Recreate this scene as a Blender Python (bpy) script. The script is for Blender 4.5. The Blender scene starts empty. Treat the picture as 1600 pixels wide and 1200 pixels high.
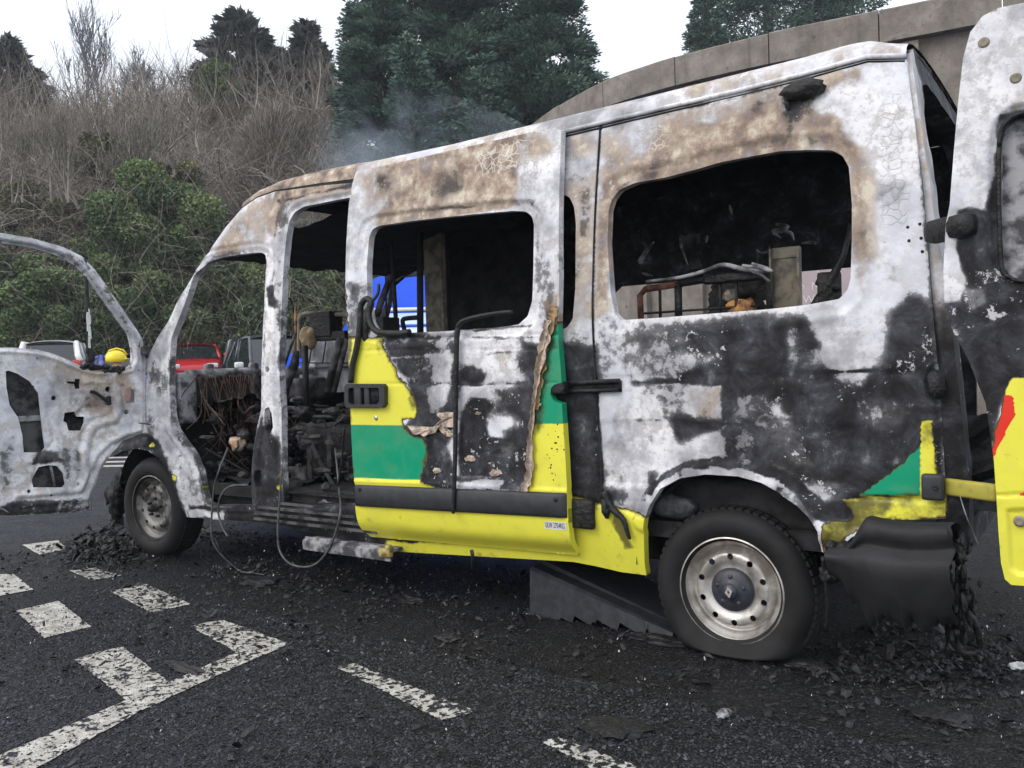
import bpy, bmesh, math, random
import numpy as np
from mathutils import Vector, Matrix
from mathutils.geometry import delaunay_2d_cdt
R_ = random.Random(7)
NR = np.random.RandomState(11)
SC = bpy.context.scene
COL = SC.collection

# ---------------------------------------------------------------- camera, sky, light
CP = np.array([1.2951, -3.4227, 1.2661])
YAW, PITCH, ROLL, FPX = -.5994, -.0282, -.0328, 1359.6
def _basis():
    f = np.array([math.sin(YAW)*math.cos(PITCH), math.cos(YAW)*math.cos(PITCH), math.sin(PITCH)])
    r = np.array([math.cos(YAW), -math.sin(YAW), 0.]); u = np.cross(r, f)
    c, s = math.cos(ROLL), math.sin(ROLL)
    return c*r+s*u, -s*r+c*u, f
CR, CU, CF = _basis()
cam_data = bpy.data.cameras.new('camera')
cam_data.sensor_fit = 'HORIZONTAL'; cam_data.sensor_width = 36.0
cam_data.lens = FPX/1600*36.0
cam_data.clip_start = .05; cam_data.clip_end = 600
cam = bpy.data.objects.new('camera', cam_data); COL.objects.link(cam)
cam.matrix_world = Matrix(((CR[0], CU[0], -CF[0], CP[0]), (CR[1], CU[1], -CF[1], CP[1]), (CR[2], CU[2], -CF[2], CP[2]), (0, 0, 0, 1)))
SC.camera = cam

SUN_EL, SUN_AZ = math.radians(42), math.radians(205)   # azimuth from +Y clockwise: light comes from behind the viewer's left
world = bpy.data.worlds.new('World'); SC.world = world; world.use_nodes = True
nt = world.node_tree; nt.nodes.clear()
sky = nt.nodes.new('ShaderNodeTexSky'); sky.sky_type = 'NISHITA'; sky.sun_disc = False
sky.sun_elevation = SUN_EL; sky.sun_rotation = SUN_AZ; sky.dust_density = 4; sky.air_density = 1.0
sk_bg = nt.nodes.new('ShaderNodeBackground'); sk_bg.inputs[1].default_value = .05
nt.links.new(sky.outputs[0], sk_bg.inputs[0])
cl_bg = nt.nodes.new('ShaderNodeBackground')       # the overcast deck
tc = nt.nodes.new('ShaderNodeTexCoord')
cn = nt.nodes.new('ShaderNodeTexNoise'); cn.inputs['Scale'].default_value = 2.2; cn.inputs['Detail'].default_value = 5
mp = nt.nodes.new('ShaderNodeMapping'); mp.inputs['Scale'].default_value = (1, 1, 2.5)
nt.links.new(tc.outputs['Generated'], mp.inputs[0]); nt.links.new(mp.outputs[0], cn.inputs['Vector'])
rp = nt.nodes.new('ShaderNodeValToRGB')
rp.color_ramp.elements[0].position = .3; rp.color_ramp.elements[0].color = (.84, .88, .94, 1)
rp.color_ramp.elements[1].position = .6; rp.color_ramp.elements[1].color = (.95, .97, 1.0, 1)
nt.links.new(cn.outputs['Fac'], rp.inputs[0]); nt.links.new(rp.outputs[0], cl_bg.inputs[0])
cl_bg.inputs[1].default_value = .95
add = nt.nodes.new('ShaderNodeAddShader'); wo = nt.nodes.new('ShaderNodeOutputWorld')
nt.links.new(sk_bg.outputs[0], add.inputs[0]); nt.links.new(cl_bg.outputs[0], add.inputs[1]); nt.links.new(add.outputs[0], wo.inputs[0])
sun_d = bpy.data.lights.new('sun', 'SUN'); sun_d.energy = .6; sun_d.angle = math.radians(25); sun_d.color = (1, .98, .95)
sun = bpy.data.objects.new('sun', sun_d); COL.objects.link(sun)
_sd = Vector((math.sin(SUN_AZ)*math.cos(SUN_EL), math.cos(SUN_AZ)*math.cos(SUN_EL), math.sin(SUN_EL)))
sun.rotation_euler = _sd.to_track_quat('Z', 'Y').to_euler()
SC.view_settings.view_transform = 'Standard'; SC.view_settings.look = 'None'
SC.view_settings.gamma = 1; SC.view_settings.use_curve_mapping = False
SC.view_settings.exposure = 0.36

# ---------------------------------------------------------------- measuring helpers (tracing coordinates <-> metres)
def ray(px, py): return CF+(px-800)/FPX*CR+(600-py)/FPX*CU
def on_y(px, py, y): d = ray(px, py); return CP+d*(y-CP[1])/d[1]
def on_z(px, py, z=0.): d = ray(px, py); return CP+d*(z-CP[2])/d[2]
def at_d(px, py, dep): return CP+ray(px, py)*dep
def trace(P):
    d = np.asarray(P)-CP; k = d@CF
    k = np.where(np.abs(k) < 1e-4, 1e-4, k)
    return np.stack([800+FPX*(d@CR)/k, 600-FPX*(d@CU)/k], -1)
def sstep(a, b, x):
    t = np.clip((x-a)/(b-a), 0, 1); return t*t*(3-2*t)
_G = NR.rand(64, 64, 16)
def vnoise(p, s=1., seed=0):
    p = np.asarray(p, float)*s+seed*7.31
    i = np.floor(p).astype(int); f = p-i; f = f*f*(3-2*f); o = 0
    for dx in (0, 1):
        for dy in (0, 1):
            for dz in (0, 1):
                w = (f[..., 0] if dx else 1-f[..., 0])*(f[..., 1] if dy else 1-f[..., 1])*(f[..., 2] if dz else 1-f[..., 2])
                o = o+w*_G[(i[..., 0]+dx) % 64, (i[..., 1]+dy) % 64, (i[..., 2]+dz) % 16]
    return o*2-1
def fbm(p, s, seed=0): return vnoise(p, s, seed)*.55+vnoise(p, s*2.1, seed+1)*.3+vnoise(p, s*4.3, seed+2)*.15
def inpoly(P, poly):
    x, y = P[:, 0], P[:, 1]; c = np.zeros(len(P), bool); n = len(poly)
    for i in range(n):
        x1, y1 = poly[i]; x2, y2 = poly[(i+1) % n]
        if y1 == y2: continue
        c ^= ((y1 > y) != (y2 > y)) & (x < (x2-x1)*(y-y1)/(y2-y1)+x1)
    return c
def segdist(P, poly, closed=True):
    D = np.full(len(P), 1e9); n = len(poly)
    for i in range(n if closed else n-1):
        a = np.array(poly[i], float); b = np.array(poly[(i+1) % n], float); ab = b-a
        t = np.clip(((P-a)@ab)/max(ab@ab, 1e-9), 0, 1)
        D = np.minimum(D, np.hypot(*(P-a-t[:, None]*ab).T))
    return D
def sdf(P, poly): return np.where(inpoly(P, poly), 1, -1)*segdist(P, poly)   # positive inside

# ---------------------------------------------------------------- objects
ORG = {}
def origin(o): return ORG.get(o.name, np.zeros(3)) if o else np.zeros(3)
def props(o, label=None, cat=None, group=None, kind=None):
    if label: o['label'] = label
    if cat: o['category'] = cat
    if group: o['group'] = group
    if kind: o['kind'] = kind
    return o
def empty(name, loc, label=None, cat=None, group=None, parent=None):
    o = bpy.data.objects.new(name, None); COL.objects.link(o); o.empty_display_size = .2
    w = np.array(loc, float); o.location = tuple(w-origin(parent)); o.parent = parent
    ORG[o.name] = w
    return props(o, label, cat, group)
def mk(name, V, F, mat, parent=None, smooth=True, attrs=None, loc=None, **kw):
    """V in world metres; F an array of tris/quads or a list of polygons."""
    V = np.asarray(V, float)
    w = np.array(loc, float) if loc is not None else (origin(parent) if parent else (V.mean(0) if kw.pop('centre', False) else np.zeros(3)))
    kw.pop('centre', None)
    me = bpy.data.meshes.new(name)
    if isinstance(F, np.ndarray):
        n, k = F.shape
        me.vertices.add(len(V)); me.vertices.foreach_set('co', (V-w).astype(np.float32).ravel())
        me.loops.add(n*k); me.loops.foreach_set('vertex_index', F.astype(np.int32).ravel())
        me.polygons.add(n); me.polygons.foreach_set('loop_start', np.arange(0, n*k, k, dtype=np.int32))
        me.polygons.foreach_set('loop_total', np.full(n, k, dtype=np.int32))
        me.update(calc_edges=True)
    else:
        me.from_pydata((V-w).tolist(), [], F); me.update()
    me.polygons.foreach_set('use_smooth', [smooth]*len(me.polygons))
    if attrs:
        for k_, v in attrs.items():
            a = me.attributes.new(k_, 'FLOAT', 'POINT'); a.data.foreach_set('value', np.asarray(v, np.float32))
    me.materials.append(mat)
    o = bpy.data.objects.new(name, me); COL.objects.link(o)
    o.parent = parent; o.location = tuple(w-origin(parent)); ORG[o.name] = w
    return props(o, **kw)
class MB:
    def __init__(s): s.V = []; s.F = []; s.n = 0
    def add(s, V, F):
        V = np.asarray(V, float); s.V.append(V); s.F += [tuple(int(i)+s.n for i in f) for f in F]; s.n += len(V); return s
    def box(s, c, size, rz=0, bev=0., M=None):
        hx, hy, hz = np.array(size)/2
        if bev <= 0:
            V = np.array([[x, y, z] for x in (-hx, hx) for y in (-hy, hy) for z in (-hz, hz)])
            F = [(0, 1, 3, 2), (4, 6, 7, 5), (0, 4, 5, 1), (2, 3, 7, 6), (0, 2, 6, 4), (1, 5, 7, 3)]
        else:
            bm = bmesh.new(); bmesh.ops.create_cube(bm, size=1)
            for v in bm.verts: v.co = Vector((v.co.x*2*hx, v.co.y*2*hy, v.co.z*2*hz))
            bmesh.ops.bevel(bm, geom=bm.edges[:], offset=min(bev, hx*.9, hy*.9, hz*.9), segments=2, affect='EDGES', profile=.6)
            V = np.array([v.co[:] for v in bm.verts]); bm.verts.index_update(); F = [[v.index for v in f.verts] for f in bm.faces]; bm.free()
        if M is not None: V = V@np.array(M).T
        if rz: c_, s_ = math.cos(rz), math.sin(rz); V = V@np.array([[c_, s_, 0], [-s_, c_, 0], [0, 0, 1]])
        return s.add(V+np.array(c), F)
    def tube(s, pts, r, sides=8, closed=False):
        pts = np.array(pts, float); n = len(pts); rr = np.full(n, r) if np.isscalar(r) else np.array(r)
        T = np.gradient(pts, axis=0); T /= np.linalg.norm(T, axis=1)[:, None]+1e-9
        u = np.cross(T[0], [0, 0, 1.]); u = u if np.linalg.norm(u) > .05 else np.cross(T[0], [0, 1., 0]); V = []
        for i in range(n):
            u = u-T[i]*(u@T[i]); u /= np.linalg.norm(u)+1e-9; v = np.cross(T[i], u)
            for k in range(sides):
                a = 2*math.pi*k/sides; V.append(pts[i]+rr[i]*(math.cos(a)*u+math.sin(a)*v))
        F = [(i*sides+k, i*sides+(k+1) % sides, (i+1)*sides+(k+1) % sides, (i+1)*sides+k) for i in range(n-1) for k in range(sides)]
        F += [tuple(range(sides))[::-1], tuple((n-1)*sides+k for k in range(sides))]
        return s.add(V, F)
    def lathe_y(s, c, prof, seg=64, sx=1):
        """profile of (r, y) spun about the Y axis through c"""
        n = len(prof); V = []
        for k in range(seg):
            a = 2*math.pi*k/seg
            for r, y in prof: V.append((c[0]+r*math.cos(a), c[1]+y, c[2]+r*math.sin(a)))
        F = [(k*n+i, k*n+i+1, ((k+1) % seg)*n+i+1, ((k+1) % seg)*n+i) for k in range(seg) for i in range(n-1)]
        return s.add(V, F)
    def build(s, name, mat, parent=None, smooth=True, **kw):
        V = np.concatenate(s.V)
        return mk(name, V, s.F, mat, parent, smooth, **kw)
def curve(pts, n=40):
    """Catmull-Rom through the points"""
    P = np.array(pts, float); P = np.vstack([2*P[0]-P[1], P, 2*P[-1]-P[-2]]); out = []
    m = len(P)-3
    for t in np.linspace(0, m-1e-6, n):
        i = int(t); f = t-i; a, b, c, d = P[i:i+4]
        out.append(.5*((2*b)+(-a+c)*f+(2*a-5*b+4*c-d)*f*f+(-a+3*b-3*c+d)*f**3))
    return np.array(out)
def closed_curve(pts, n=60):
    P = np.array(pts, float); P = np.vstack([P[-1], P, P[0], P[1]]); out = []
    m = len(pts)
    for t in np.linspace(0, m, n, endpoint=False):
        i = int(t); f = t-i; a, b, c, d = P[i:i+4]
        out.append(.5*((2*b)+(-a+c)*f+(2*a-5*b+4*c-d)*f*f+(-a+3*b-3*c+d)*f**3))
    return np.array(out)
def densify(poly, s):
    out = []; n = len(poly)
    for i in range(n):
        a = np.array(poly[i], float); b = np.array(poly[(i+1) % n], float); k = max(1, int(np.hypot(*(b-a))/s))
        for j in range(k): out.append(a+(b-a)*j/k)
    return np.array(out)
def soften(poly, step=6., it=2):
    P = densify(poly, step)
    for _ in range(it):
        Q = np.roll(P, -1, 0); P = np.stack([P*.75+Q*.25, P*.25+Q*.75], 1).reshape(-1, 2)
    return [tuple(p) for p in P[::2]]
def sheet(name, outline, holes, pos, back, spacing, mat, parent, paint=None, rim=.03, disp=None, ragged=0., **kw):
    """Pressed-metal sheet: outline and holes in the sheet's own (u,v) metres, pos(u,v)->xyz, back = inward thickness vector.
    disp(px, uv) pushes points along back (positive = inward)."""
    loops = [densify(outline, spacing)]+[densify(h, spacing*.8) for h in holes]
    if ragged:
        for l in loops[:1]:
            l += NR.randn(*l.shape)*ragged
    lo = loops[0].min(0); hi = loops[0].max(0)
    gx, gy = np.meshgrid(np.arange(lo[0]+spacing*.5, hi[0], spacing), np.arange(lo[1]+spacing*.5, hi[1], spacing*.87))
    gx[1::2] += spacing*.5
    G = np.stack([gx.ravel(), gy.ravel()], -1)+NR.uniform(-.12, .12, (gx.size, 2))*spacing
    ok = inpoly(G, loops[0])
    for h in loops[1:]: ok &= ~inpoly(G, h)
    G = G[ok]; allb = np.concatenate(loops)
    for l in loops: G = G[segdist(G, l) > spacing*.45] if len(G) else G
    P = np.concatenate([allb, G]); E = []; o = 0
    for l in loops:
        E += [(o+i, o+(i+1) % len(l)) for i in range(len(l))]; o += len(l)
    rv, re, rf, ov, oe, of = delaunay_2d_cdt([Vector(p) for p in P], E, [], 0, 1e-6)
    uv = np.array([v[:] for v in rv]); F = np.array([f for f in rf if len(f) == 3])
    cen = uv[F].mean(1); ok = inpoly(cen, loops[0])
    for h in loops[1:]: ok &= ~inpoly(cen, h)
    F = F[ok]
    used = np.unique(F); rem = -np.ones(len(uv), int); rem[used] = np.arange(len(used)); uv = uv[used]; F = rem[F]
    X = pos(uv[:, 0], uv[:, 1]); px = trace(X)
    bk = np.asarray(back, float)
    if disp is not None: X = X+bk[None]/np.linalg.norm(bk)*disp(px, uv)[:, None] if bk.ndim == 1 else X
    # orient so that normals face against back
    nrm = np.cross(X[F[0, 1]]-X[F[0, 0]], X[F[0, 2]]-X[F[0, 0]])
    if nrm@bk > 0: F = F[:, ::-1]
    N = len(X); nb = bk/np.linalg.norm(bk)
    V2 = X+nb*rim
    e = np.concatenate([F[:, [0, 1]], F[:, [1, 2]], F[:, [2, 0]]]); key = np.sort(e, 1)
    _, idx, cnt = np.unique(key, axis=0, return_index=True, return_counts=True)
    be = e[idx[cnt == 1]]
    bv = np.unique(be); m = -np.ones(N, int); m[bv] = np.arange(len(bv))
    A = X[bv]; B = V2[bv]; k = len(bv)
    V = np.concatenate([X, V2, A, B]); rimF = np.concatenate([
        np.stack([2*N+m[be[:, 1]], 2*N+m[be[:, 0]], 2*N+k+m[be[:, 0]]], -1),
        np.stack([2*N+m[be[:, 1]], 2*N+k+m[be[:, 0]], 2*N+k+m[be[:, 1]]], -1)])
    FF = np.concatenate([F, F[:, ::-1]+N, rimF])
    attrs = {}
    if paint:
        pa = paint(px, uv, X)
        for kk, v in pa.items():
            bb = v.copy(); 
            attrs[kk] = np.concatenate([v, bb, v[bv], v[bv]])
    attrs['inner'] = np.concatenate([np.zeros(N), np.ones(N), np.zeros(k), np.full(k, .35)])
    return mk(name, V, FF, mat, parent, True, attrs, **kw)

# ---------------------------------------------------------------- materials
def new_mat(name):
    m = bpy.data.materials.new(name); m.use_nodes = True; t = m.node_tree
    b = t.nodes['Principled BSDF']; return m, t, b
class NT:
    def __init__(s, t): s.t = t
    def n(s, typ, **kw):
        x = s.t.nodes.new('ShaderNode'+typ)
        for k, v in kw.items(): setattr(x, k, v)
        return x
    def set(s, node, i, v):
        if hasattr(v, 'is_output') or isinstance(v, bpy.types.NodeSocket): s.t.links.new(v, node.inputs[i])
        elif v is not None: node.inputs[i].default_value = v
    def math(s, op, a, b=None, c=None, clamp=False):
        x = s.n('Math', operation=op, use_clamp=clamp); s.set(x, 0, a)
        if b is not None: s.set(x, 1, b)
        if c is not None: s.set(x, 2, c)
        return x.outputs[0]
    def noise(s, scale, detail=4, rough=.55, vec=None, dist=0.):
        x = s.n('TexNoise'); x.inputs['Scale'].default_value = scale; x.inputs['Detail'].default_value = detail
        x.inputs['Roughness'].default_value = rough; x.inputs['Distortion'].default_value = dist
        s.t.links.new(vec if vec is not None else s.co(), x.inputs['Vector']); return x.outputs['Fac']
    def co(s):
        if not hasattr(s, '_c'): s._c = s.n('TexCoord').outputs['Object']
        return s._c
    def ramp(s, f, stops):
        x = s.n('ValToRGB'); s.set(x, 0, f); e = x.color_ramp.elements
        while len(e) < len(stops): e.new(.5)
        for i, (p, c) in enumerate(stops): e[i].position = p; e[i].color = (*c, 1) if len(c) == 3 else c
        return x.outputs[0]
    def step(s, f, a, b):
        x = s.n('MapRange', interpolation_type='SMOOTHSTEP'); s.set(x, 0, f); x.inputs[1].default_value = a; x.inputs[2].default_value = b
        return x.outputs[0]
    def mix(s, f, a, b):
        x = s.n('Mix', data_type='RGBA'); s.set(x, 0, f)
        for i, v in ((6, a), (7, b)):
            if isinstance(v, tuple): x.inputs[i].default_value = (*v, 1)
            else: s.t.links.new(v, x.inputs[i])
        return x.outputs[2]
    def attr(s, name):
        x = s.n('Attribute'); x.attribute_name = name; return x.outputs['Fac']
    def bump(s, h, strength=.4, dist=.01, normal=None):
        x = s.n('Bump'); s.set(x, 'Height', h); x.inputs['Strength'].default_value = strength; x.inputs['Distance'].default_value = dist
        if normal is not None: s.t.links.new(normal, x.inputs['Normal'])
        return x.outputs[0]
def simple(name, col, rough=.6, var=.25, scale=8, metal=0., bump=.15, bscale=40, bdist=.004, spec=.5, col2=None):
    m, t, b = new_mat(name); N = NT(t)
    c2 = col2 or tuple(x*(1-var) for x in col); c1 = col if col2 else tuple(min(1, x*(1+var*.6)) for x in col)
    f = N.noise(scale, 5, .6)
    t.links.new(N.ramp(f, [(.42, c2), (.58, c1)]), b.inputs['Base Color'])
    b.inputs['Roughness'].default_value = rough; b.inputs['Metallic'].default_value = metal
    b.inputs['Specular IOR Level'].default_value = spec
    if bump: t.links.new(N.bump(N.noise(bscale, 3), bump, bdist), b.inputs['Normal'])
    return m
def burnt_mat(name, yellow=(.82, .78, .075), green=(.0, .30, .155)):
    m, t, b = new_mat(name); N = NT(t)
    n1 = N.noise(3.2, 6, .62); n2 = N.noise(11, 6, .65); n3 = N.noise(45, 4, .6); n4 = N.noise(1.3, 5, .6)
    soot, brown, crack, bare, liv, flake, dirt = [N.attr(a) for a in ('soot', 'brown', 'crack', 'bare', 'liv', 'flake', 'dirt')]
    # ash-grey burnt steel
    ash = N.ramp(n1, [(.36, (.27, .27, .29)), (.44, (.50, .50, .53)), (.51, (.74, .74, .77)), (.60, (.88, .88, .90))])
    ash = N.mix(N.math('MULTIPLY', N.step(n2, .50, .60), .45), ash, (.34, .34, .37))
    ash = N.mix(N.math('MULTIPLY', N.step(n3, .54, .62), .45), ash, (.40, .39, .39))
    ash = N.mix(N.math('MULTIPLY', N.step(n4, .52, .57), .5), ash, (.80, .82, .90))
    # rusty, tan scorch
    bn = N.ramp(n2, [(.33, (.055, .034, .024)), (.44, (.20, .135, .095)), (.54, (.37, .28, .205)), (.66, (.64, .57, .46))])
    bf = N.step(N.math('ADD', brown, N.math('ADD', N.math('MULTIPLY', N.math('SUBTRACT', n1, .5), 1.1), N.math('MULTIPLY', N.math('SUBTRACT', n2, .5), 1.3))), .08, .62)
    col = N.mix(N.math('MULTIPLY', bf, .92), ash, bn)
    # crazed white paint
    vo = N.n('TexVoronoi', feature='DISTANCE_TO_EDGE'); vo.inputs['Scale'].default_value = 26
    vd = N.n('VectorMath', operation='ADD'); t.links.new(N.co(), vd.inputs[0])
    vn = N.n('TexNoise'); vn.inputs['Scale'].default_value = 9; t.links.new(N.co(), vn.inputs['Vector'])
    vs = N.n('VectorMath', operation='SCALE'); t.links.new(vn.outputs['Color'], vs.inputs[0]); vs.inputs['Scale'].default_value = .09
    t.links.new(vs.outputs[0], vd.inputs[1]); t.links.new(vd.outputs[0], vo.inputs['Vector'])
    ck = N.math('SUBTRACT', 1, N.step(vo.outputs[0], .02, .11))
    cmask = N.step(N.math('ADD', crack, N.math('MULTIPLY', N.math('SUBTRACT', n2, .5), 1.1)), .4, .7)
    ckm = N.math('MULTIPLY', ck, cmask)
    bright = N.step(brown, .3, .6)
    ckc = N.mix(bright, (.17, .16, .155), (.78, .74, .68))
    col = N.mix(N.math('MULTIPLY', ckm, N.math('ADD', .22, N.math('MULTIPLY', bright, .35))), col, ckc)
    # soot
    sd = N.ramp(N.noise(7, 8, .72, dist=.4), [(.38, (.004, .004, .005)), (.46, (.013, .013, .016)), (.53, (.030, .031, .038)), (.60, (.055, .057, .068)), (.69, (.20, .20, .22))])
    amp = N.math('ADD', .45, N.math('MULTIPLY', N.step(soot, .22, .5), .58))
    big = N.math('ADD', N.math('MULTIPLY', N.math('SUBTRACT', n1, .5), 2.0), N.math('MULTIPLY', N.math('SUBTRACT', n4, .5), 1.2))
    fine = N.math('MULTIPLY', N.math('SUBTRACT', N.noise(22, 7, .68), .5), 1.7)
    xs_ = N.math('ADD', soot, N.math('MULTIPLY', amp, N.math('ADD', big, fine)))
    sf = N.step(xs_, .42, .60)
    soft = N.step(N.math('ADD', soot, N.math('MULTIPLY', amp, N.math('ADD', big, N.math('MULTIPLY', fine, .35)))), .18, .95)
    col = N.mix(N.math('MULTIPLY', soft, .93), col, sd)
    sfm = N.math('MULTIPLY', sf, N.math('ADD', .55, N.math('MULTIPLY', N.step(soot, .45, 1.0), .42)))
    col = N.mix(sfm, col, sd)
    # bare flecks of white ash left on the soot
    fl = N.step(N.math('ADD', N.math('ADD', N.math('MULTIPLY', N.noise(44, 6, .7), .6), N.math('MULTIPLY', N.noise(9, 3, .6), .4)), N.math('MULTIPLY', flake, .10)), .63, .66)
    fl2 = N.math('MULTIPLY', fl, N.step(N.math('ADD', n2, N.math('MULTIPLY', flake, .3)), .5, .62))
    col = N.mix(N.math('MULTIPLY', fl2, .85), col, (.66, .65, .67))
    # livery that survived, with a scorched fringe
    lv = N.step(liv, -.5, .5)
    lc = N.mix(lv, yellow, green)
    lc = N.mix(N.math('MULTIPLY', N.step(n2, .48, .6), .05), lc, (.42, .38, .16))
    dm = N.step(N.math('ADD', dirt, N.math('MULTIPLY', N.math('SUBTRACT', n2, .5), 1.8)), .3, .9)
    lc = N.mix(N.math('MULTIPLY', dm, .85), lc, (.05, .042, .03))
    bb = N.math('ADD', bare, N.math('ADD', N.math('MULTIPLY', N.math('SUBTRACT', N.noise(16, 6, .65), .5), 1.1), N.math('MULTIPLY', N.math('SUBTRACT', n3, .5), .7)))
    lc = N.mix(N.math('MULTIPLY', N.step(N.math('ADD', bare, N.math('MULTIPLY', N.math('SUBTRACT', n2, .5), .6)), .03, .42), .85), lc, (.13, .085, .02))
    lc = N.mix(N.math('MULTIPLY', N.step(n1, .47, .62), .06), lc, (.22, .20, .10))
    fr = N.step(bb, .16, .5)
    lc = N.mix(fr, lc, N.mix(N.step(bb, .22, .36), (.16, .10, .02), (.012, .011, .010)))
    bst = N.step(bb, .47, .52)
    col = N.mix(bst, lc, col)
    # inside faces are sooted
    inn = N.attr('inner'); insoot = N.ramp(N.noise(6, 6, .6), [(.42, (.005, .005, .006)), (.62, (.030, .030, .034))])
    col = N.mix(N.step(inn, .5, .9), col, insoot)
    t.links.new(col, b.inputs['Base Color'])
    t.links.new(N.math('ADD', .36, N.math('MULTIPLY', bst, .40)), b.inputs['Roughness'])
    b.inputs['Specular IOR Level'].default_value = .35
    h = N.math('ADD', N.math('MULTIPLY', N.math('MULTIPLY', N.noise(60, 5, .7), bst), .7), N.math('MULTIPLY', ckm, -.6))
    h = N.math('ADD', h, N.math('MULTIPLY', N.math('MULTIPLY', n2, bst), 1.2))
    h = N.math('ADD', h, N.math('MULTIPLY', fl2, .5))
    t.links.new(N.bump(h, .55, .0045), b.inputs['Normal'])
    return m
M = {}
M['burnt'] = burnt_mat('burnt_bodywork')
M['burnt_dull'] = burnt_mat('burnt_bodywork_dull', yellow=(.42, .37, .06))
M['soot'] = simple('soot', (.016, .016, .018), .9, .7, 9, bump=.6, bscale=50)
M['char'] = simple('charred_plastic', (.0085, .0085, .010), .6, .6, 14, bump=.9, bscale=38, bdist=.012)
M['chargrey'] = simple('charred_grey', (.10, .10, .105), .85, .8, 10, bump=.5, bscale=40, col2=(.014, .014, .016))
M['ashmetal'] = simple('ash_grey_metal', (.34, .34, .36), .75, .5, 12, bump=.4, bscale=50, col2=(.05, .05, .055))
M['tanmetal'] = simple('scorched_tan_metal', (.30, .27, .20), .7, .5, 14, bump=.3, bscale=50, col2=(.13, .12, .10))
M['rust'] = simple('rusty_tube', (.20, .085, .055), .8, .5, 20, bump=.4, bscale=60)
M['plastic'] = simple('dark_grey_trim', (.026, .028, .033), .55, .25, 20, bump=.25, bscale=180, bdist=.002)
M['bumper'] = simple('bumper_plastic', (.012, .0125, .015), .68, .35, 9, bump=.35, bscale=24, bdist=.006)
M['tyre'] = simple('tyre_rubber', (.0055, .0055, .0065), .75, .6, 9, bump=.3, bscale=60)
M['steel'] = simple('wheel_steel', (.62, .60, .57), .34, .3, 9, metal=.55, bump=.1, bscale=90, col2=(.33, .30, .27))
M['cap'] = simple('wheel_cap', (.034, .037, .049), .45, .3, 16, bump=.3, bscale=60)
M['emblem'] = simple('emblem_metal', (.50, .49, .46), .4, .15, 30, metal=.4, bump=0)
M['foam'] = simple('scorched_foam', (.45, .22, .07), .9, .5, 22, bump=.8, bscale=60, col2=(.10, .055, .03))
M['tan'] = simple('peeled_backing', (.58, .47, .38), .8, .3, 30, bump=.6, bscale=60, col2=(.28, .22, .18))
M['label'] = simple('white_sticker', (.74, .75, .75), .5, .05, 30, bump=0)
M['ink'] = simple('black_ink', (.03, .03, .035), .6, .1, 30, bump=0)
M['hose'] = simple('grey_hose', (.085, .09, .09), .6, .4, 20, bump=.2)
# ---------------------------------------------------------------- the burnt van: shapes
def side_y(x, z, off=0.):
    x = np.asarray(x, float); z = np.asarray(z, float)
    y = np.where(z > 1.25, .15*(np.clip(z-1.25, 0, None)/1.09)**1.6, 0)
    y = y+np.where(z < .55, .05*(np.clip(.55-z, 0, None)/.25)**1.5, 0)
    y = y+.26*(np.clip(-3.9-x, 0, None)/1.06)**2
    return y+off
def on_side(px, py, off=0.):
    y = 0.
    for _ in range(7):
        p = on_y(px, py, y); y = float(side_y(p[0], p[2], off))
    return p
def sd2(pts, off=0.): return [tuple(on_side(x, y, off)[[0, 2]]) for x, y in pts]
VAN_ATTR = ('soot', 'brown', 'crack', 'bare', 'liv', 'flake', 'dirt')  # soot holds real soot plus painted shade along grooves and creases
def painter(base, strokes, warp=5.):
    def f(px, uv, X):
        q = px+np.stack([fbm(X, 9, 1), fbm(X, 9, 5)], -1)*warp
        q2 = q+np.stack([fbm(X, 28, 2), fbm(X, 28, 8)], -1)*warp*.5
        A = {k: np.full(len(px), base.get(k, 0.)) for k in VAN_ATTR}
        for st in strokes:
            k, shp, fe, v = st[:4]; raw = len(st) > 4
            Q = px if raw else q2
            if shp[0] == 'line': d = shp[2]-segdist(Q, shp[1], False)
            elif len(shp) == 1: (cx, cy, rx, ry), = shp; d = (1-np.hypot((Q[:, 0]-cx)/rx, (Q[:, 1]-cy)/ry))*min(rx, ry)
            else: d = sdf(Q, shp)
            m = sstep(-fe, fe, d)
            A[k] = A[k]*(1-m)+v*m
        return A
    return f
van = empty('burnt_ambulance_van', (-2.0, 1.0, 0.0), 'burnt out ambulance van with ash white panels, open doors and surviving yellow and green livery', 'van')

# --- near side of the body
BODY = [(1416, 93), (1355, 94), (1257, 121), (1040, 173), (880, 211), (700, 254), (556, 285), (500, 290), (450, 297), (430, 299), (402, 309), (378, 326), (353, 354), (329, 389), (304, 421),
        (285, 455), (262, 500), (245, 530), (232, 556), (228, 600), (226, 650), (222, 672), (205, 680), (188, 690), (180, 704), (181, 713), (196, 705), (218, 700), (236, 704), (254, 716),
        (268, 736), (278, 762), (286, 789), (296, 807), (320, 811), (405, 816), (436, 820), (560, 852), (620, 862), (800, 872), (895, 878), (927, 884), (971, 894), (1010, 899),
        (1007, 880), (1006, 845), (1009, 812), (1018, 788), (1034, 763), (1063, 747), (1103, 741), (1154, 744), (1190, 754), (1219, 770), (1248, 790), (1266, 808), (1279, 829), (1284, 862),
        (1300, 868), (1330, 840), (1380, 815), (1476, 812), (1472, 700), (1464, 560), (1456, 468), (1442, 300), (1430, 200)]
H_CAB = [(300, 430), (325, 408), (350, 401), (380, 396), (404, 394), (412, 397), (413, 410), (411, 450), (408, 510), (406, 570), (405, 640), (398, 668), (392, 700), (389, 740), (391, 790), (330, 790), (318, 785), (314, 764), (308, 736),
         (298, 710), (284, 692), (270, 672), (264, 650), (261, 600), (262, 560), (265, 528), (277, 497), (288, 468)]
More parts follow.
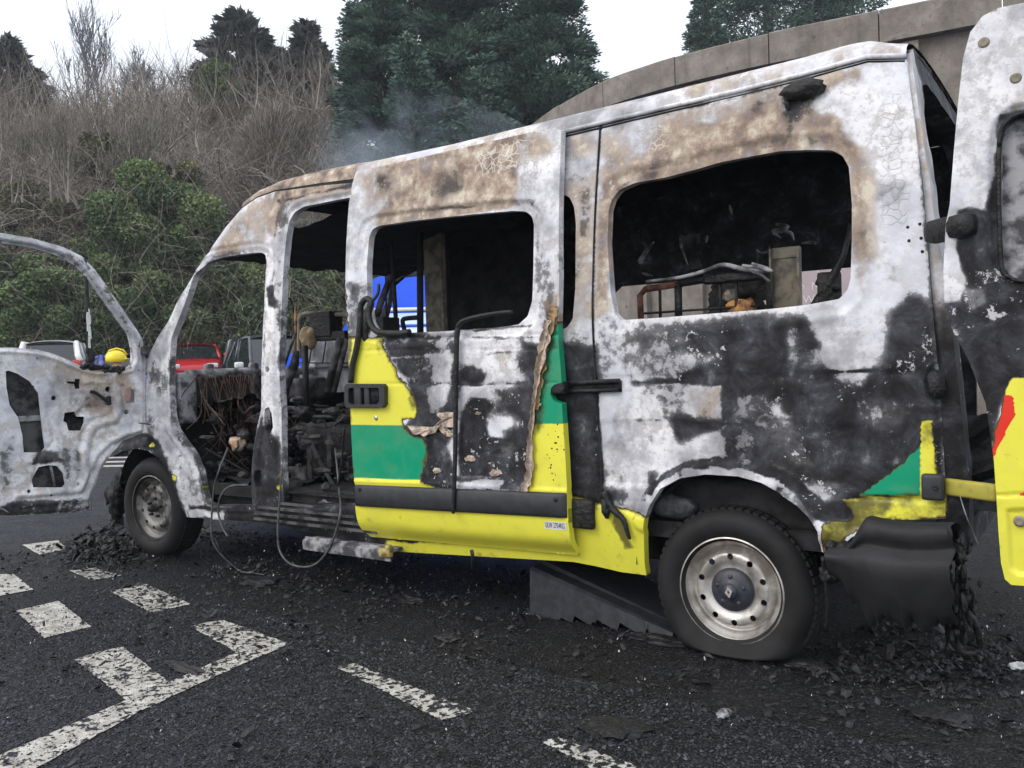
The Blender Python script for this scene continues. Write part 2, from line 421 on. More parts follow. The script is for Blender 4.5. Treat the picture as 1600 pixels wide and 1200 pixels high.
H_SLD = [(441, 400), (444, 370), (448, 345), (456, 331), (470, 322), (500, 316), (546, 307), (700, 272), (835, 242), (846, 250), (848, 400), (846, 600), (848, 780), (700, 790), (555, 788), (440, 790), (436, 720), (436, 640), (433, 560), (436, 480)]
H_SML = [(856, 303), (878, 303), (890, 308), (897, 322), (900, 350), (899, 450), (895, 498), (886, 512), (870, 516), (856, 516)]
H_WIN = [(949, 329), (954, 311), (966, 296), (990, 285), (1035, 277), (1080, 266), (1125, 253), (1170, 244), (1215, 236), (1260, 233), (1299, 234), (1315, 242), (1325, 260), (1330, 320), (1330, 380), (1328, 434),
         (1323, 453), (1310, 467), (1260, 476), (1200, 483), (1110, 490), (1020, 497), (968, 500), (958, 491), (952, 455), (947, 380)]
H_LAT = [(411, 640), (418, 636), (424, 645), (426, 668), (420, 680), (412, 672)]
H_DOT = [(413, 574), (417, 572), (420, 577), (417, 582), (413, 581)]
H_PL = [(394, 736), (407, 735), (409, 750), (407, 763), (396, 762), (393, 750)]
H_PIL = [(244, 606), (248, 604), (250, 612), (249, 622), (245, 622), (243, 614)]
def body_disp(px, uv):
    X = np.stack([uv[:, 0], 0*uv[:, 0], uv[:, 1]], -1); z = uv[:, 1]
    d = fbm(X, 2.6, 3)*.006+fbm(X, 9, 4)*.0022
    dm = np.minimum(segdist(px, H_WIN), 999); 
    d += .012*(1-sstep(14, 24, dm))*(px[:, 0] > 938)
    d -= .004*np.exp(-((dm-27)/5)**2)*(px[:, 0] > 938)
    for zc, a in ((1.18, .006), (.975, .005)): d += a*sstep(zc+.012, zc-.012, z)*(z > .7)*(uv[:, 0] > -.6)
    # wheel arch flange
    ac = [(1009, 812), (1018, 788), (1034, 763), (1063, 747), (1103, 741), (1154, 744), (1190, 754), (1219, 770), (1248, 790), (1266, 808), (1279, 829)]
    da = segdist(px, ac, False); d -= .018*(1-sstep(16, 30, da)); d += .010*np.exp(-((da-21)/3.5)**2)
    af = [(181, 713), (196, 705), (218, 700), (236, 704), (254, 716), (268, 736), (278, 762), (286, 789), (296, 807)]
    d -= .02*(1-sstep(5, 14, segdist(px, af, False)))
    # cab and B pillar pressings
    dc = segdist(px, H_CAB); d += .014*(1-sstep(5, 10, dc)); d += .010*np.exp(-((dc-13)/3)**2)
    ds = segdist(px, H_SLD); d += .018*(1-sstep(4, 8, ds))*(px[:, 0] < 560)
    # seams
    for s in ([(938, 197), (930, 330), (926, 500), (932, 620), (941, 790)], ):
        d += .012*np.exp(-(segdist(px, s, False)/1.6)**2)
    # tail lamp recess
    d += .022*sstep(0, 5, sdf(px, [(1441, 600), (1446, 578), (1456, 568), (1475, 566), (1490, 700), (1490, 790), (1462, 790), (1461, 640)]))
    d += .02*sstep(-3, 3, sdf(px, [(1325, 778), (1480, 778), (1480, 830), (1325, 830)]))
    # rail above the sill
    d += .012*np.exp(-(segdist(px, [(890, 776), (1005, 803)], False)/4)**2)
    # warping around the melted window header
    d += .012*np.exp(-(segdist(px, [(1020, 300), (1240, 245)], False)/40)**2)*fbm(X, 6, 9)
    return d
S = []
def st(*a):
    a = list(a)
    if a[0] == 'soot' and a[2] >= 6: a[2] *= 1.7
    S.append(tuple(a))
# tan scorch over the windows
st('brown', [(940, 215), (1010, 205), (1120, 180), (1230, 150), (1290, 175), (1330, 230), (1350, 320), (1352, 450), (1335, 440), (1325, 250), (1240, 232), (1100, 258), (1000, 280), (960, 300), (945, 345), (940, 500), (926, 500)], 14, .52)
st('brown', [(1030, 205), (1120, 178), (1215, 150), (1250, 235), (1090, 262), (1010, 275)], 16, .72)
st('brown', [(945, 290), (1000, 262), (1100, 245), (1180, 230), (1180, 246), (1020, 284), (955, 330), (945, 480), (930, 480), (932, 340)], 8, .66)
st('brown', [(1290, 185), (1330, 200), (1370, 270), (1372, 420), (1345, 430), (1335, 260), (1300, 232)], 14, .45)
st('brown', [(1005, 150), (1090, 130), (1100, 165), (1020, 190)], 12, .30)
st('crack', [(980, 195), (1040, 180), (1050, 235), (985, 250)], 12, .7)
st('crack', [(1368, 160), (1412, 130), (1425, 300), (1420, 360), (1372, 350)], 12, .72)
st('soot', [(1222, 145), (1276, 140), (1268, 170), (1250, 175), (1238, 235), (1210, 232), (1216, 190)], 10, .62)
st('soot', [(1225, 160), (1255, 158), (1240, 205), (1222, 215)], 6, .8)
st('brown', [(876, 300), (905, 260), (936, 270), (930, 500), (876, 520)], 16, .42)
st('soot', [(876, 252), (905, 250), (930, 225), (938, 200), (932, 280), (900, 310), (876, 300)], 12, .47)
st('soot', [(902, 296), (922, 290), (926, 330), (918, 375), (906, 372)], 5, .52)
st('soot', [(876, 545), (905, 520), (930, 530), (930, 600), (900, 590), (876, 580)], 10, .55)
st('brown', [(880, 215), (1040, 178), (1257, 126), (1350, 98), (1350, 130), (1200, 165), (1040, 215), (945, 240), (880, 250)], 16, .46)
st('brown', [(560, 268), (436, 296), (330, 390), (350, 402), (400, 380), (440, 320), (556, 296)], 12, .62)
st('brown', [(1240, 175), (1300, 175), (1345, 240), (1350, 380), (1330, 400), (1325, 260), (1290, 225)], 14, .62)
st('soot', [(1110, 185), (1200, 165), (1215, 225), (1120, 240)], 18, .36)
st('soot', [(950, 300), (1000, 272), (1100, 252), (1240, 230), (1240, 238), (1100, 262), (1010, 284), (958, 318)], 4, .40)
# dark lower flank
st('soot', [(985, 520), (1040, 508), (1110, 505), (1180, 496), (1262, 492), (1285, 545), (1310, 590), (1345, 600), (1385, 560), (1392, 490), (1418, 462), (1450, 478), (1470, 560), (1476, 812),
            (1325, 812), (1290, 800), (1262, 770), (1215, 735), (1150, 722), (1100, 720), (1080, 700), (1060, 690), (1052, 640), (1030, 610), (1040, 590), (1008, 572), (992, 545)], 9, 1.0)
st('soot', [(1000, 555), (1035, 560), (1050, 600), (1048, 660), (1036, 650), (1028, 600), (1005, 590)], 7, .75)
st('soot', [(1045, 590), (1080, 600), (1090, 640), (1065, 660), (1048, 650)], 6, .55)
st('soot', [(1065, 608), (1095, 600), (1128, 603), (1128, 655), (1090, 662), (1070, 645)], 4, .40)
st('brown', [(1075, 608), (1128, 603), (1128, 655), (1085, 660)], 6, .42)
st('soot', [(1045, 690), (1085, 670), (1128, 665), (1130, 715), (1090, 722), (1055, 722), (1030, 740)], 5, .36)
st('soot', [(1225, 650), (1255, 680), (1272, 730), (1258, 742), (1235, 700), (1215, 665)], 6, .42)
st('soot', [(1190, 640), (1250, 650), (1275, 760), (1230, 730), (1180, 690)], 22, .62)
st('flake', [(1035, 510), (1130, 505), (1140, 590), (1060, 590)], 14, .75)
st('flake', [(1275, 560), (1330, 600), (1380, 600), (1385, 560), (1400, 620), (1300, 640)], 16, .7)
st('flake', [(1395, 560), (1440, 540), (1440, 600), (1395, 600)], 12, .7)
st('flake', [(1235, 740), (1290, 745), (1330, 790), (1280, 800)], 12, .8)
st('flake', [(1150, 600), (1240, 600), (1270, 720), (1190, 720)], 20, .35)
st('flake', [(1440, 470), (1456, 468), (1474, 800), (1458, 800)], 5, .8)
st('soot', [(938, 755), (1000, 765), (1015, 740), (1040, 755), (1020, 790), (940, 785)], 6, .8)
st('soot', [(940, 520), (960, 510), (1000, 530), (1010, 580), (985, 590), (955, 560)], 16, .36)
st('soot', [(944, 690), (990, 720), (1000, 770), (944, 760)], 14, .36)
st('soot', [(941, 612), (1010, 600), (985, 700), (941, 700)], 18, .12)
for (x, y, rx, ry, v) in ((1075, 560, 22, 16, .45), (1108, 560, 16, 12, .5), (1060, 530, 14, 10, .5), (1150, 545, 9, 7, .4), (1236, 540, 5, 18, .35), (1228, 652, 9, 6, .3), (1215, 640, 5, 8, .3), (1335, 560, 40, 10, .5), (1290, 780, 14, 8, .4), (1270, 765, 16, 6, .35), (1300, 760, 12, 5, .4),
    (1175, 635, 30, 20, .72), (1300, 690, 40, 30, 1.3), (1380, 650, 40, 30, .75), (1415, 585, 12, 8, .5), (1412, 515, 14, 9, .62), (1110, 690, 12, 9, .25), (1050, 575, 10, 5, .4), (1210, 590, 40, 12, .8)):
    st('soot', [(x, y, rx, ry)], 7, v)
for (x, y, rx, ry, v) in ((985, 545, 22, 26, .42), (1020, 600, 12, 30, .46), (960, 600, 12, 20, .3), (1000, 690, 30, 12, .28), (1300, 560, 30, 9, .45), (1360, 520, 20, 6, .40), (1320, 530, 20, 8, .42), (1395, 420, 14, 20, .32), (1400, 240, 12, 24, .34), (1330, 470, 14, 8, .34), (906, 440, 12, 30, .5), (915, 560, 12, 14, .4), (890, 240, 12, 14, .45), (1000, 225, 22, 12, .48), (1175, 215, 40, 10, .35)):
    st('soot', [(x, y, rx, ry)], 9, v)
st('soot', [(1005, 782), (1040, 738), (1070, 722), (1117, 712), (1172, 716), (1250, 752), (1290, 790), (1335, 800), (1320, 812), (1290, 814), (1273, 806), (1244, 768), (1206, 748), (1168, 735), (1117, 730), (1070, 736), (1034, 755), (1016, 786)], 3, 1.0)
st('soot', [(1000, 500), (1040, 505), (1060, 590), (1050, 600), (1020, 590), (1000, 560)], 6, .62)
st('soot', [(1128, 598), (1150, 600), (1150, 730), (1130, 720)], 5, 1.0); st('soot', [(1050, 655), (1130, 655), (1128, 672), (1060, 690)], 6, .95)
for (x, y, rx, ry, v) in ((1060, 225, 60, 16, .32), (1160, 200, 50, 20, .38), (1320, 210, 16, 30, .34), (1345, 380, 10, 50, .34), (940, 330, 8, 60, .36), (915, 470, 14, 40, .38), (380, 360, 30, 20, .30), (500, 285, 50, 8, .42)):
    st('soot', [(x, y, rx, ry)], 14, v)
for (pts, w, v) in (([(955, 345), (962, 300), (1000, 268), (1100, 244), (1240, 221), (1300, 221), (1336, 250), (1343, 330)], 1.6, .46), ([(985, 598), (1440, 575)], 3, 1.1), ([(945, 657), (1290, 655)], 1.5, .75),
    ([(1436, 200), (1442, 300), (1456, 468), (1464, 560), (1472, 700), (1474, 800)], 3.5, .62), ([(261, 560), (264, 650), (270, 672), (284, 692), (298, 710), (308, 736), (318, 785), (391, 790)], 3.5, .72), ([(434, 470), (434, 560), (437, 700), (437, 780)], 2.2, .75),
    ([(436, 313), (546, 290)], 2.2, .85), ([(304, 421), (285, 455), (262, 500), (245, 530)], 2, .42), ([(300, 432), (325, 410), (350, 403), (404, 396)], 2, .40), ([(1034, 762), (1063, 746), (1103, 740), (1154, 743), (1190, 753), (1219, 769), (1248, 789)], 1.2, .6),
    ([(436, 330), (428, 380), (424, 450)], 1.6, .5), ([(880, 214), (1040, 177), (1257, 125)], 2, .42), ([(415, 395), (412, 450), (409, 560), (406, 640)], 1.2, .5), ([(1016, 775), (1009, 812), (1006, 850), (1008, 890)], 2.5, .0)):
    st('soot', ('line', pts, w), 3, v)  # edge darkening: shade of grooves, creases and opening lips put into soot
for (x, y0_, y1_, v) in ((948, 500, 590, .5), (962, 505, 570, .42), (1352, 330, 450, .34), (1400, 330, 440, .3), (1186, 165, 225, .5), (1268, 165, 225, .55), (1120, 190, 240, .4), (985, 590, 700, .40), (1005, 600, 690, .42), (970, 620, 740, .33)):
    st('soot', ('line', [(x, y0_), (x+R_.uniform(-4, 4), (y0_+y1_)/2), (x+R_.uniform(-3, 5), y1_)], 5), 8, v)
# arch flange comes out pale
st('soot', [(1016, 786), (1034, 757), (1070, 738), (1117, 732), (1168, 737), (1206, 750), (1190, 756), (1154, 747), (1103, 744), (1063, 750), (1034, 766), (1020, 792)], 2.5, .02)
st('soot', [(1206, 748), (1244, 770), (1273, 806), (1285, 850), (1279, 829), (1248, 790), (1219, 770)], 2.5, .50)
st('soot', [(1060, 740), (1068, 738), (1072, 748), (1064, 750)], 2, .9); st('soot', [(1212, 757), (1222, 760), (1216, 770), (1208, 762)], 2, .9)
# behind the slid-back door
st('soot', [(852, 540), (932, 545), (942, 790), (852, 790)], 8, 1.15)
st('soot', [(852, 500), (876, 500), (876, 600), (852, 600)], 5, .9)
# sooty cab aperture and sill
st('soot', [(240, 565), (262, 560), (268, 690), (300, 720), (318, 790), (300, 806), (270, 735), (240, 705), (180, 712), (180, 690), (225, 675), (228, 600)], 6, .40)
st('soot', [(228, 560), (246, 556), (250, 590), (236, 600), (228, 590)], 6, .75)
st('soot', [(176, 680), (228, 676), (250, 690), (276, 740), (296, 806), (286, 806), (262, 735), (236, 706), (176, 716)], 4, .95)
st('soot', [(300, 792), (405, 795), (436, 780), (560, 790), (850, 800), (850, 880), (600, 866), (430, 830), (300, 812)], 3, 1.2)
st('soot', [(300, 796), (350, 798), (350, 812), (300, 810)], 3, .25)
st('soot', [(388, 690), (405, 650), (424, 680), (436, 690), (438, 815), (388, 815)], 7, .92)
st('soot', [(424, 380), (440, 300), (452, 315), (441, 400), (436, 480), (434, 560), (440, 700), (436, 780), (434, 700), (433, 560), (433, 480)], 2, .42)
st('soot', [(414, 448), (428, 445), (430, 478), (418, 476)], 3, .8)
st('soot', [(270, 500), (285, 470), (310, 420), (300, 440), (285, 480), (268, 530), (262, 545)], 3, .45)
st('soot', [(330, 400), (404, 384), (412, 396), (350, 404), (320, 414)], 4, .42)
st('brown', [(340, 380), (378, 330), (430, 302), (556, 276), (556, 292), (440, 318), (430, 370), (400, 385)], 10, .46)
st('brown', [(430, 297), (556, 270), (556, 288), (434, 314)], 4, .85)
st('crack', [(360, 350), (400, 320), (410, 380), (360, 385)], 10, .0)
st('bare', [(888, 772), (930, 785), (1000, 800), (1025, 812), (1020, 910), (800, 900), (600, 870), (600, 845), (800, 850), (888, 850)], 5, 0.)
st('dirt', [(888, 768), (1010, 795), (1010, 812), (955, 806), (890, 786)], 5, .50)
st('dirt', [(960, 800), (975, 812), (985, 835), (990, 858), (975, 860), (955, 820)], 5, .85)
st('dirt', [(600, 850), (900, 872), (1010, 890), (1010, 905), (600, 880)], 3, .30)
# surviving livery near the tail
st('bare', [(1335, 776), (1365, 760), (1395, 735), (1420, 708), (1438, 695), (1438, 777)], 3, 0.)
st('bare', [(1436, 700), (1440, 655), (1459, 655), (1463, 780), (1436, 780)], 3, .0)
st('bare', [(1315, 779), (1480, 776), (1480, 812), (1400, 815), (1335, 812)], 4, .05)
st('dirt', [(1315, 779), (1400, 779), (1380, 818), (1315, 818)], 8, .85); st('dirt', [(1400, 779), (1480, 776), (1480, 820), (1380, 818)], 5, .40)
st('dirt', [(1436, 700), (1440, 650), (1462, 650), (1463, 705)], 8, .5)
st('bare', [(1285, 815), (1350, 812), (1345, 828), (1320, 840), (1302, 866), (1286, 866)], 3, .05)
st('dirt', [(1280, 812), (1350, 812), (1350, 870), (1280, 870)], 6, .85)
st('liv', [(1300, 776.5), (1370, 680), (1437, 680), (1437, 776.5)], 2, 1., 'raw')
# odd yellow survivors round the cab
for c in ((240, 696, 5, 5), (277, 747, 4, 6), (316, 757, 3, 9), (319, 740, 3, 4), (433, 760, 3, 12), (432, 740, 2, 6)): st('bare', [c], 2, .1)
base = dict(soot=.20, brown=.05, crack=.0, bare=1., liv=-1., flake=.12, dirt=0.)
side = sheet('side_panel', sd2(BODY), [sd2(soften(h, 6)) for h in (H_CAB, H_SLD, H_SML, H_WIN)]+[sd2(h) for h in (H_LAT, H_DOT, H_PL, H_PIL)],
             lambda u, v: np.stack([u, side_y(u, v), v], -1), (0, 1, 0), .0125, M['burnt'], van, painter(base, S), rim=.045, disp=body_disp,
             label='ash white near side panel with a sooty black lower flank and an empty window opening')

# --- roof, cant rail, far side, rear frame
def rail(x0, x1): return [x0+(x1-x0)*i/40 for i in range(41)]
edge = [(1416, 90), (1355, 92), (1257, 119), (1040, 171), (880, 208), (700, 250), (556, 279), (500, 286), (450, 294), (430, 297), (402, 307), (378, 324)]
edge3 = np.array([on_side(*p) for p in edge]); edge3 = edge3[edge3[:, 0].argsort()]
xs = np.linspace(edge3[0, 0], edge3[-1, 0], 110); zs = np.interp(xs, edge3[:, 0], edge3[:, 2])
rows = []
sec = [(0, 0, 0), (.004, .035, 0), (.012, .06, 0), (.05, .085, .3), (.14, .105, .7), (.32, .125, 1), (.60, .14, 1), (.845, .145, 1)]
sec = sec+[(1.69-a, b, c) for a, b, c in sec[:-1][::-1]]
for x, z in zip(xs, zs):
    y0 = float(side_y(x, z)); f = sstep(-3.4, -2.2, x); s_ = (1.99-2*y0)/1.69
    end = sstep(.69, .45, x)
    for a, b, c in sec:
        rows.append((x, y0+a*s_, z+b*(.45+.55*f)*(1-.30*(1-end)*(b > .03))+c*.02*f))
n = len(sec); V = np.array(rows); V += np.array([0, 0, 1.])*(fbm(V, 2.2, 6)*.008)[:, None]*(np.abs(V[:, 1]-.995) < .7)[:, None]
F = np.array([(i*n+j, i*n+j+1, (i+1)*n+j+1, (i+1)*n+j) for i in range(len(xs)-1) for j in range(n-1)])
top = np.concatenate([V, V-np.array([0, 0, .028])]); F2 = F[:, ::-1]+len(V)
ra = {k: np.zeros(len(top)) for k in VAN_ATTR}; ra['bare'][:] = 1
ra['brown'][:len(V)] = .25+.5*sstep(-1.9, -2.3, V[:, 0])+.35*(V[:, 1] > .22)
ra['soot'][:len(V)] = .2+.25*(V[:, 1] > .3); ra['inner'] = np.concatenate([np.zeros(len(V)), np.ones(len(V))])
mk('roof', top, np.concatenate([F[:, ::-1], F2[:, ::-1]]), M['burnt'], van, True, ra, label='rusty brown scorched roof skin')
for x in np.arange(-3.0, .6, .55):      # roof bows seen through the windows
    zz = float(np.interp(x, xs, zs)); mb = MB()
    pts = [(x, .2+1.6*t, zz-.03+.10*math.sin(math.pi*t)) for t in np.linspace(0, 1, 12)]
    mb.tube(pts, .022, 6); mb.build('roof_bow', M['soot'], van)
# gutter groove strip
mb = MB(); g = np.array([on_side(x, y, -.012) for x, y in [(1415, 91), (1355, 92), (1300, 107), (1257, 119), (1150, 146), (1040, 171), (960, 190), (880, 209), (700, 251), (556, 284)]])
mb.tube(g+np.array([0, .004, .010]), .010, 6); 
gp = {k: np.zeros(len(mb.V[0])) for k in VAN_ATTR}; gp['bare'][:] = 1; gp['inner'] = np.zeros(len(mb.V[0])); gp['soot'][:] = .2
mb.build('rain_gutter', M['burnt'], van, attrs=gp)
def far_y(u, v): return 1.99-side_y(u, v)
zr = lambda x: float(np.interp(x, xs, zs))
FO = [(.70, .45), (.70, zr(.69)), (-1, zr(-1)), (-2, zr(-2)), (-2.9, zr(-2.9)), (-3.3, zr(-3.3)), (-3.6, 1.78), (-3.95, 1.36), (-4.2, 1.20), (-4.9, 1.05), (-4.9, .62), (-4.5, .62), (-4.3, .72), (-3.85, .72), (-3.72, .42), (-.5, .42), (-.36, .72), (.36, .72), (.42, .45)]
FW = [(-1.52, 1.30), (-1.52, 1.70), (-1.46, 1.745), (.42, 1.745), (.5, 1.66), (.5, 1.36), (.44, 1.3)]
FC = [(-3.78, 1.34), (-3.52, 1.90), (-3.4, 1.96), (-2.72, 1.96), (-2.70, 1.32)]
FC2 = [(-2.60, 1.30), (-2.60, 1.93), (-2.42, 1.93), (-2.40, 1.30)]
sheet('far_side_panel', FO, [FW, FC, FC2], lambda u, v: np.stack([u, far_y(u, v), v], -1), (0, 1, 0), .07, M['burnt'], van,
      lambda px, uv, X: {**{k: np.zeros(len(px)) for k in VAN_ATTR}, 'bare': np.ones(len(px)), 'soot': np.full(len(px), 1.3)}, rim=.05)
# rear frame round the back doors
RO = [(.10, .50), (0.035, .9), (.02, 1.3), (.06, 1.7), (.15, 2.27), (.20, 2.375), (.32, 2.43), (.6, 2.455), (.995, 2.465), (1.39, 2.455), (1.67, 2.43), (1.79, 2.375), (1.84, 2.27), (1.93, 1.7), (1.97, 1.3), (1.955, .9), (1.89, .5)]
RI = [(.22, .62), (.17, .9), (.16, 1.3), (.20, 1.7), (.27, 2.16), (.36, 2.29), (.5, 2.33), (1.49, 2.33), (1.63, 2.29), (1.72, 2.16), (1.79, 1.7), (1.83, 1.3), (1.82, .9), (1.77, .62)]
def rear_x(u, v): return np.interp(v, [.5, .8, 1.3, 2.3, 2.5], [.865, .872, .835, .70, .66])+.012
sheet('rear_frame', RO, [RI], lambda u, v: np.stack([rear_x(u, v), u, v], -1), (-1, 0, 0), .04, M['burnt'], van,
      lambda px, uv, X: {**{k: np.zeros(len(px)) for k in VAN_ATTR}, 'bare': np.ones(len(px)), 'soot': .22+.8*sstep(1.5, 1.1, uv[:, 1])+.6*(uv[:, 0] > .3), 'brown': np.full(len(px), .3), 'flake': np.full(len(px), .2)},
      rim=.10, disp=lambda px, uv: .006*fbm(np.stack([uv[:, 0], uv[:, 1], uv[:, 1]], -1), 8, 4))
# floor, bulkhead remains, wheel boxes
mb = MB(); mb.box((-1.6, 1.0, .50), (4.6, 1.84, .07)); mb.box((-3.4, 1.0, .42), (1.0, 1.7, .10))
mb.build('floor', M['soot'], van, smooth=False)
for yy in (.34, 1.65): MB().box((0.0, yy, .62), (.95, .42, .20), bev=.04).build('wheel_box', M['soot'], van)
mb = MB()
mb.box((-1.9, 1.0, .36), (4.9, 1.0, .10)); mb.box((-1.6, .45, .34), (2.4, .10, .12)); mb.box((0, 1.0, .34), (.12, 1.6, .12), bev=.03); mb.box((-4.05, 1.0, .34), (.12, 1.5, .12), bev=.03)
mb.build('chassis', M['soot'], van, smooth=False)
mb = MB(); mb.box((-4.35, 1.0, .80), (.75, 1.3, .42), bev=.08); mb.box((-4.55, 1.0, 1.02), (.5, 1.5, .06), bev=.02); mb.build('engine_bay', M['char'], van, smooth=False)
# a crumpled charred dash bulkhead
def crumple(name, c, u, v, nu, nv, amp, mat, parent, seed=0, **kw):
    c, u, v = map(lambda a: np.array(a, float), (c, u, v)); nn = np.cross(u, v); nn /= np.linalg.norm(nn)
    gu, gv = np.meshgrid(np.linspace(0, 1, nu), np.linspace(0, 1, nv), indexing='ij')
    P = c+gu.reshape(-1, 1)*u+gv.reshape(-1, 1)*v
    P = P+nn*(fbm(P, 7, seed)*amp+fbm(P, 22, seed+3)*amp*.35)[:, None]
    ed = (gu*nu < 1) | (gu > 1-1/nu) | (gv < 1/nv) | (gv > 1-1/nv)
    P += (NR.randn(*P.shape)*ed.reshape(-1, 1))*amp*.18
    F = np.array([(i*nv+j, i*nv+j+1, (i+1)*nv+j+1, (i+1)*nv+j) for i in range(nu-1) for j in range(nv-1)])
    m = len(P); V = np.concatenate([P, P-nn*.008])
    b = [(i*nv) for i in range(nu)]
    return mk(name, V, np.concatenate([F, F[:, ::-1]+m]), mat, parent, True, **kw)
crumple('firewall', (-3.96, .12, .50), (0, 1.75, 0), (-.05, 0, .72), 50, 26, .05, M['soot'], van, 3)
crumple('melted_dashboard', (-3.98, .25, .98), (0, 1.6, 0), (.34, 0, .07), 44, 14, .05, M['char'], van, 5)
crumple('burnt_cab_floor', (-4.0, .12, .53), (1.25, 0, 0), (0, 1.7, 0), 34, 40, .07, M['char'], van, 8)
mb = MB(); mb.tube(curve([(-3.80, .16, 1.235), (-3.78, .6, 1.24), (-3.78, 1.1, 1.235), (-3.80, 1.84, 1.24)], 20), .032, 10)
for yy in (.34, .72, .95, 1.3): mb.box((-3.79, yy, 1.255), (.07, .045, .10), bev=.015)
mb.build('dash_beam', M['ashmetal'], van)
mb = MB(); mb.box((-3.80, .16, 1.08), (.05, .14, .34), bev=.02); mb.build('dash_bracket', M['ashmetal'], van)
MB().box((-3.76, .70, 1.02), (.05, .05, .46), bev=.01).build('dash_post', M['chargrey'], van)
mb = MB(); mb.box((-3.70, 1.15, 1.1), (.12, .30, .16), bev=.03); mb.box((-3.72, 1.20, .93), (.16, .42, .02)); mb.box((-3.6, 1.15, .80), (.2, .34, .05), bev=.02)
mb.build('dash_frame', M['chargrey'], van)
# hanging burnt wiring behind the A pillar
mb = MB()
for i in range(46):
    y0 = R_.uniform(.2, .85); x0 = -3.74+R_.uniform(-.05, .08); L = R_.uniform(.25, .65); dy = R_.gauss(0, .10); dx = R_.gauss(.06, .06)
    mb.tube(curve([(x0, y0, 1.22), (x0+dx*.3, y0+dy*.6+R_.gauss(0, .03), 1.22-L*.4), (x0+dx, y0+dy+R_.gauss(0, .04), 1.22-L*.75), (x0+dx*1.6+R_.gauss(0, .05), y0+dy*1.8, 1.22-L)], 9), .0032, 4)
mb.build('wiring_loom', simple('burnt_wire', (.11, .065, .05), .8, .6, 30, bump=0), van, kind='stuff')
bm = bmesh.new(); bmesh.ops.create_icosphere(bm, subdivisions=3, radius=1); V = np.array([v.co[:] for v in bm.verts]); Fi = np.array([[v.index for v in f.verts] for f in bm.faces]); bm.free()
ICO_V, ICO_F = V, Fi
# scattered burnt remains on cab floor
mb = MB()
for i in range(420):
    c = np.array((R_.uniform(-3.98, -2.3), R_.uniform(.10, 1.4), .56+R_.random()**1.6*.42)); s_ = R_.uniform(.008, .042)
    if i % 3: mb.add(ICO_V[:]*np.array([s_*R_.uniform(.5, 2), s_*R_.uniform(.4, 1), s_*R_.uniform(.3, 1)])*(1+.7*fbm(ICO_V, 3, i)[:, None])+c, ICO_F)
    else: d = NR.randn(3)*R_.uniform(.04, .14); mb.tube([c, c+d*.5+NR.randn(3)*.02, c+d], R_.uniform(.003, .009), 5)
mb.build('burnt_interior_debris', simple('interior_wreckage', (.055, .053, .052), .85, .8, 9, bump=.5, col2=(.008, .008, .009)), van, kind='stuff')
p0 = on_y(371, 693, .35)
V = NR.randn(60, 3); V /= np.linalg.norm(V, axis=1)[:, None]

def lump(name, c, r, amp, mat, parent, seed=0, freq=2.2, **kw):
    d = ICO_V*(1+amp*fbm(ICO_V*.5+3, freq*2, seed)[:, None]); return mk(name, d*np.array(r)+np.array(c), ICO_F, mat, parent, True, **kw)
lump('melted_foam_lump', p0, (.055, .045, .05), .7, simple('burnt_foam_pale', (.55, .33, .17), .8, .3, 30, bump=.5, col2=(.62, .56, .50)), van, 2)
# --- sliding door, slid back a little, standing proud of the side
DOFF = -.065
DOOR = [(556, 268), (630, 252), (700, 236), (780, 218), (830, 207), (868, 200), (877, 204), (875, 260), (873, 330), (873, 430), (872, 520), (875, 560), (878, 598), (866, 601), (861, 607), (860, 616), (864, 625), (872, 629), (878, 630),
        (880, 663), (884, 720), (887, 780), (890, 830), (894, 871), (850, 867), (800, 862), (700, 853), (620, 846), (570, 841), (562, 830), (556, 800), (555, 757), (552, 740), (550, 700), (548, 663), (546, 600), (544, 520), (540, 460), (541, 380), (545, 320), (551, 285)]
DWIN = [(592, 352), (640, 345), (690, 339), (740, 334), (800, 329), (820, 330), (829, 337), (832, 350), (831, 420), (829, 470), (822, 494), (808, 507), (780, 511), (700, 517), (640, 520), (600, 520), (586, 517), (577, 505), (572, 470), (571, 410), (574, 370), (580, 357)]
def door_disp(px, uv):
    X = np.stack([uv[:, 0], 0*uv[:, 0], uv[:, 1]], -1)
    d = fbm(X, 3, 13)*.005+fbm(X, 10, 14)*.002
    dm = segdist(px, DWIN); d += .012*(1-sstep(12, 18, dm)); d -= .003*np.exp(-((dm-20)/4)**2)
    d += .007*np.exp(-((px[:, 1]-(529-(px[:, 0]-560)*.022))/1.8)**2)
    d += .007*np.exp(-(segdist(px, [(546, 548), (870, 545)], False)/1.4)**2)*.5
    d += .006*np.exp(-(segdist(px, [(545, 600), (872, 598)], False)/1.5)**2)*.6
    d -= .007*np.exp(-(segdist(px, [(552, 752), (700, 757), (884, 768)], False)/3.0)**2)
    d += .035*sstep(5, -28, segdist(px, [(560, 845), (700, 857), (893, 872)], False)-0)*0
    d += .05*(1-sstep(0, 40, segdist(px, [(560, 845), (700, 857), (893, 872)], False)))**2
    return d
CH = [(545, 525), (578, 528), (592, 522), (600, 540), (612, 562), (625, 590), (640, 610), (652, 628), (655, 645), (646, 655), (630, 656), (632, 668), (645, 678), (660, 682), (670, 695), (668, 720), (660, 740), (660, 752), (700, 764), (770, 768), (822, 766),
      (826, 740), (828, 700), (832, 670), (836, 640), (842, 610), (846, 585), (850, 545), (858, 525), (868, 505), (880, 480), (900, 120), (520, 120)]
T = []
def dt(*a):
    a = list(a)
    if a[0] == 'soot' and a[2] >= 5: a[2] *= 1.5
    if a[0] == 'bare': a[2] = 9
    T.append(tuple(a))
dt('bare', CH, 5, 1.)
dt('brown', [(598, 310), (640, 262), (700, 245), (800, 222), (812, 240), (806, 310), (700, 330), (640, 345), (590, 360), (575, 380)], 12, .72)
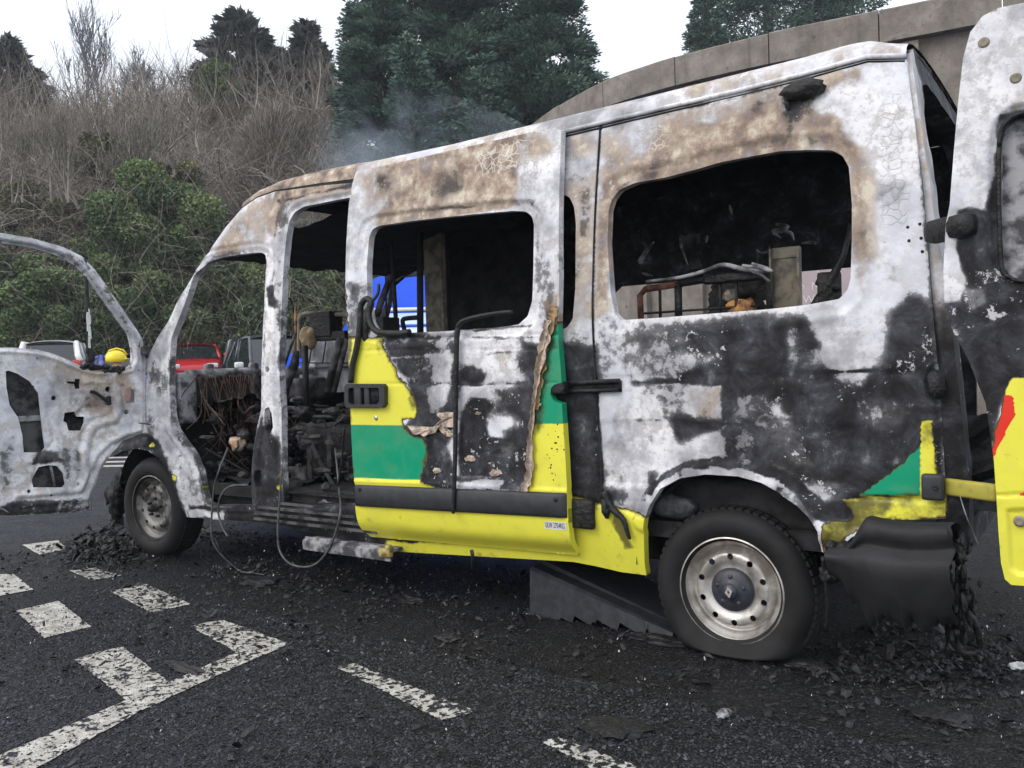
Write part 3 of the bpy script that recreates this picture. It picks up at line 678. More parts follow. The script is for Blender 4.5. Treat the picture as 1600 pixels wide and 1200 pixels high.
dt('brown', [(556, 270), (640, 252), (830, 207), (860, 205), (860, 240), (700, 275), (620, 300), (575, 340)], 14, .50)
dt('brown', [(640, 270), (730, 246), (800, 232), (800, 290), (700, 320), (640, 330)], 14, .78)
dt('soot', [(665, 262), (712, 250), (724, 285), (700, 312), (660, 310)], 16, .45)
dt('brown', [(600, 252), (820, 205), (822, 222), (610, 268)], 6, .7)
dt('crack', [(745, 235), (820, 213), (842, 215), (840, 300), (815, 305), (812, 262), (760, 275), (740, 270)], 10, .95)
dt('soot', [(805, 300), (830, 300), (845, 320), (845, 355), (836, 360), (832, 340), (820, 328), (795, 327)], 5, .62)
dt('soot', [(834, 340), (845, 345), (846, 380), (838, 400), (833, 380)], 5, .5)
dt('brown', [(590, 330), (640, 318), (800, 305), (820, 322), (640, 346), (585, 356)], 6, .6)
dt('flake', [(800, 240), (845, 215), (848, 330), (800, 300)], 10, .3)
dt('soot', [(552, 320), (545, 380), (550, 400), (546, 300)], 3, .35)
dt('soot', [(545, 440), (572, 440), (576, 500), (592, 520), (578, 530), (545, 526)], 8, .60)
dt('soot', [(596, 521), (660, 522), (700, 520), (712, 535), (720, 600), (715, 640), (700, 700), (712, 765), (650, 760), (658, 700), (632, 668), (655, 640), (640, 600), (610, 560)], 5, 1.1)
dt('soot', [(678, 552), (700, 545), (710, 560), (704, 590), (694, 625), (684, 632), (676, 612), (674, 590), (680, 570)], 5, .38)
dt('soot', [(652, 540), (662, 545), (664, 590), (660, 630), (655, 600), (650, 570)], 3, .5)
dt('brown', [(652, 540), (662, 545), (664, 590), (661, 632), (655, 600)], 3, .7)
dt('soot', [(722, 570), (750, 570), (758, 590), (745, 600), (722, 595)], 5, .9)
dt('soot', [(735, 620), (760, 622), (770, 635), (764, 650), (770, 678), (790, 682), (800, 680), (815, 690), (825, 640), (820, 600), (828, 560), (838, 560), (846, 580), (830, 670), (826, 764), (720, 768), (716, 690), (722, 640)], 5, 1.05)
dt('soot', [(762, 665), (790, 660), (800, 680), (785, 684), (765, 680)], 5, .1)
dt('soot', [(700, 745), (720, 742), (790, 750), (780, 766), (712, 766)], 4, .30)
dt('soot', [(780, 700), (800, 690), (812, 700), (800, 720), (785, 722)], 6, .55)
dt('flake', [(680, 540), (830, 540), (830, 765), (680, 765)], 14, .5)
dt('crack', [(722, 535), (790, 530), (800, 580), (730, 575)], 10, .30)
dt('soot', [(845, 450), (866, 440), (868, 505), (850, 520), (842, 500)], 7, .62)
dt('brown', [(852, 470), (872, 460), (874, 520), (862, 545), (856, 540)], 4, .8)
dt('soot', [(845, 540), (858, 520), (850, 600), (838, 640), (836, 610)], 3, .42); dt('brown', [(845, 540), (858, 520), (850, 600), (838, 640), (836, 610)], 3, .85)
for (x, y, rx, ry, v) in ((690, 600, 12, 22, .2), (682, 622, 10, 14, .15), (775, 560, 30, 14, .2), (800, 600, 14, 40, .25), (770, 540, 40, 8, .3), (640, 535, 12, 6, .45), (690, 535, 10, 6, .4), (665, 560, 6, 9, .5), (805, 630, 8, 10, .4), (790, 660, 20, 10, .2), (740, 585, 16, 12, .9), (815, 570, 10, 16, .8), (752, 640, 14, 8, .95), (600, 290, 14, 20, .42), (700, 285, 26, 14, .52), (780, 250, 20, 12, .3), (850, 440, 8, 30, .4), (862, 360, 8, 60, .24), (848, 330, 5, 60, .38), (560, 400, 6, 60, .30)):
    dt('soot', [(x, y, rx, ry)], 7, v)
dt('soot', [(770, 605), (830, 598), (832, 640), (826, 700), (800, 690), (772, 660)], 8, .80); dt('soot', [(640, 530), (670, 530), (676, 600), (660, 650), (640, 600)], 8, .95); dt('soot', [(815, 530), (846, 540), (838, 600), (818, 590)], 6, .8)
dt('soot', [(790, 660, 18, 11)], 7, .12); dt('soot', [(796, 580, 10, 22)], 7, .2)
for (pts, w, v) in (([(590, 345), (600, 337), (650, 330), (740, 322), (812, 315), (836, 324), (843, 350)], 1.6, .5), ([(551, 290), (543, 380), (542, 450)], 1.6, .42), ([(590, 524), (700, 520), (830, 508)], 2, .72), ([(600, 533), (860, 526)], 1.6, .7), ([(600, 560), (860, 548)], 1.2, .55), ([(640, 601), (858, 599)], 1.6, .9), ([(875, 210), (872, 330), (871, 450)], 1.2, .4), ([(700, 748), (826, 752)], 2, .9), ([(560, 271), (868, 203)], 1.2, .4)):
    dt('soot', ('line', pts, w), 3, v)  # painted shade along the door's mouldings, creases and edges, via soot
for x, y0_, y1_, v in ((852, 350, 450, .42), (838, 400, 500, .45), (866, 330, 400, .3), (562, 380, 440, .3), (630, 268, 300, .42), (760, 240, 290, .4)):
    dt('soot', ('line', [(x, y0_), (x+R_.uniform(-3, 3), y1_)], 4), 7, v)
# livery checks
dt('liv', [(540, 664), (700, 664.5), (700, 752), (540, 746)], 1.2, 1., 'raw')
dt('liv', [(700, 500), (900, 500), (900, 662.5), (700, 663)], 1.2, 1., 'raw')
dt('dirt', [(846, 530), (858, 528), (850, 600), (850, 660), (838, 700), (834, 765), (826, 765), (836, 640)], 9, .72)
dt('dirt', [(850, 525), (876, 530), (876, 556), (866, 550), (852, 620), (850, 560)], 8, .78)
dt('dirt', [(575, 520), (600, 520), (606, 548), (590, 560), (586, 535)], 5, .5)
dt('dirt', [(542, 526), (549, 526), (552, 600), (548, 663), (552, 740), (546, 740), (540, 600)], 2.5, .8)
dt('dirt', [(612, 560), (640, 605), (655, 640), (645, 650), (625, 600)], 5, .5)
dt('dirt', [(648, 655), (672, 690), (668, 745), (655, 750), (664, 700)], 4, .75)
base = dict(soot=.16, brown=.06, crack=0., bare=0., liv=-1., flake=.1, dirt=.05)
ddoor = sheet('sliding_door', sd2(DOOR, DOFF), [sd2(soften(DWIN), DOFF)], lambda u, v: np.stack([u, side_y(u, v, DOFF), v], -1), (0, 1, 0), .009, M['burnt'], van,
              painter(base, T, 4.), rim=.042, disp=door_disp, label='half open sliding door, white and tan burnt above, yellow and green livery below')
ORG[ddoor.name] = origin(van)
DOORP = lambda x, y, o=0.: on_side(x, y, DOFF+o)
# grey rub strip with its two screws
mb = MB()
def strip(a, b, h0, h1, off, out, n=40, mbx=None):
    V = []; F = []
    prof = [(0, 0), (0, .6), (.12, 1), (.88, 1), (1, .6), (1, 0)]
    for i in range(n+1):
        t = i/n; e = min(1, min(t, 1-t)*n/1.0+.25)
        tp = on_side(a[0][0]+(a[1][0]-a[0][0])*t, a[0][1]+(a[1][1]-a[0][1])*t, off); bt = on_side(b[0][0]+(b[1][0]-b[0][0])*t, b[0][1]+(b[1][1]-b[0][1])*t, off)
        for s_, o in prof:
            p = tp*(1-s_)+bt*s_; p = p+np.array([0, -out*o*e, 0]); V.append(p)
    k = len(prof)
    for i in range(n):
        for j in range(k-1): F.append((i*k+j, i*k+j+1, (i+1)*k+j+1, (i+1)*k+j))
    F.append(tuple(range(k))); F.append(tuple(n*k+j for j in range(k))[::-1])
    return np.array(V), F
V, F = strip([(555, 757), (886, 770)], [(556, 790), (887, 809)], 0, 0, DOFF, .022)
V[:, 1] -= 0; mb.add(V, F); rub = mb.build('rub_strip', M['plastic'], van); 
rub.parent = ddoor; 
for x, y in ((562, 765), (868, 781)):
    c = DOORP(x, y, -.023); mb = MB(); mb.lathe_y(c, [(.0, -.001), (.006, -.002), (.011, .0), (.012, .004)], 16); mb.build('screw', M['char'], ddoor)
# door handle: recessed pull with a frame
hp = [(541, 600), (596, 600), (600, 604), (600, 632), (596, 637), (541, 637), (538, 632), (538, 604)]
hi_ = [(546, 606), (590, 606), (592, 609), (592, 628), (589, 632), (547, 632), (544, 628), (544, 609)]
o_ = -.03
han = sheet('door_handle', sd2(hp, DOFF+o_), [sd2(hi_, DOFF+o_)], lambda u, v: np.stack([u, side_y(u, v, DOFF+o_), v], -1), (0, 1, 0), .006, M['plastic'], ddoor, rim=.034)
mb = MB(); c = DOORP(569, 619, -.004); mb.box(c, (.215, .004, .125)); mb.build('handle_recess', M['char'], ddoor)
mb = MB(); c = DOORP(560, 619, -.018); mb.box(c, (.050, .022, .10), bev=.008); c = DOORP(574, 619, -.014); mb.box(c, (.036, .018, .10), bev=.006); mb.build('handle_paddle', M['plastic'], ddoor)
mb = MB(); mb.lathe_y(DOORP(587, 653, -.004), [(0, -.002), (.009, -.003), (.0105, 0), (.012, 0), (.013, .006)], 24); mb.build('lock_barrel', M['steel'], ddoor)
# weight sticker
def text_on(name, s, origin_, xdir, zdir, h, mat, parent, depth=.0008, ws=1.0):
    cu = bpy.data.curves.new(name, 'FONT'); cu.body = s; cu.size = 1; cu.extrude = 0.0
    ob = bpy.data.objects.new('tmp', cu); COL.objects.link(ob)
    dg = bpy.context.evaluated_depsgraph_get(); me = ob.evaluated_get(dg).to_mesh()
    V = np.array([v.co[:] for v in me.vertices]); F = [tuple(p.vertices) for p in me.polygons]
    ob.evaluated_get(dg).to_mesh_clear(); bpy.data.objects.remove(ob)
    hh = V[:, 1].max(); V = V*h/hh; V[:, 0] *= ws
    xd = np.array(xdir, float); zd = np.array(zdir, float); nn = np.cross(xd, zd)
    return mk(name, np.array(origin_)+V[:, :1]*xd+V[:, 1:2]*zd+nn*depth, F, mat, parent, False)
a = DOORP(851, 814, -.004); b_ = DOORP(885, 816.5, -.004); c = DOORP(851, 826, -.004)
xd = (b_-a)/np.linalg.norm(b_-a); zd = (a-c)/np.linalg.norm(a-c); L = np.linalg.norm(b_-a); Hh = np.linalg.norm(a-c)
mk('weight_sticker', [c+np.array([0, .0, 0]), c+xd*L, a+xd*L, a], [(0, 1, 2, 3)], M['label'], ddoor, False)
tx = text_on('sticker_text', 'ULW 2754KG', c+xd*.004+zd*.008, xd, zd, Hh*.68, M['ink'], ddoor, .0025)
# squeeze text to fit the sticker
co = np.array([v.co[:] for v in tx.data.vertices]); w = origin(tx); rel = (co+w-(c+xd*.004))@xd; k = (L-.010)/rel.max()
for v, r in zip(tx.data.vertices, rel): v.co = v.co+Vector(xd*(r*(k-1)))
# melted window rubbers and drips on the door
mb = MB(); mb.tube([DOORP(x, y, -.02) for x, y in curve([(548, 598), (551, 570), (558, 540), (563, 500), (564, 478), (572, 467), (580, 473), (576, 490), (580, 508), (592, 519), (620, 521), (640, 519)], 50)], np.linspace(.016, .017, 50), 8)
mb.tube([DOORP(x, y, -.02) for x, y in curve([(575, 478), (590, 460), (592, 444)], 10)], .008, 6)
mb.build('melted_window_seal', M['char'], ddoor)
lump('melted_seal_drip', DOORP(569, 508, -.006), (.026, .012, .085), .3, M['char'], ddoor, 4)
mb = MB(); pts = [DOORP(x, y, -.028) for x, y in curve([(800, 487), (780, 489), (750, 494), (728, 500), (718, 507), (714, 525), (713, 570), (712, 640), (711, 720), (709, 785), (708, 802)], 60)]
mb.tube(pts, np.interp(np.linspace(0, 1, 60), [0, .3, .5, .9, 1], [.009, .012, .014, .010, .008]), 8); mb.build('hanging_rubber_strip', M['char'], ddoor)
# peeled strips of livery film curling off the door
def ribbon(name, pts, wid, mat, parent, curl=.02, off=-.01, seed=0):
    pp = curve(pts, 70); V = []
    for i, (x, y) in enumerate(pp):
        t = i/69; wd = wid(t) if callable(wid) else wid; n_ = vnoise(np.array([[i*.5, seed, 0]]), 1, seed)[0]; n2_ = vnoise(np.array([[i*.9, seed+9, 0]]), 1, seed)[0]
        for k, s_ in enumerate((-1, -.35, .35, 1)):
            V.append(DOORP(x+s_*wd*(1+.9*(n_ if s_ > 0 else n2_)), y, off-curl*(abs(s_)**2)*(1+.5*n2_)))
    F = [(i*4+k, i*4+k+1, i*4+k+5, i*4+k+4) for i in range(69) for k in range(3)]
    return mk(name, V, F, mat, parent, True)
ribbon('peeled_film', [(855, 500), (850, 530), (843, 570), (836, 610), (831, 650), (828, 700), (826, 740), (818, 768)], lambda t: 4.6+1.5*math.sin(t*9), M['tan'], ddoor, .016, -.006, 2)
ribbon('peeled_film', [(866, 478), (862, 505), (853, 540), (846, 575), (841, 620), (838, 640)], lambda t: 4.6+1.6*math.sin(t*14), simple('scorched_ochre_film', (.40, .26, .10), .7, .3, 40, bump=.4, col2=(.25, .19, .13)), ddoor, .012, -.004, 7)
def flap(name, pts, mat, parent, lift=.03, seed=0):
    P = np.array(pts, float); c = P.mean(0); V = [DOORP(c[0], c[1], -.012)]
    Q = densify(P, 4)+NR.randn(len(densify(P, 4)), 2)*.7
    for i, (x, y) in enumerate(Q): V.append(DOORP(x, y, -.006-lift*abs(vnoise(np.array([[i*.35, seed, 1.]]), 1, seed)[0])))
    n = len(Q); return mk(name, V, [(0, 1+i, 1+(i+1) % n) for i in range(n)], mat, parent, False)
flap('peeled_film', [(636, 665), (650, 673), (668, 672), (682, 663), (690, 655), (708, 650), (710, 668), (700, 662), (688, 664), (680, 676), (662, 681), (644, 678)], M['tan'], ddoor, .03, 1)
flap('peeled_film', [(684, 664), (698, 668), (710, 678), (704, 683), (696, 681), (686, 672)], M['tan'], ddoor, .045, 4)
flap('peeled_film', [(682, 648), (696, 643), (710, 645), (711, 656), (692, 660)], M['tan'], ddoor, .02, 6)
for i, (x, y, r) in enumerate(((746, 645, 5), (734, 717, 9), (775, 739, 10), (765, 724, 3), (682, 735, 7))):
    flap('peeled_film', [(x-r, y), (x-r*.4, y-r*.6), (x+r*.6, y-r*.5), (x+r*1.1, y+r*.1), (x+r*.3, y+r*.5), (x-r*.6, y+r*.5)], M['tan'], ddoor, .01, i)
mb = MB(); mb.tube([DOORP(737, 860, .02), DOORP(738, 872, .02), DOORP(737, 888, .02)], [.010, .006, .004], 6); mb.tube([DOORP(739, 862, .02), DOORP(741, 876, .02)], [.006, .003], 6); mb.build('hanging_drip', M['chargrey'], ddoor)
# sliding track on the rear flank and the door's arm
mb = MB(); a = on_side(862, 606, -.01); b_ = on_side(970, 602, -.004)
mb.tube([on_side(862, 600, -.014), on_side(968, 595, -.010)], .012, 6); mb.tube([on_side(862, 613, -.014), on_side(966, 609, -.010)], .010, 6); mb.box((a+b_)/2+np.array([0, .012, .0]), (abs(b_[0]-a[0]), .01, .05))
mb.build('sliding_track', M['char'], van)
mb = MB(); mb.box(on_side(875, 606, -.04), (.07, .05, .06), bev=.012); mb.build('door_arm', M['char'], van)
mb = MB(); c = on_side(909, 803, -.014); mb.box(c, (.13, .035, .135), bev=.02); mb.build('trim_end', M['char'], van)
# burnt side marker lamp above the rear window
lump('melted_marker_lamp', on_side(1254, 140, -.03), (.085, .035, .040), .35, M['char'], van, 3, 3)
lump('melted_marker_lamp', on_side(1230, 158, -.012), (.012, .012, .035), .4, M['char'], van, 5)
# hanging melted trim in front of the rear wheel
lump('melted_trim', on_side(948, 790, -.02), (.020, .012, .055), .3, M['char'], van, 1)
mb = MB(); mb.tube([on_side(x, y, -.022) for x, y in curve([(944, 768), (950, 785), (962, 800), (974, 812), (980, 830), (984, 842)], 24)], np.linspace(.020, .008, 24), 7); mb.tube([on_side(x, y, -.02) for x, y in [(946, 780), (945, 800), (949, 810)]], [.02, .016, .008], 7)
mb.build('melted_trim', M['char'], van)

# --- rear bumper corner, sagging
nb = 90; prof = [(-.17, .02), (-.15, .12), (-.09, .20), (-.02, .235), (.02, .225), (.035, .19), (.03, .15), (.012, .125), (.014, .11), (.055, .095), (.070, .06), (.060, 0.), (.045, -.07), (.025, -.14), (.0, -.20), (-.03, -.235)]
A0 = on_side(1300, 872, -.05); B0 = on_side(1494, 885, -.14); V = []
for i in range(nb):
    t = i/(nb-1); c = A0*(1-t)+B0*t; h = (.40+.60*sstep(0, .36, t))*(1+.04*math.sin(t*5)); sag = -.03*math.sin(t*math.pi)-.035*t
    for j_, (o, z) in enumerate(prof):
        up = sstep(.10, .34, t) if z > .13 else 1; rag = (vnoise(np.array([[t*14, j_*.3, 1.]]), 1, 5)[0]*.03+vnoise(np.array([[t*50, j_*.3, 3.]]), 1, 5)[0]*.012)*(j_ >= len(prof)-2)
        V.append(c+np.array([0, -(o*(.4+.6*up)+.04), z*h*.80*(.45+.55*up)+sag+.01+rag]))
V = np.array(V); tt_ = np.repeat(np.linspace(0, 1, nb), len(prof)); V += fbm(V, 4, 6)[:, None]*np.array([.0, .012, .010])+fbm(V, 22, 8)[:, None]*np.array([.003, .005, .004])
V[:, 0] += np.where(tt_ > .97, fbm(V, 30, 2)*.03, 0); k = len(prof)
F = np.array([(i*k+j, i*k+j+1, (i+1)*k+j+1, (i+1)*k+j) for i in range(nb-1) for j in range(k-1)])
m_ = len(V); V2 = V+np.array([0, .012, 0]); mk('rear_bumper', np.concatenate([V, V2]), np.concatenate([F[:, ::-1], F+m_]), M['bumper'], van, True)
mb = MB()
for i in range(60):
    t = R_.random(); c = on_side(1500+R_.gauss(0, 13), 845+R_.random()**1.4*165, -.12+R_.gauss(0, .03)); s_ = R_.uniform(.005, .018)
    mb.add(ICO_V[:]*np.array([s_*.7, s_*.6, s_*R_.uniform(.8, 2.6)])*(1+.5*fbm(ICO_V, 3, i)[:, None])+c, ICO_F)
for i in range(16):
    x = 1490+R_.gauss(10, 14); y = R_.uniform(860, 960); mb.tube([on_side(x, y, -.12), on_side(x+R_.gauss(0, 6), y+25, -.12), on_side(x+R_.gauss(0, 8), y+R_.uniform(40, 70), -.11)], [.007, .006, .003], 5)
mb.build('melted_bumper_end', M['char'], van, kind='stuff')
mb = MB()
for i in range(12):
    x = R_.uniform(1284, 1325); y = R_.uniform(850, 905); s_ = R_.uniform(.015, .04); mb.add(ICO_V*s_*(1+.5*fbm(ICO_V, 3, i)[:, None])+on_side(x, y, -.05), ICO_F)
mb.tube([on_side(x, y, -.07) for x, y in curve([(1286, 870), (1290, 900), (1294, 950), (1290, 985)], 14)], .010, 6)
mb.build('melted_bumper_corner', M['char'], van, kind='stuff')
mb = MB(); mb.tube([on_side(x, y, -.08) for x, y in curve([(1490, 960), (1500, 985), (1530, 1010), (1524, 975), (1508, 955)], 20)], .012, 6); mb.tube([on_side(x, y, -.09) for x, y in curve([(1486, 940), (1486, 985), (1500, 1015), (1525, 1020)], 20)], .016, 6); mb.build('dangling_trim', M['char'], van)

# --- hinges and open rear door
mb = MB(); a = on_side(1452, 362, -.02); b_ = on_y(1518, 352, -.13)
mb.box((a+b_)/2, (np.linalg.norm(b_-a), .07, .085), rz=math.atan2(b_[1]-a[1], b_[0]-a[0]), bev=.03); mb.build('door_hinge', M['char'], van)
mb = MB(); a = on_side(1477, 766, .02); b_ = on_y(1558, 764, -.08); mb.box((a+b_)/2, (np.linalg.norm(b_-a), .03, .060), rz=math.atan2(b_[1]-a[1], b_[0]-a[0]), bev=.01)
hp_ = {k: np.zeros(len(mb.V[0])) for k in VAN_ATTR}; hp_['dirt'][:] = .45; hp_['liv'][:] = -1; hp_['inner'] = np.zeros(len(mb.V[0])); mb.build('door_hinge', M['burnt_dull'], van, attrs=hp_)
mb = MB(); c = on_side(1458, 761, -.012); mb.box(c, (.075, .04, .095), bev=.012); lmp = mb.build('lamp_socket', M['plastic'], van)
mb = MB(); mb.lathe_y(on_side(1461, 762, -.034), [(0, 0), (.006, -.002), (.010, -.003), (.012, .004)], 14); mb.build('socket_screw', M['char'], lmp)
lump('melted_lamp', on_side(1462, 600, .0), (.03, .02, .05), .4, M['char'], van, 5)
RD = -.10
def rd(p): return [tuple(on_y(x, y, RD)[[0, 2]]) for x, y in p]
RDO = [(1478, 350), (1484, 320), (1490, 240), (1497, 160), (1505, 90), (1516, 50), (1535, 25), (1560, 12), (1600, 4), (1660, 0), (1740, 5), (1760, 300), (1770, 600), (1772, 930), (1680, 922), (1580, 914), (1570, 905), (1564, 880), (1560, 830), (1557, 780), (1553, 720), (1549, 690), (1540, 630), (1512, 560), (1490, 520), (1476, 480), (1474, 420)]
RDW = [(1562, 230), (1568, 200), (1585, 182), (1610, 176), (1690, 170), (1702, 200), (1706, 430), (1690, 442), (1600, 438), (1578, 432), (1566, 415), (1562, 380)]
def rdisp(px, uv):
    X = np.stack([uv[:, 0], 0*uv[:, 0], uv[:, 1]], -1); d = fbm(X, 3, 21)*.006+fbm(X, 11, 4)*.002
    dm = segdist(px, RDW); d += .02*(1-sstep(8, 18, dm)); d += .008*np.exp(-((dm-14)/3)**2)
    d += .008*np.exp(-(segdist(px, [(1556, 774), (1700, 770)], False)/2)**2)
    d += .012*sstep(0, 4, sdf(px, [(1572, 795), (1700, 790), (1700, 905), (1590, 900), (1578, 890)]))
    return d
RS = []
RS.append(('soot', [(1540, 330), (1552, 260), (1560, 180), (1600, 170), (1600, 190), (1570, 230), (1565, 410), (1600, 440), (1800, 440), (1800, 620), (1580, 600), (1560, 640), (1549, 700), (1500, 560), (1470, 540), (1470, 470), (1500, 470), (1515, 440), (1492, 390), (1494, 330), (1520, 325)], 7, 1.0))
RS.append(('soot', [(1474, 400), (1495, 400), (1500, 440), (1478, 460)], 6, .1))
RS.append(('flake', [(1480, 400), (1600, 430), (1600, 520), (1480, 520)], 12, .9))
RS.append(('soot', [(1503, 450), (1540, 448), (1545, 470), (1515, 485)], 6, .42))
RS.append(('bare', [(1582, 590), (1800, 590), (1800, 960), (1540, 960), (1549, 695), (1562, 650), (1570, 610)], 3, 0.))
RS.append(('dirt', [(1545, 775), (1800, 772), (1800, 790), (1556, 794)], 3, .28))
RS.append(('dirt', [(1556, 880), (1565, 905), (1800, 920), (1800, 940), (1556, 930)], 5, .5))
RS.append(('liv', [(1545, 700), (1558, 655), (1570, 618), (1582, 620), (1585, 648), (1568, 680), (1552, 712)], 1.5, 3., 'raw'))
RS.append(('liv', [(1592, 775), (1700, 700), (1760, 700), (1640, 775)], 1.5, 3., 'raw'))
RS.append(('dirt', [(1585, 648), (1568, 682), (1553, 716), (1551, 708), (1567, 676), (1582, 645)], 2.5, .35))
RDM = burnt_mat('burnt_rear_door', green=(.75, .035, .015))
rdoor = sheet('rear_door', rd(RDO), [rd(soften(RDW))], lambda u, v: np.stack([u, 0*u+RD, v], -1), (0, 1, 0), .0085, RDM, van,
              painter(dict(soot=.12, brown=.03, crack=0, bare=1., liv=-1, flake=.1, dirt=.04), RS, 5.), rim=.05, disp=rdisp, label='opened rear door, white above, soot band, red and yellow chevrons below')
a = rd([(1562, 178), (1706, 172), (1706, 440), (1562, 440)])
mb = MB(); fr = closed_curve([on_y(x, y, RD+.012) for x, y in [(1561, 230), (1567, 199), (1585, 181), (1611, 175), (1650, 172), (1692, 170), (1704, 200), (1708, 300), (1707, 430), (1690, 443), (1600, 439), (1577, 433), (1565, 415), (1561, 320)]], 70)
mb.tube(np.vstack([fr, fr[:1]]), .008, 6); mb.build('window_seal', M['char'], rdoor)
crumple('inner_trim', on_y(1566, 436, RD+.045), on_y(1702, 436, RD+.045)-on_y(1566, 436, RD+.045), on_y(1566, 180, RD+.045)-on_y(1566, 436, RD+.045), 20, 30, .006, M['ashmetal'], rdoor, 4)
for x, y in ((1537, 66), (1587, 122), (1593, 815)):
    mb = MB(); mb.lathe_y(on_y(x, y, RD-.002), [(0, .0), (.010, -.002), (.013, -.003), (.017, 0), (.019, .004)], 20); mb.build('door_buffer', M['tanmetal'], rdoor)

# --- cab door, swung wide open, inner side towards us
DH = np.array([-4.0, -.005, 0]); DD = np.array([-.215, -.975, 0.]); DD /= np.linalg.norm(DD); DN = np.array([DD[1], -DD[0], 0.])   # DN points away from the viewer side
if DN@(CP-DH) > 0: DN = -DN
def on_door(px, py, off=0.):
    d = ray(px, py); t = ((DH+DN*off-CP)@DN)/(d@DN); return CP+d*t
def dv(p): 
    out = []
    for x, y in p: q = on_door(x, y)-DH; out.append((float(q@DD), float(q[2])))
    return out
CDO = [(-75, 352), (-30, 356), (0, 363), (50, 371), (100, 385), (130, 400), (150, 421), (172, 452), (195, 485), (212, 510), (224, 528), (229, 560), (229, 660), (224, 676), (210, 683), (194, 689), (175, 708), (161, 731), (149, 759), (144, 773), (143, 796), (120, 801), (23, 807), (5, 796), (-75, 800)]
CDW = [(-58, 372), (-20, 374), (0, 379), (50, 387), (93, 400), (118, 415), (135, 432), (160, 465), (183, 498), (201, 522), (206, 545), (207, 562), (202, 574), (185, 577), (152, 577), (131, 573), (105, 561), (82, 552), (58, 546), (20, 543), (-58, 543)]
CDH = [[(9, 580), (14, 579), (28, 584), (47, 596), (61, 615), (64, 645), (68, 680), (71, 700), (66, 707), (37, 707), (35, 680), (28, 652), (15, 633), (10, 605)],
       [(61, 730), (75, 727), (90, 728), (100, 740), (103, 757), (98, 762), (53, 762), (51, 750)],
       [(101, 645), (117, 643), (120, 651), (132, 651), (132, 660), (127, 673), (107, 673), (104, 661), (99, 658)],
       [(196, 607), (204, 604), (206, 608), (212, 609), (212, 629), (198, 630), (194, 620)],
       [(105, 596), (117, 596), (117, 592), (125, 592), (126, 607), (118, 608), (116, 600), (105, 599)]]
for x, y, r in ((84, 622, 4), (169, 608, 4.6), (198, 644, 4.2), (191, 602, 3), (45.5, 768, 3), (80, 774, 2.2), (219, 536, 2), (219, 541, 3.4), (58, 560, 1.6), (53, 604, 1.6), (217, 579, 2.2)):
    CDH.append([(x+r*math.cos(a_), y+r*math.sin(a_)) for a_ in np.linspace(0, 6.28, 9)[:-1]])
ridge1 = [(178, 590), (184, 612), (187, 640), (180, 655), (150, 664), (138, 680), (133, 705), (133, 745), (124, 765)]
ridge2 = [(225, 680), (200, 685), (176, 696), (156, 716), (144, 745), (132, 772), (30, 782)]
ridge3 = [(60, 600), (75, 640), (84, 690), (62, 712), (50, 760)]
ridge4 = [(40, 640), (10, 600), (0, 580)]
def cdisp(px, uv):
    X = np.stack([uv[:, 0], uv[:, 1], uv[:, 1]], -1); d = fbm(X, 6, 2)*.006+fbm(X, 18, 4)*.003
    d += .013*np.exp(-(segdist(px, ridge1, False)/5)**2)*-1; d += .008*np.exp(-((segdist(px, ridge1, False)-9)/3)**2)
    d += .010*np.exp(-(segdist(px, ridge2, False)/3)**2); d -= .012*np.exp(-((segdist(px, ridge2, False)-8)/4)**2)
    d += .008*np.exp(-(segdist(px, ridge3, False)/3)**2)
    d += .012*sstep(0, 6, sdf(px, [(108, 598), (178, 596), (182, 640), (150, 655), (108, 650)]))*(.6+fbm(X, 16, 8))
    d += .010*sstep(0, 5, sdf(px, [(40, 722), (110, 716), (128, 770), (40, 775)]))
    d -= .010*np.exp(-((segdist(px, CDW)-7)/2.5)**2); d += .010*(1-sstep(2, 5, segdist(px, CDW)))
    d += .02*(1-sstep(0, 7, segdist(px, CDO)))
    return d
CS = [('soot', [(-80, 350), (0, 362), (100, 384), (150, 420), (216, 515), (206, 530), (206, 574), (130, 578), (180, 575), (200, 570), (205, 540), (140, 440), (95, 402), (0, 380), (-80, 376)], 2.5, .60),
      ('soot', [(90, 700), (120, 700), (132, 730), (124, 770), (105, 760), (100, 735)], 6, .52), ('soot', [(0, 690), (25, 680), (24, 740), (8, 770), (-5, 760)], 8, .45),
      ('soot', [(20, 785), (143, 776), (143, 800), (20, 808), (0, 795)], 4, .8), ('soot', [(60, 700), (90, 705), (100, 720), (80, 724), (50, 730)], 4, .6),
      ('soot', [(83, 568), (103, 570), (100, 592), (84, 590)], 4, .45), ('brown', [(80, 560), (200, 575), (215, 640), (160, 660), (90, 610)], 14, .40),
      ('soot', [(100, 600), (180, 596), (184, 640), (120, 650)], 14, .38)]
cdoor = sheet('cab_door', dv(CDO), [dv(soften(CDW))]+[dv(h) for h in CDH], lambda u, v: DH+u[:, None]*DD+np.stack([0*v, 0*v, v], -1), tuple(DN), .0085, M['burnt'], van,
              painter(dict(soot=.15, brown=.14, crack=0, bare=1., liv=-1, flake=.1, dirt=0), CS, 4.), rim=.022, disp=cdisp, label='stripped cab door wide open, grey white pressed steel with cut-outs')
skin_o = [(-75, 548), (60, 552), (105, 566), (150, 580), (175, 585), (185, 600), (180, 650), (170, 690), (150, 740), (143, 773), (143, 797), (23, 806), (-75, 800)]
def dv2(p, off): return [(float((on_door(x, y, off)-DH)@DD), float(on_door(x, y, off)[2])) for x, y in p]
sheet('outer_skin', dv2(skin_o, .075), [], lambda u, v: DH+DN*.075+u[:, None]*DD+np.stack([0*v, 0*v, v], -1), tuple(DN), .03, M['chargrey'], cdoor, rim=.004)
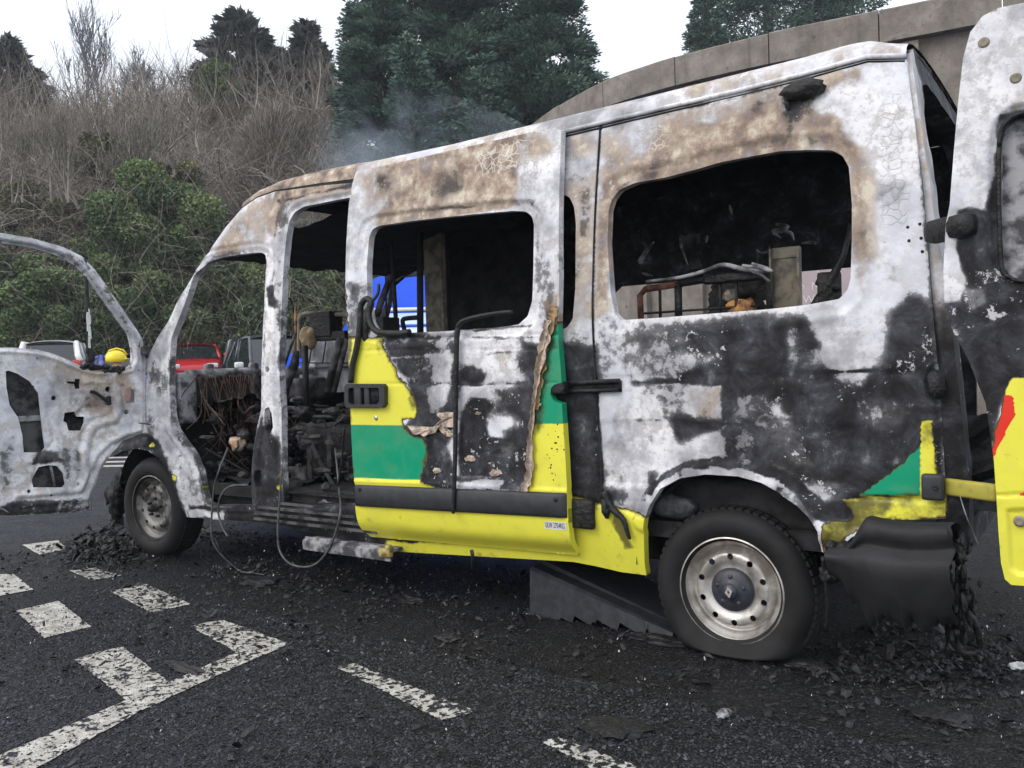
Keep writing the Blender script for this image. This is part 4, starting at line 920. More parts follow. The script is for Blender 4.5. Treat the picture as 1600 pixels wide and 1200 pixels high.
mb = MB(); mb.tube([on_door(x, y, .02) for x, y in [(133, 405), (135, 450), (138, 500), (141, 545), (141, 576)]], [.011, .012, .013, .015, .02], 6); wc = mb.build('window_channel', simple('flaking_channel', (.03, .03, .032), .8, .5, 12, bump=.5), cdoor)
mb = MB()
for s_ in range(16):
    t = R_.random(); x = 138+t*3+R_.uniform(-2.4, 2.4); y = 487+t*55; c = on_door(x, y, .004); mb.box(c, (.004, R_.uniform(.006, .014), R_.uniform(.03, .07)), rz=.2)
mb.build('white_flakes', M['label'], wc, smooth=False, kind='stuff')
mb = MB()
for i in range(30):
    x = R_.uniform(128, 206); y = 573+R_.random()*8-(max(0, 152-x)*.25); mb.add(ICO_V*R_.uniform(.008, .022)*(1+.6*fbm(ICO_V, 3, i)[:, None])+on_door(x, y, .01), ICO_F)
for i in range(10): mb.add(ICO_V*np.array([.02, .02, .05])*R_.uniform(.4, 1)*(1+.5*fbm(ICO_V, 3, i)[:, None])+on_door(140+R_.gauss(0, 3), 545+R_.random()*30, .02), ICO_F)
mb.build('melted_seal', M['char'], cdoor, kind='stuff')
mb = MB(); mb.tube([on_door(x, y, -.02) for x, y in curve([(141, 612), (148, 613), (156, 618), (165, 625), (170, 628)], 16)], .011, 7); mb.box(on_door(170, 626, -.015), (.02, .03, .06), rz=.2, bev=.008); mb.build('release_lever', M['char'], cdoor)
mb = MB(); mb.tube([on_door(62, 612, .03), on_door(70, 660, .03), on_door(76, 706, .03)], .008, 6); mb.tube([on_door(66, 612, .03), on_door(75, 660, .03), on_door(81, 706, .03)], .006, 6); mb.tube([on_door(79, 728, .03), on_door(86, 760, .03)], .008, 6)
mb.build('window_guide', M['ashmetal'], cdoor)
mb = MB(); mb.box(on_door(46, 654, .06), (.010, .30, .035), rz=math.atan2(DD[1], DD[0])-math.pi/2, bev=.004); mb.build('impact_bar', M['ashmetal'], cdoor)
for y in (548, 690):
    c = on_side(228, y, -.01); mb = MB(); mb.box(c, (.05, .05, .06), rz=.3, bev=.01); mb.build('door_hinge', M['chargrey'], van)

# dark tubes standing in for the shade along shut line and gutter
mb = MB(); mb.tube([on_side(x, y, .004) for x, y in curve([(938, 196), (934, 260), (930, 330), (927, 420), (926, 500), (932, 620), (938, 700), (941, 778)], 60)], .0052, 6); mb.build('gap_shade_line', M['soot'], van)
mb = MB(); mb.tube([on_side(x, y, .0) for x, y in [(880, 214), (960, 195), (1040, 176), (1150, 151), (1257, 124.5), (1355, 97), (1414, 96)]], .0045, 6); mb.build('gap_shade_line', M['soot'], van)
for x, y in ((1449, 350), (1451, 372), (1453, 393), (1430, 355), (1432, 376)):
    mb = MB(); mb.lathe_y(on_side(x-12, y, -.001), [(0, -.0015), (.004, -.0015), (.006, .002)], 10); mb.build('rivet_hole', M['char'], van)
for i in range(26):
    x = 868+R_.gauss(0, 7)-i*.25; y = 672+i*3.2+R_.gauss(0, 5); r = R_.uniform(.002, .006); mb = MB(); mb.lathe_y(DOORP(x, y, -.001), [(0, -.0012), (r*.8, -.0012), (r, .002)], 9); mb.build('heat_blister', M['char'], ddoor)

mb = MB(); a, b_ = on_y(1486, 706, .25), on_y(1560, 655, .25); mb.tube([a, b_], .035, 4); mb.build('charred_rear_beam', M['char'], van, smooth=False)
mb = MB(); a, b_ = on_y(1486, 752, .2), on_y(1560, 728, .2); mb.tube([a, b_], .035, 4); mb.build('charred_rear_beam', M['char'], van, smooth=False)
crumple('burnt_rear_step', on_y(1486, 800, .4), on_y(1580, 800, .4)-on_y(1486, 800, .4), on_y(1486, 650, .4)-on_y(1486, 800, .4), 10, 14, .02, M['chargrey'], van, 5)
mb = MB(); mb.tube([on_side(x, y, -.05) for x, y in [(1500, 775), (1506, 795), (1512, 812), (1520, 830), (1528, 850)]], .002, 4); mb.build('loose_wire', M['ashmetal'], van)
# --- wheels
def polar_disc(name, c, r0, r1, yfun, holes, mat, parent, spacing=.012):
    """disc with holes facing -Y"""
    th_ = np.linspace(0, 2*math.pi, 60, endpoint=False)
    outer = [(r1*math.cos(a), r1*math.sin(a)) for a in th_]; hs = [[(r0*math.cos(a), r0*math.sin(a)) for a in th_[::2]]] if r0 else []
    for (hx, hy, hr) in holes: hs.append([(hx+hr*math.cos(a), hy+hr*math.sin(a)) for a in th_[::5]])
    return sheet(name, outer, hs, lambda u, v: np.stack([c[0]+u, c[1]+yfun(np.hypot(u, v)), c[2]+v], -1), (0, 1, 0), spacing, mat, parent, rim=.008)
def wheel(cx, cz, y0, flat, cap, sgn=1, rot=0.):
    """y0 = plane of the rim lip, tyre reaches y0+.19"""
    w = empty('wheel', (cx, y0, cz), parent=van)
    prof = [(.205, .015), (.222, .0), (.240, -.012), (.262, -.019), (.285, -.020), (.305, -.014), (.322, .002), (.333, .022), (.338, .045), (.340, .09), (.338, .140), (.330, .170), (.30, .20), (.25, .19), (.20, .18)]
    mb = MB(); mb.lathe_y((0, 0, 0), [(r, y if sgn > 0 else -y) for r, y in prof], 96); V = mb.V[0]
    # tread blocks: grooves pressed by moving rings
    V = V+np.array([cx, y0, cz]); 
    lim = .006+.02*flat
    low = np.clip(lim-V[:, 2], 0, None)
    if flat: # flat tyre: sidewall folds out where it meets the road
        zr_ = V[:, 2]-cz; k = np.clip((-zr_-.16)/.18, 0, 1); fo = (V[:, 1] < y0+.06)
        V[:, 1] -= .045*k**1.5*fo; V[:, 2] = np.maximum(V[:, 2], .004+.05*(1-k))
        V[:, 0] += (V[:, 0]-cx)*.12*k
    V[:, 2] = np.maximum(V[:, 2], .003); 
    mk('tyre', V, mb.F if sgn > 0 else [f[::-1] for f in mb.F], M['tyre'], w, True)
    mb = MB()
    for k in range(60):     # shoulder tread lugs
        a = 2*math.pi*k/60; r = .336
        z = cz+r*math.sin(a)
        if z-.02 < .03: continue
        for yy in (.045, .09, .135):
            mb.box((cx+r*math.cos(a), y0+(yy if sgn > 0 else -yy), z), (.014, .036, .024), M=Matrix.Rotation(-a, 3, 'Y'))
    mb.build('tread_block', M['tyre'], w, smooth=False, kind='stuff')
    rp = [(.218, -.004), (.224, -.003), (.226, .004), (.221, .010), (.209, .012), (.203, .022), (.199, .034), (.190, .040), (.184, .052), (.180, .060), (.172, .060)]
    mb = MB(); mb.lathe_y((0, 0, 0), [(r, y if sgn > 0 else -y) for r, y in rp], 96); V = mb.V[0]+np.array([cx, y0, cz])
    STL = M['steel'] if cap else simple('sooty_wheel_steel', (.26, .25, .235), .5, .6, 10, metal=.4, bump=.2, col2=(.05, .048, .045))
    rim = mk('rim', V, mb.F if sgn > 0 else [f[::-1] for f in mb.F], STL, w, True)
    if sgn > 0:
        hs = [(.138*math.cos(rot+i*math.pi/5), .138*math.sin(rot+i*math.pi/5), .0135) for i in range(10)]
        polar_disc('rim_disc', (cx, y0, cz), 0, .174, lambda r: .058-.040*sstep(.172, .150, r)+.012*sstep(.125, .10, r), hs, STL, w)
        if cap:
            cp = [(0, -.030), (.028, -.030), (.031, -.024), (.034, -.018), (.055, -.014), (.082, -.006), (.090, .006), (.091, .02)]
            mb = MB(); mb.lathe_y((cx, y0+.012, cz), cp, 60); hc = mb.build('hub_cap', M['cap'], w)
            for i in range(5):
                mb = MB(); a = .3+i*2*math.pi/5; mb.add(ICO_V*np.array([.010, .006, .010])+np.array([cx+.058*math.cos(a), y0+.0, cz+.058*math.sin(a)]), ICO_F); mb.build('bolt_bump', M['cap'], hc)
            # folded-diamond badge
            y1 = y0-.024; ou = [(0, .024), (.016, .002), (0, -.024), (-.016, -.002)]; inn = [(0, .010), (.0055, 0), (0, -.010), (-.0055, 0)]
            th2 = .15; ro = lambda p: (p[0]*math.cos(th2)-p[1]*math.sin(th2), p[0]*math.sin(th2)+p[1]*math.cos(th2))
            V = []; 
            for q_ in ou+inn: a = ro(q_); V.append((cx+a[0], y1-.002, cz+a[1]))
            for q_ in ou+inn: a = ro(q_); V.append((cx+a[0], y1+.006, cz+a[1]))
            F = [(i, (i+1) % 4, 4+(i+1) % 4, 4+i) for i in range(4)]+[(i, 8+i, 8+(i+1) % 4, (i+1) % 4) for i in range(4)]+[(4+i, 4+(i+1) % 4, 12+(i+1) % 4, 12+i) for i in range(4)]
            mk('badge', V, F, M['emblem'], hc, False)
        else:
            mb = MB(); mb.lathe_y((cx, y0+.0, cz), [(0, -.02), (.022, -.02), (.026, -.012), (.030, .03), (.045, .034), (.05, .06)], 30); mb.build('hub', M['char'], w)
            for i in range(5):
                a = i*2*math.pi/5+.2; mb = MB(); mb.lathe_y((cx+.062*math.cos(a), y0+.026, cz+.062*math.sin(a)), [(0, -.02), (.009, -.02), (.011, 0), (.012, .02)], 12); mb.build('wheel_bolt', M['char'], w)
    return w
wheel(0.0, .278, .028, 1, True, 1, .35)
wheel(-4.078, .335, .05, 0, False, 1, .2)
wheel(0.0, .30, 1.96, 0, False, -1)
wheel(-4.078, .335, 1.95, 0, False, -1)
# arch liners
def liner(cx, cz, r, y0, y1, mat, nm='arch_liner', a0=0, a1=math.pi):
    V = []; n = 28
    for i in range(n):
        a = a0+(a1-a0)*i/(n-1)
        for j, y in enumerate(np.linspace(y0, y1, 8)): rr = r*(1-.05*j/8); V.append((cx+rr*math.cos(a), y, cz+rr*math.sin(a)))
    V = np.array(V); V += fbm(V, 8, 4)[:, None]*.015
    for i in range(n): V = np.vstack([V, [cx+(r*.92)*math.cos(a0+(a1-a0)*i/(n-1)), y1, cz+(r*.92)*math.sin(a0+(a1-a0)*i/(n-1))]])
    F = [(i*8+j, i*8+j+1, (i+1)*8+j+1, (i+1)*8+j) for i in range(n-1) for j in range(7)]
    F.append(tuple(range(n*8, n*8+n)))
    return mk(nm, V, F, mat, van, True)
liner(0.02, .34, .45, .03, .42, M['soot']); liner(-4.09, .36, .43, .08, .42, M['soot'], a1=math.pi*.9)
lump('liner_remnant', on_side(1050, 792, .10), (.115, .05, .055), .25, simple('pale_liner', (.075, .078, .088), .8, .7, 14, bump=.7, col2=(.025, .025, .028)), van, 3)
mb = MB(); mb.box(on_y(1183, 772, .25), (.055, .03, .12), bev=.008); mb.box(on_y(1215, 790, .25), (.02, .03, .10)); mb.box(on_y(1230, 795, .25), (.02, .03, .08)); mb.build('suspension_bracket', M['chargrey'], van, smooth=False)

# --- step under the sliding door, sill tread, hoses
mb = MB(); a = on_y(480, 848, -.01); b_ = on_y(612, 868, -.03); c = (a+b_)/2
mb.box(c+np.array([0, .10, .02]), (b_[0]-a[0], .24, .018), bev=.004); mb.box(c+np.array([0, -.02, -.004]), (b_[0]-a[0], .014, .055), bev=.004); mb.box(c+np.array([0, .0, .03]), (b_[0]-a[0], .012, .02)); stp = mb.build('side_step', M['ashmetal'], van, smooth=False)
mb = MB(); p = on_y(603, 864, -.04); mb.box(p, (.075, .04, .05), bev=.012); mb.box(p+np.array([.02, 0, .02]), (.03, .035, .05), bev=.01); mb.build('step_end', simple('ochre_plastic', (.44, .36, .12), .6, .5, 30, bump=.5, col2=(.14, .09, .04)), stp)
mb = MB()
for k_, (yy, zz, hh) in enumerate(((.03, .46, .02), (.01, .43, .02), (.0, .395, .02), (-.004, .36, .02))): mb.box((-2.45, yy, zz), (1.0, .02, .014))
mb.build('sill_rib', M['ashmetal'] if False else M['chargrey'], van, smooth=False)
mb = MB(); mb.box((-2.05, .30, .525), (1.5, .5, .012)); mb.build('step_well', M['char'], van, smooth=False)
lump('ash_pile', on_y(515, 783, .12), (.07, .05, .02), .6, M['ashmetal'], van, 3); lump('ash_pile', on_y(545, 775, .14), (.08, .05, .03), .6, M['chargrey'], van, 6)
def hose(pts, r, mat=None, nm='dangling_hose'):
    mb = MB(); mb.tube(curve(pts, 50), r, 7); return mb.build(nm, mat or M['hose'], van)
sy = lambda x, y, o=-.05: on_y(x, y, o)
hose([sy(440, 735), sy(437, 780), sy(434, 830), sy(437, 860), sy(452, 880), sy(478, 886), sy(500, 876), sy(520, 845), sy(532, 800), sy(530, 765, .1), sy(524, 700, .2)], .0065, M['hose'])
hose([sy(388, 758, .0), sy(360, 760), sy(345, 775), sy(341, 800), sy(348, 825), sy(356, 838)], .0065)
hose([sy(356, 700, .1), sy(344, 730), sy(335, 760), sy(331, 800), sy(334, 850), on_z(372, 890, .01), on_z(395, 893, .01), on_z(415, 878, .012), on_z(425, 876, .01)], .006)
hose([on_z(372, 893, .01), on_z(398, 896, .008), on_z(420, 899, .008), on_z(445, 903, .008)], .0045)
hose([sy(335, 840), sy(345, 860), on_z(365, 885, .01)], .004, M['char'])
hose([sy(538, 670, .05), sy(534, 720, .08), sy(528, 760, .1)], .006, M['char'])

# --- interior: seat frames, posts, rails, all placed across the cabin
def seat_frame(name, x, y, w, z0, z1, mat, bars=4, lean=.05, r=.014, **kw):
    mb = MB(); pts = [(x, y, z0), (x+lean*.6, y, z1-.05), (x+lean, y+.05, z1), (x+lean, y+w-.05, z1), (x+lean*.6, y+w, z1-.05), (x, y+w, z0)]
    mb.tube(pts, r, 8)
    for k in range(bars): zz = z0+(z1-z0)*(k+1)/(bars+1); mb.tube([(x+lean*(zz-z0)/(z1-z0), y, zz), (x+lean*(zz-z0)/(z1-z0), y+w, zz)], .006, 5)
    return mb.build(name, mat, van, **kw)
# bench frame across the rear window (rusty left bend)
yb = .42
fr = [on_y(x, y, yb) for x, y in [(1002, 510), (1000, 462), (1008, 452), (1060, 444), (1120, 434), (1185, 424), (1200, 430), (1204, 505)]]
mb = MB(); mb.tube(fr[:4], .016, 8); mb.build('bench_frame', M['rust'], van)
mb = MB(); mb.tube(fr[3:], .016, 8)
for x in (1031, 1056, 1060, 1125, 1150): mb.tube([on_y(x, 448-(x-1008)*.14, yb), on_y(x+1, 510, yb)], .008 if x != 1060 else .018, 6)
mb.tube([on_y(1004, 490, yb), on_y(1120, 482, yb), on_y(1185, 478, yb)], .006, 6)
mb.box((on_y(1105, 440, yb)+on_y(1195, 425, yb))/2, (.30, .05, .05), bev=.015); mb.build('bench_frame', M['char'], van)
crumple('burnt_seat_back', on_y(1108, 505, yb+.12), on_y(1195, 500, yb+.12)-on_y(1108, 505, yb+.12), on_y(1108, 432, yb+.12)-on_y(1108, 505, yb+.12), 22, 18, .04, M['char'], van, 3)
lump('scorched_foam_block', on_y(1158, 486, yb+.03), (.07, .05, .055), .6, M['foam'], van, 5); lump('scorched_foam_block', on_y(1140, 463, yb+.05), (.035, .04, .035), .6, M['tanmetal'], van, 7)
mb = MB(); mb.tube([on_y(x, y, yb-.05) for x, y in curve([(1010, 440), (1060, 434), (1100, 424), (1130, 414), (1160, 420), (1204, 424)], 24)], np.linspace(.008, .014, 24), 6); mb.tube([on_y(x, y, yb-.1) for x, y in curve([(1160, 415), (1185, 418), (1206, 424), (1195, 418), (1175, 412)], 16)], .008, 6); mb.tube([on_y(x, y, yb-.1) for x, y in [(1176, 424), (1190, 430), (1202, 440)]], .007, 6); mb.build('curled_metal_strip', M['ashmetal'], van)
mb = MB(); a = on_y(1229, 388, .6); b_ = on_y(1231, 520, .6); w_ = .125
mb.box((a+b_)/2, (w_, .012, abs(a[2]-b_[2]))); mb.box((a+b_)/2+np.array([-w_/2, -.02, 0]), (.008, .05, abs(a[2]-b_[2]))); mb.box((a+b_)/2+np.array([w_/2, -.02, 0]), (.008, .05, abs(a[2]-b_[2])))
mb.box(a+np.array([0, -.008, -.02]), (w_, .012, .05)); mb.build('seat_belt_post', M['tanmetal'], van, smooth=False)
mb = MB(); mb.tube([on_y(x, y, .5) for x, y in [(1330, 350), (1318, 400), (1303, 430), (1275, 480), (1262, 510)]], [.012, .014, .020, .028, .03], 7); mb.box(on_y(1296, 450, .5), (.10, .03, .14), rz=.3, bev=.02); mb.tube([on_y(1276, 440, .5), on_y(1310, 452, .5)], .018, 6); mb.build('charred_strut', M['char'], van)
# reflective rags of lining left on the far wall
for i, pts in enumerate(([(1022, 378), (1010, 392), (1002, 405), (1000, 410), (1016, 412)], [(1212, 350), (1230, 354), (1222, 360), (1208, 362), (1220, 372)], [(1222, 362), (1236, 364), (1241, 376)], [(1062, 372), (1066, 390), (1075, 414)], [(1105, 368), (1103, 380)], [(1182, 390), (1190, 396), (1200, 392), (1203, 384)], [(1184, 392), (1183, 412)], [(1002, 426), (1020, 431)], [(1140, 320), (1144, 338)], [(1252, 380), (1272, 379), (1274, 383)])):
    mb = MB(); n_ = 12; mb.tube([on_y(x, y, 1.2) for x, y in curve(pts, n_)], np.abs(np.sin(np.linspace(.4, 2.9, n_)))*(.016 if i < 2 else .009), 5); mb.build('lining_rag', M['ashmetal'], van)
crumple('hanging_lining', on_y(1066, 420, 1.22), on_y(1098, 420, 1.22)-on_y(1066, 420, 1.22), on_y(1062, 368, 1.22)-on_y(1066, 420, 1.22), 8, 16, .03, M['chargrey'], van, 2)
# partition between cab and saloon: posts seen through the sliding door window
mb = MB(); a = on_y(656, 345, .95); b_ = on_y(657, 560, .95); mb.tube([a, b_], .022, 8); mb.tube([on_y(x, y, .93) for x, y in curve([(633, 520), (629, 503), (633, 498), (655, 496)], 10)], .016, 7); mb.build('partition_tube', M['char'], van)
mb = MB(); a = on_y(676, 335, 1.1); b_ = on_y(678, 560, 1.1); h_ = abs(a[2]-b_[2]); mb.box((a+b_)/2, (.13, .02, h_)); mb.box((a+b_)/2+np.array([.075, .03, 0]), (.015, .08, h_)); mb.build('partition_post', M['tanmetal'], van, smooth=False)
mb = MB(); a = on_y(697, 335, 1.15); b_ = on_y(697, 560, 1.15); mb.box((a+b_)/2, (.05, .03, abs(a[2]-b_[2]))); mb.build('partition_post', M['char'], van, smooth=False)
mb = MB(); mb.box((on_y(612, 340, .9)+on_y(618, 540, .9))/2, (.022, .02, 1.1), M=Matrix.Rotation(-.03, 3, 'Y')); mb.build('partition_post', M['char'], van, smooth=False)
mb = MB(); mb.tube([on_y(602, 360, .9), on_y(604, 520, .9)], .006, 5); mb.build('burnt_cable', M['char'], van)
mb = MB(); mb.tube([on_y(612, 430, .8), on_y(596, 470, .75), on_y(580, 520, .7)], .022, 8); mb.build('far_pillar_brace', M['chargrey'], van)
mb = MB(); mb.box(on_y(599, 510, .7), (.14, .16, .11), bev=.01); mb.build('control_box', M['char'], van, smooth=False)
crumple('scorched_side_lining', on_y(702, 520, 1.6), on_y(860, 515, 1.6)-on_y(702, 520, 1.6), on_y(702, 330, 1.6)-on_y(702, 520, 1.6), 26, 26, .03, M['soot'], van, 12)
# seat frames in the open doorway
yq = .75
mb = MB(); mb.tube([on_y(x, y, yq) for x, y in curve([(468, 560), (467, 510), (470, 494), (480, 490), (500, 491), (548, 492)], 24)], .015, 8); mb.tube([on_y(x, y, yq) for x, y in curve([(496, 492), (500, 487), (506, 491)], 8)], .007, 6); mb.tube([on_y(x, y, yq) for x, y in curve([(508, 491), (512, 487), (518, 491)], 8)], .007, 6); mb.build('seat_tube', M['tanmetal'], van)
mb = MB(); mb.box(on_y(509, 507, yq), (.20, .12, .17), bev=.01); mb.box(on_y(520, 525, yq), (.32, .10, .06), bev=.01); mb.build('headrest_block', M['char'], van, smooth=False)
lump('scorched_foam_block', on_y(482, 527, yq-.05), (.07, .05, .075), .35, simple('tan_burnt_foam', (.40, .32, .20), .9, .4, 20, bump=.8, bscale=60, col2=(.22, .16, .09)), van, 4)
mb = MB(); mb.tube([on_y(462, 480, .45), on_y(462, 515, .45), on_y(461, 548, .45)], 0.009, 7); mb.build('orange_scorched_tube', simple('orange_scorch', (.50, .25, .08), .6, .5, 30, bump=.3, col2=(.12, .06, .03)), van)
mb = MB(); mb.tube([on_y(x, y, .45) for x, y in [(463, 548), (460, 570), (446, 600), (440, 640)]], [.02, .03, .035, .02], 7); mb.build('seat_belt_arm', M['chargrey'], van)
mb = MB(); mb.tube([on_y(x, y, .45) for x, y in curve([(434, 466), (446, 464), (456, 472), (459, 490)], 10)], .007, 6); mb.tube([on_y(x, y, .4) for x, y in [(462, 520), (452, 548), (444, 572)]], .010, 6); mb.build('seat_belt', M['chargrey'], van)
mb = MB(); mb.tube([on_y(476, 540, .6), on_y(478, 600, .6), on_y(480, 660, .6)], .022, 7); mb.build('seat_leg', M['char'], van)
mb = MB(); mb.tube([on_y(532, 530, .6), on_y(522, 565, .6), on_y(512, 612, .6)], .026, 7); mb.tube([on_y(542, 530, .62), on_y(532, 570, .62), on_y(522, 612, .62)], .018, 7); mb.build('seat_back_strut', M['chargrey'], van)
crumple('scorched_far_trim', on_y(462, 614, 1.3), on_y(552, 612, 1.3)-on_y(462, 614, 1.3), on_y(480, 528, 1.3)-on_y(462, 614, 1.3), 20, 18, .008, simple('grey_blue_trim', (.21, .22, .26), .8, .4, 7, bump=.3, col2=(.10, .105, .12)), van, 6)
mb = MB(); mb.tube([on_y(479, 575, 1.28), on_y(550, 573, 1.28)], .008, 5); mb.tube([on_y(462, 567, 1.28), on_y(552, 567, 1.28)], .006, 5)
for x in (489, 510, 526): mb.tube([on_y(x, 528, 1.28), on_y(x-6, 568, 1.28)], .006, 5)
mb.build('trim_rib', M['char'], van)
mb = MB(); 
for yy_, z_ in ((.55, .93), (.6, .86), (.7, .78)): mb.tube([(-3.2, yy_, z_), (-1.9, yy_+.1, z_)], .016, 6)
mb.box((-2.55, .7, .80), (.9, .45, .06), bev=.02); mb.build('seat_pan', M['char'], van, smooth=False)
mb = MB(); q_ = .35
for s_ in ([(482, 682), (484, 740), (487, 775)], [(484, 688), (500, 722), (527, 770)], [(514, 672), (514, 735)], [(484, 684), (502, 683)]): mb.tube([on_y(x, y, q_) for x, y in s_], .017, 4)
mb.build('seat_pedestal', simple('grey_pedestal', (.10, .10, .10), .8, .5, 12, bump=.3, col2=(.035, .035, .035)), van, smooth=False)
crumple('wheel_box_panel', on_y(437, 775, .42), on_y(478, 778, .42)-on_y(437, 775, .42), on_y(437, 728, .42)-on_y(437, 775, .42), 8, 8, .012, M['chargrey'], van, 8)
for i in range(16):
    x = R_.uniform(438, 545); y = R_.uniform(625, 690); lump('charred_remnant', on_y(x, y, R_.uniform(.35, .7)), (R_.uniform(.03, .09), .05, R_.uniform(.02, .05)), .7, M['char'] if i % 3 else M['chargrey'], van, i)
mb = MB(); mb.box((-2.4, .9, .72), (1.2, .9, .34), bev=.05); mb.box((-1.2, 1.2, .8), (.9, .8, .5), bev=.05); mb.box((.1, 1.3, .85), (1.0, .7, .4), bev=.05); mb.build('burnt_seat_base', M['char'], van)
# windscreen header and far A pillar, drooping lining
mb = MB(); h0 = on_side(404, 330, .06); mb.tube([h0+np.array([0, .02, -.02]), (h0[0]-.16, .7, 2.10), (h0[0]-.20, 1.0, 2.08), (h0[0]-.16, 1.4, 2.06), (h0[0]+.02, 1.86, 2.02)], .05, 8); mb.build('windscreen_header', M['soot'], van)
crumple('drooping_headlining', (-3.38, .16, 1.97), (0, 1.66, -.03), (1.45, 0, .22), 26, 26, .025, M['soot'], van, 9)

# --- black wedge lying under the sill
A, B = on_z(828, 962), on_z(1050, 1000); ux = (B-A)/np.linalg.norm(B-A); un = np.array([-ux[1], ux[0], 0]);  un = un if un[1] > 0 else -un
Lw = float(np.linalg.norm(B-A)); loc = A.copy()
prof = [(0, .0), (.0, .015)]
mbw = []; nx = 50
for i in range(nx+1):
    t = i/nx; x = t*Lw; sc = .022*max(0, math.sin(t*Lw/.115*math.pi*1.0))**.7 if .12 < t < .95 else 0
    h = .245*(1-t)**1.0+.035
    o = (1-((t*Lw/.125) % 1))**1.5*.040 if .22 < t < .86 else 0
    for y, z in ((-.0, o), (.012, h*.80), (.03, h*.86), (.045, h*.84), (.10, h*.86), (.11, h*.93), (.30, h*.95+.01), (.42, h), (.44, 0.0)): mbw.append(A+ux*x+un*y+np.array([0, 0, max(z, .002)]))
k = 9; F = [(i*k+j, i*k+j+1, (i+1)*k+j+1, (i+1)*k+j) for i in range(nx) for j in range(k)[:-1]]+[tuple(range(k)), tuple(nx*k+j for j in range(k))[::-1]]
F = [f[::-1] for f in F]
mk('ramp_wedge', mbw, F, simple('black_rubber', (.021, .023, .030), .65, .35, 20, bump=.25, bscale=120), None, False, loc=loc, label='black ribbed wedge shaped ramp lying on the road in front of the flat rear tyre', cat='ramp')
# ================================================================ the place
FW = np.array([CF[0], CF[1], 0]); FW /= np.linalg.norm(FW); RT = np.array([FW[1], -FW[0], 0])
def wp(side_, fwd, z=0.): p = CP+RT*side_+FW*fwd; return np.array([p[0], p[1], z])
# --- ground with char stain round the van
m, t, b = new_mat('asphalt'); N = NT(t)
geo = N.n('NewGeometry').outputs['Position']
sep = N.n('SeparateXYZ'); t.links.new(geo, sep.inputs[0]); X_, Y_ = sep.outputs[0], sep.outputs[1]
def rect_dist(N, x, y, cx, cy, hx, hy):
    ax = N.math('MAXIMUM', N.math('SUBTRACT', N.math('ABSOLUTE', N.math('SUBTRACT', x, cx)), hx), 0.)
    ay = N.math('MAXIMUM', N.math('SUBTRACT', N.math('ABSOLUTE', N.math('SUBTRACT', y, cy)), hy), 0.)
    return N.math('SQRT', N.math('ADD', N.math('MULTIPLY', ax, ax), N.math('MULTIPLY', ay, ay)))
def asphalt_nodes(N, t):
    f1 = N.noise(70, 6, .75, geo); f2 = N.noise(6, 5, .6, geo); f3 = N.noise(1.1, 5, .6, geo)
    vo = N.n('TexVoronoi'); vo.inputs['Scale'].default_value = 75; t.links.new(geo, vo.inputs['Vector'])
    ve = N.n('TexVoronoi', feature='DISTANCE_TO_EDGE'); ve.inputs['Scale'].default_value = 52; t.links.new(geo, ve.inputs['Vector'])
    vc = N.n('TexVoronoi'); vc.inputs['Scale'].default_value = 52; t.links.new(geo, vc.inputs['Vector']); bw = N.n('SeparateColor'); t.links.new(vc.outputs['Color'], bw.inputs[0])
    f1 = N.math('ADD', N.math('MULTIPLY', f1, .55), N.math('MULTIPLY', bw.outputs[0], .26)); f1 = N.math('ADD', f1, N.math('MULTIPLY', N.step(ve.outputs['Distance'], .0, .16), .13)); f1 = N.math('ADD', f1, N.math('MULTIPLY', N.math('SUBTRACT', N.noise(12, 5, .7, geo), .5), .35))
    c = N.ramp(f1, [(.40, (.004, .0045, .006)), (.54, (.018, .020, .027)), (.68, (.085, .09, .112))])
    c = N.mix(N.math('MULTIPLY', N.step(f3, .4, .65), .35), c, (.036, .040, .054))
    d = rect_dist(N, X_, Y_, -1.2, .6, 2.4, .75)
    ch = N.math('SUBTRACT', 1, N.step(N.math('ADD', d, N.math('MULTIPLY', N.math('SUBTRACT', f2, .5), 1.6)), .5, 2.5))
    cc = N.ramp(f1, [(.42, (.0022, .0022, .0026)), (.56, (.007, .007, .0085)), (.70, (.034, .034, .037))])
    c = N.mix(N.math('MULTIPLY', ch, .90), c, cc)
    h = N.math('ADD', N.math('MULTIPLY', N.step(ve.outputs['Distance'], 0., .25), .8), N.math('MULTIPLY', f1, 2.2))
    return c, h, f1, f2, ch
c, h, f1, f2, ch = asphalt_nodes(N, t)
t.links.new(c, b.inputs['Base Color']); t.links.new(N.bump(h, .9, .008), b.inputs['Normal'])
t.links.new(N.math('ADD', .33, N.math('MULTIPLY', f2, .45)), b.inputs['Roughness']); b.inputs['Specular IOR Level'].default_value = .35
M['asphalt'] = m
m, t, b = new_mat('worn_marking'); N = NT(t); geo = N.n('NewGeometry').outputs['Position']
sep = N.n('SeparateXYZ'); t.links.new(geo, sep.inputs[0]); X_, Y_ = sep.outputs[0], sep.outputs[1]
c, h, f1, f2, ch = asphalt_nodes(N, t)
n_a = N.noise(32, 6, .62, geo); n_b = N.noise(9, 4, .6, geo)
wear = N.step(N.math('ADD', N.math('ADD', N.math('MULTIPLY', n_a, .7), N.math('MULTIPLY', n_b, .3)), N.math('MULTIPLY', N.attr('wear'), .22)), .545, .575)
pc = N.ramp(N.noise(14, 5, .6, geo), [(.35, (.33, .31, .27)), (.65, (.60, .585, .54))])
pc = N.mix(N.math('MULTIPLY', N.step(f1, .55, .7), .5), pc, (.22, .21, .20))
col = N.mix(wear, pc, c)
t.links.new(col, b.inputs['Base Color']); b.inputs['Roughness'].default_value = .75
t.links.new(N.bump(N.math('SUBTRACT', N.math('MULTIPLY', h, .5), wear), .6, .005), b.inputs['Normal'])
M['marking'] = m
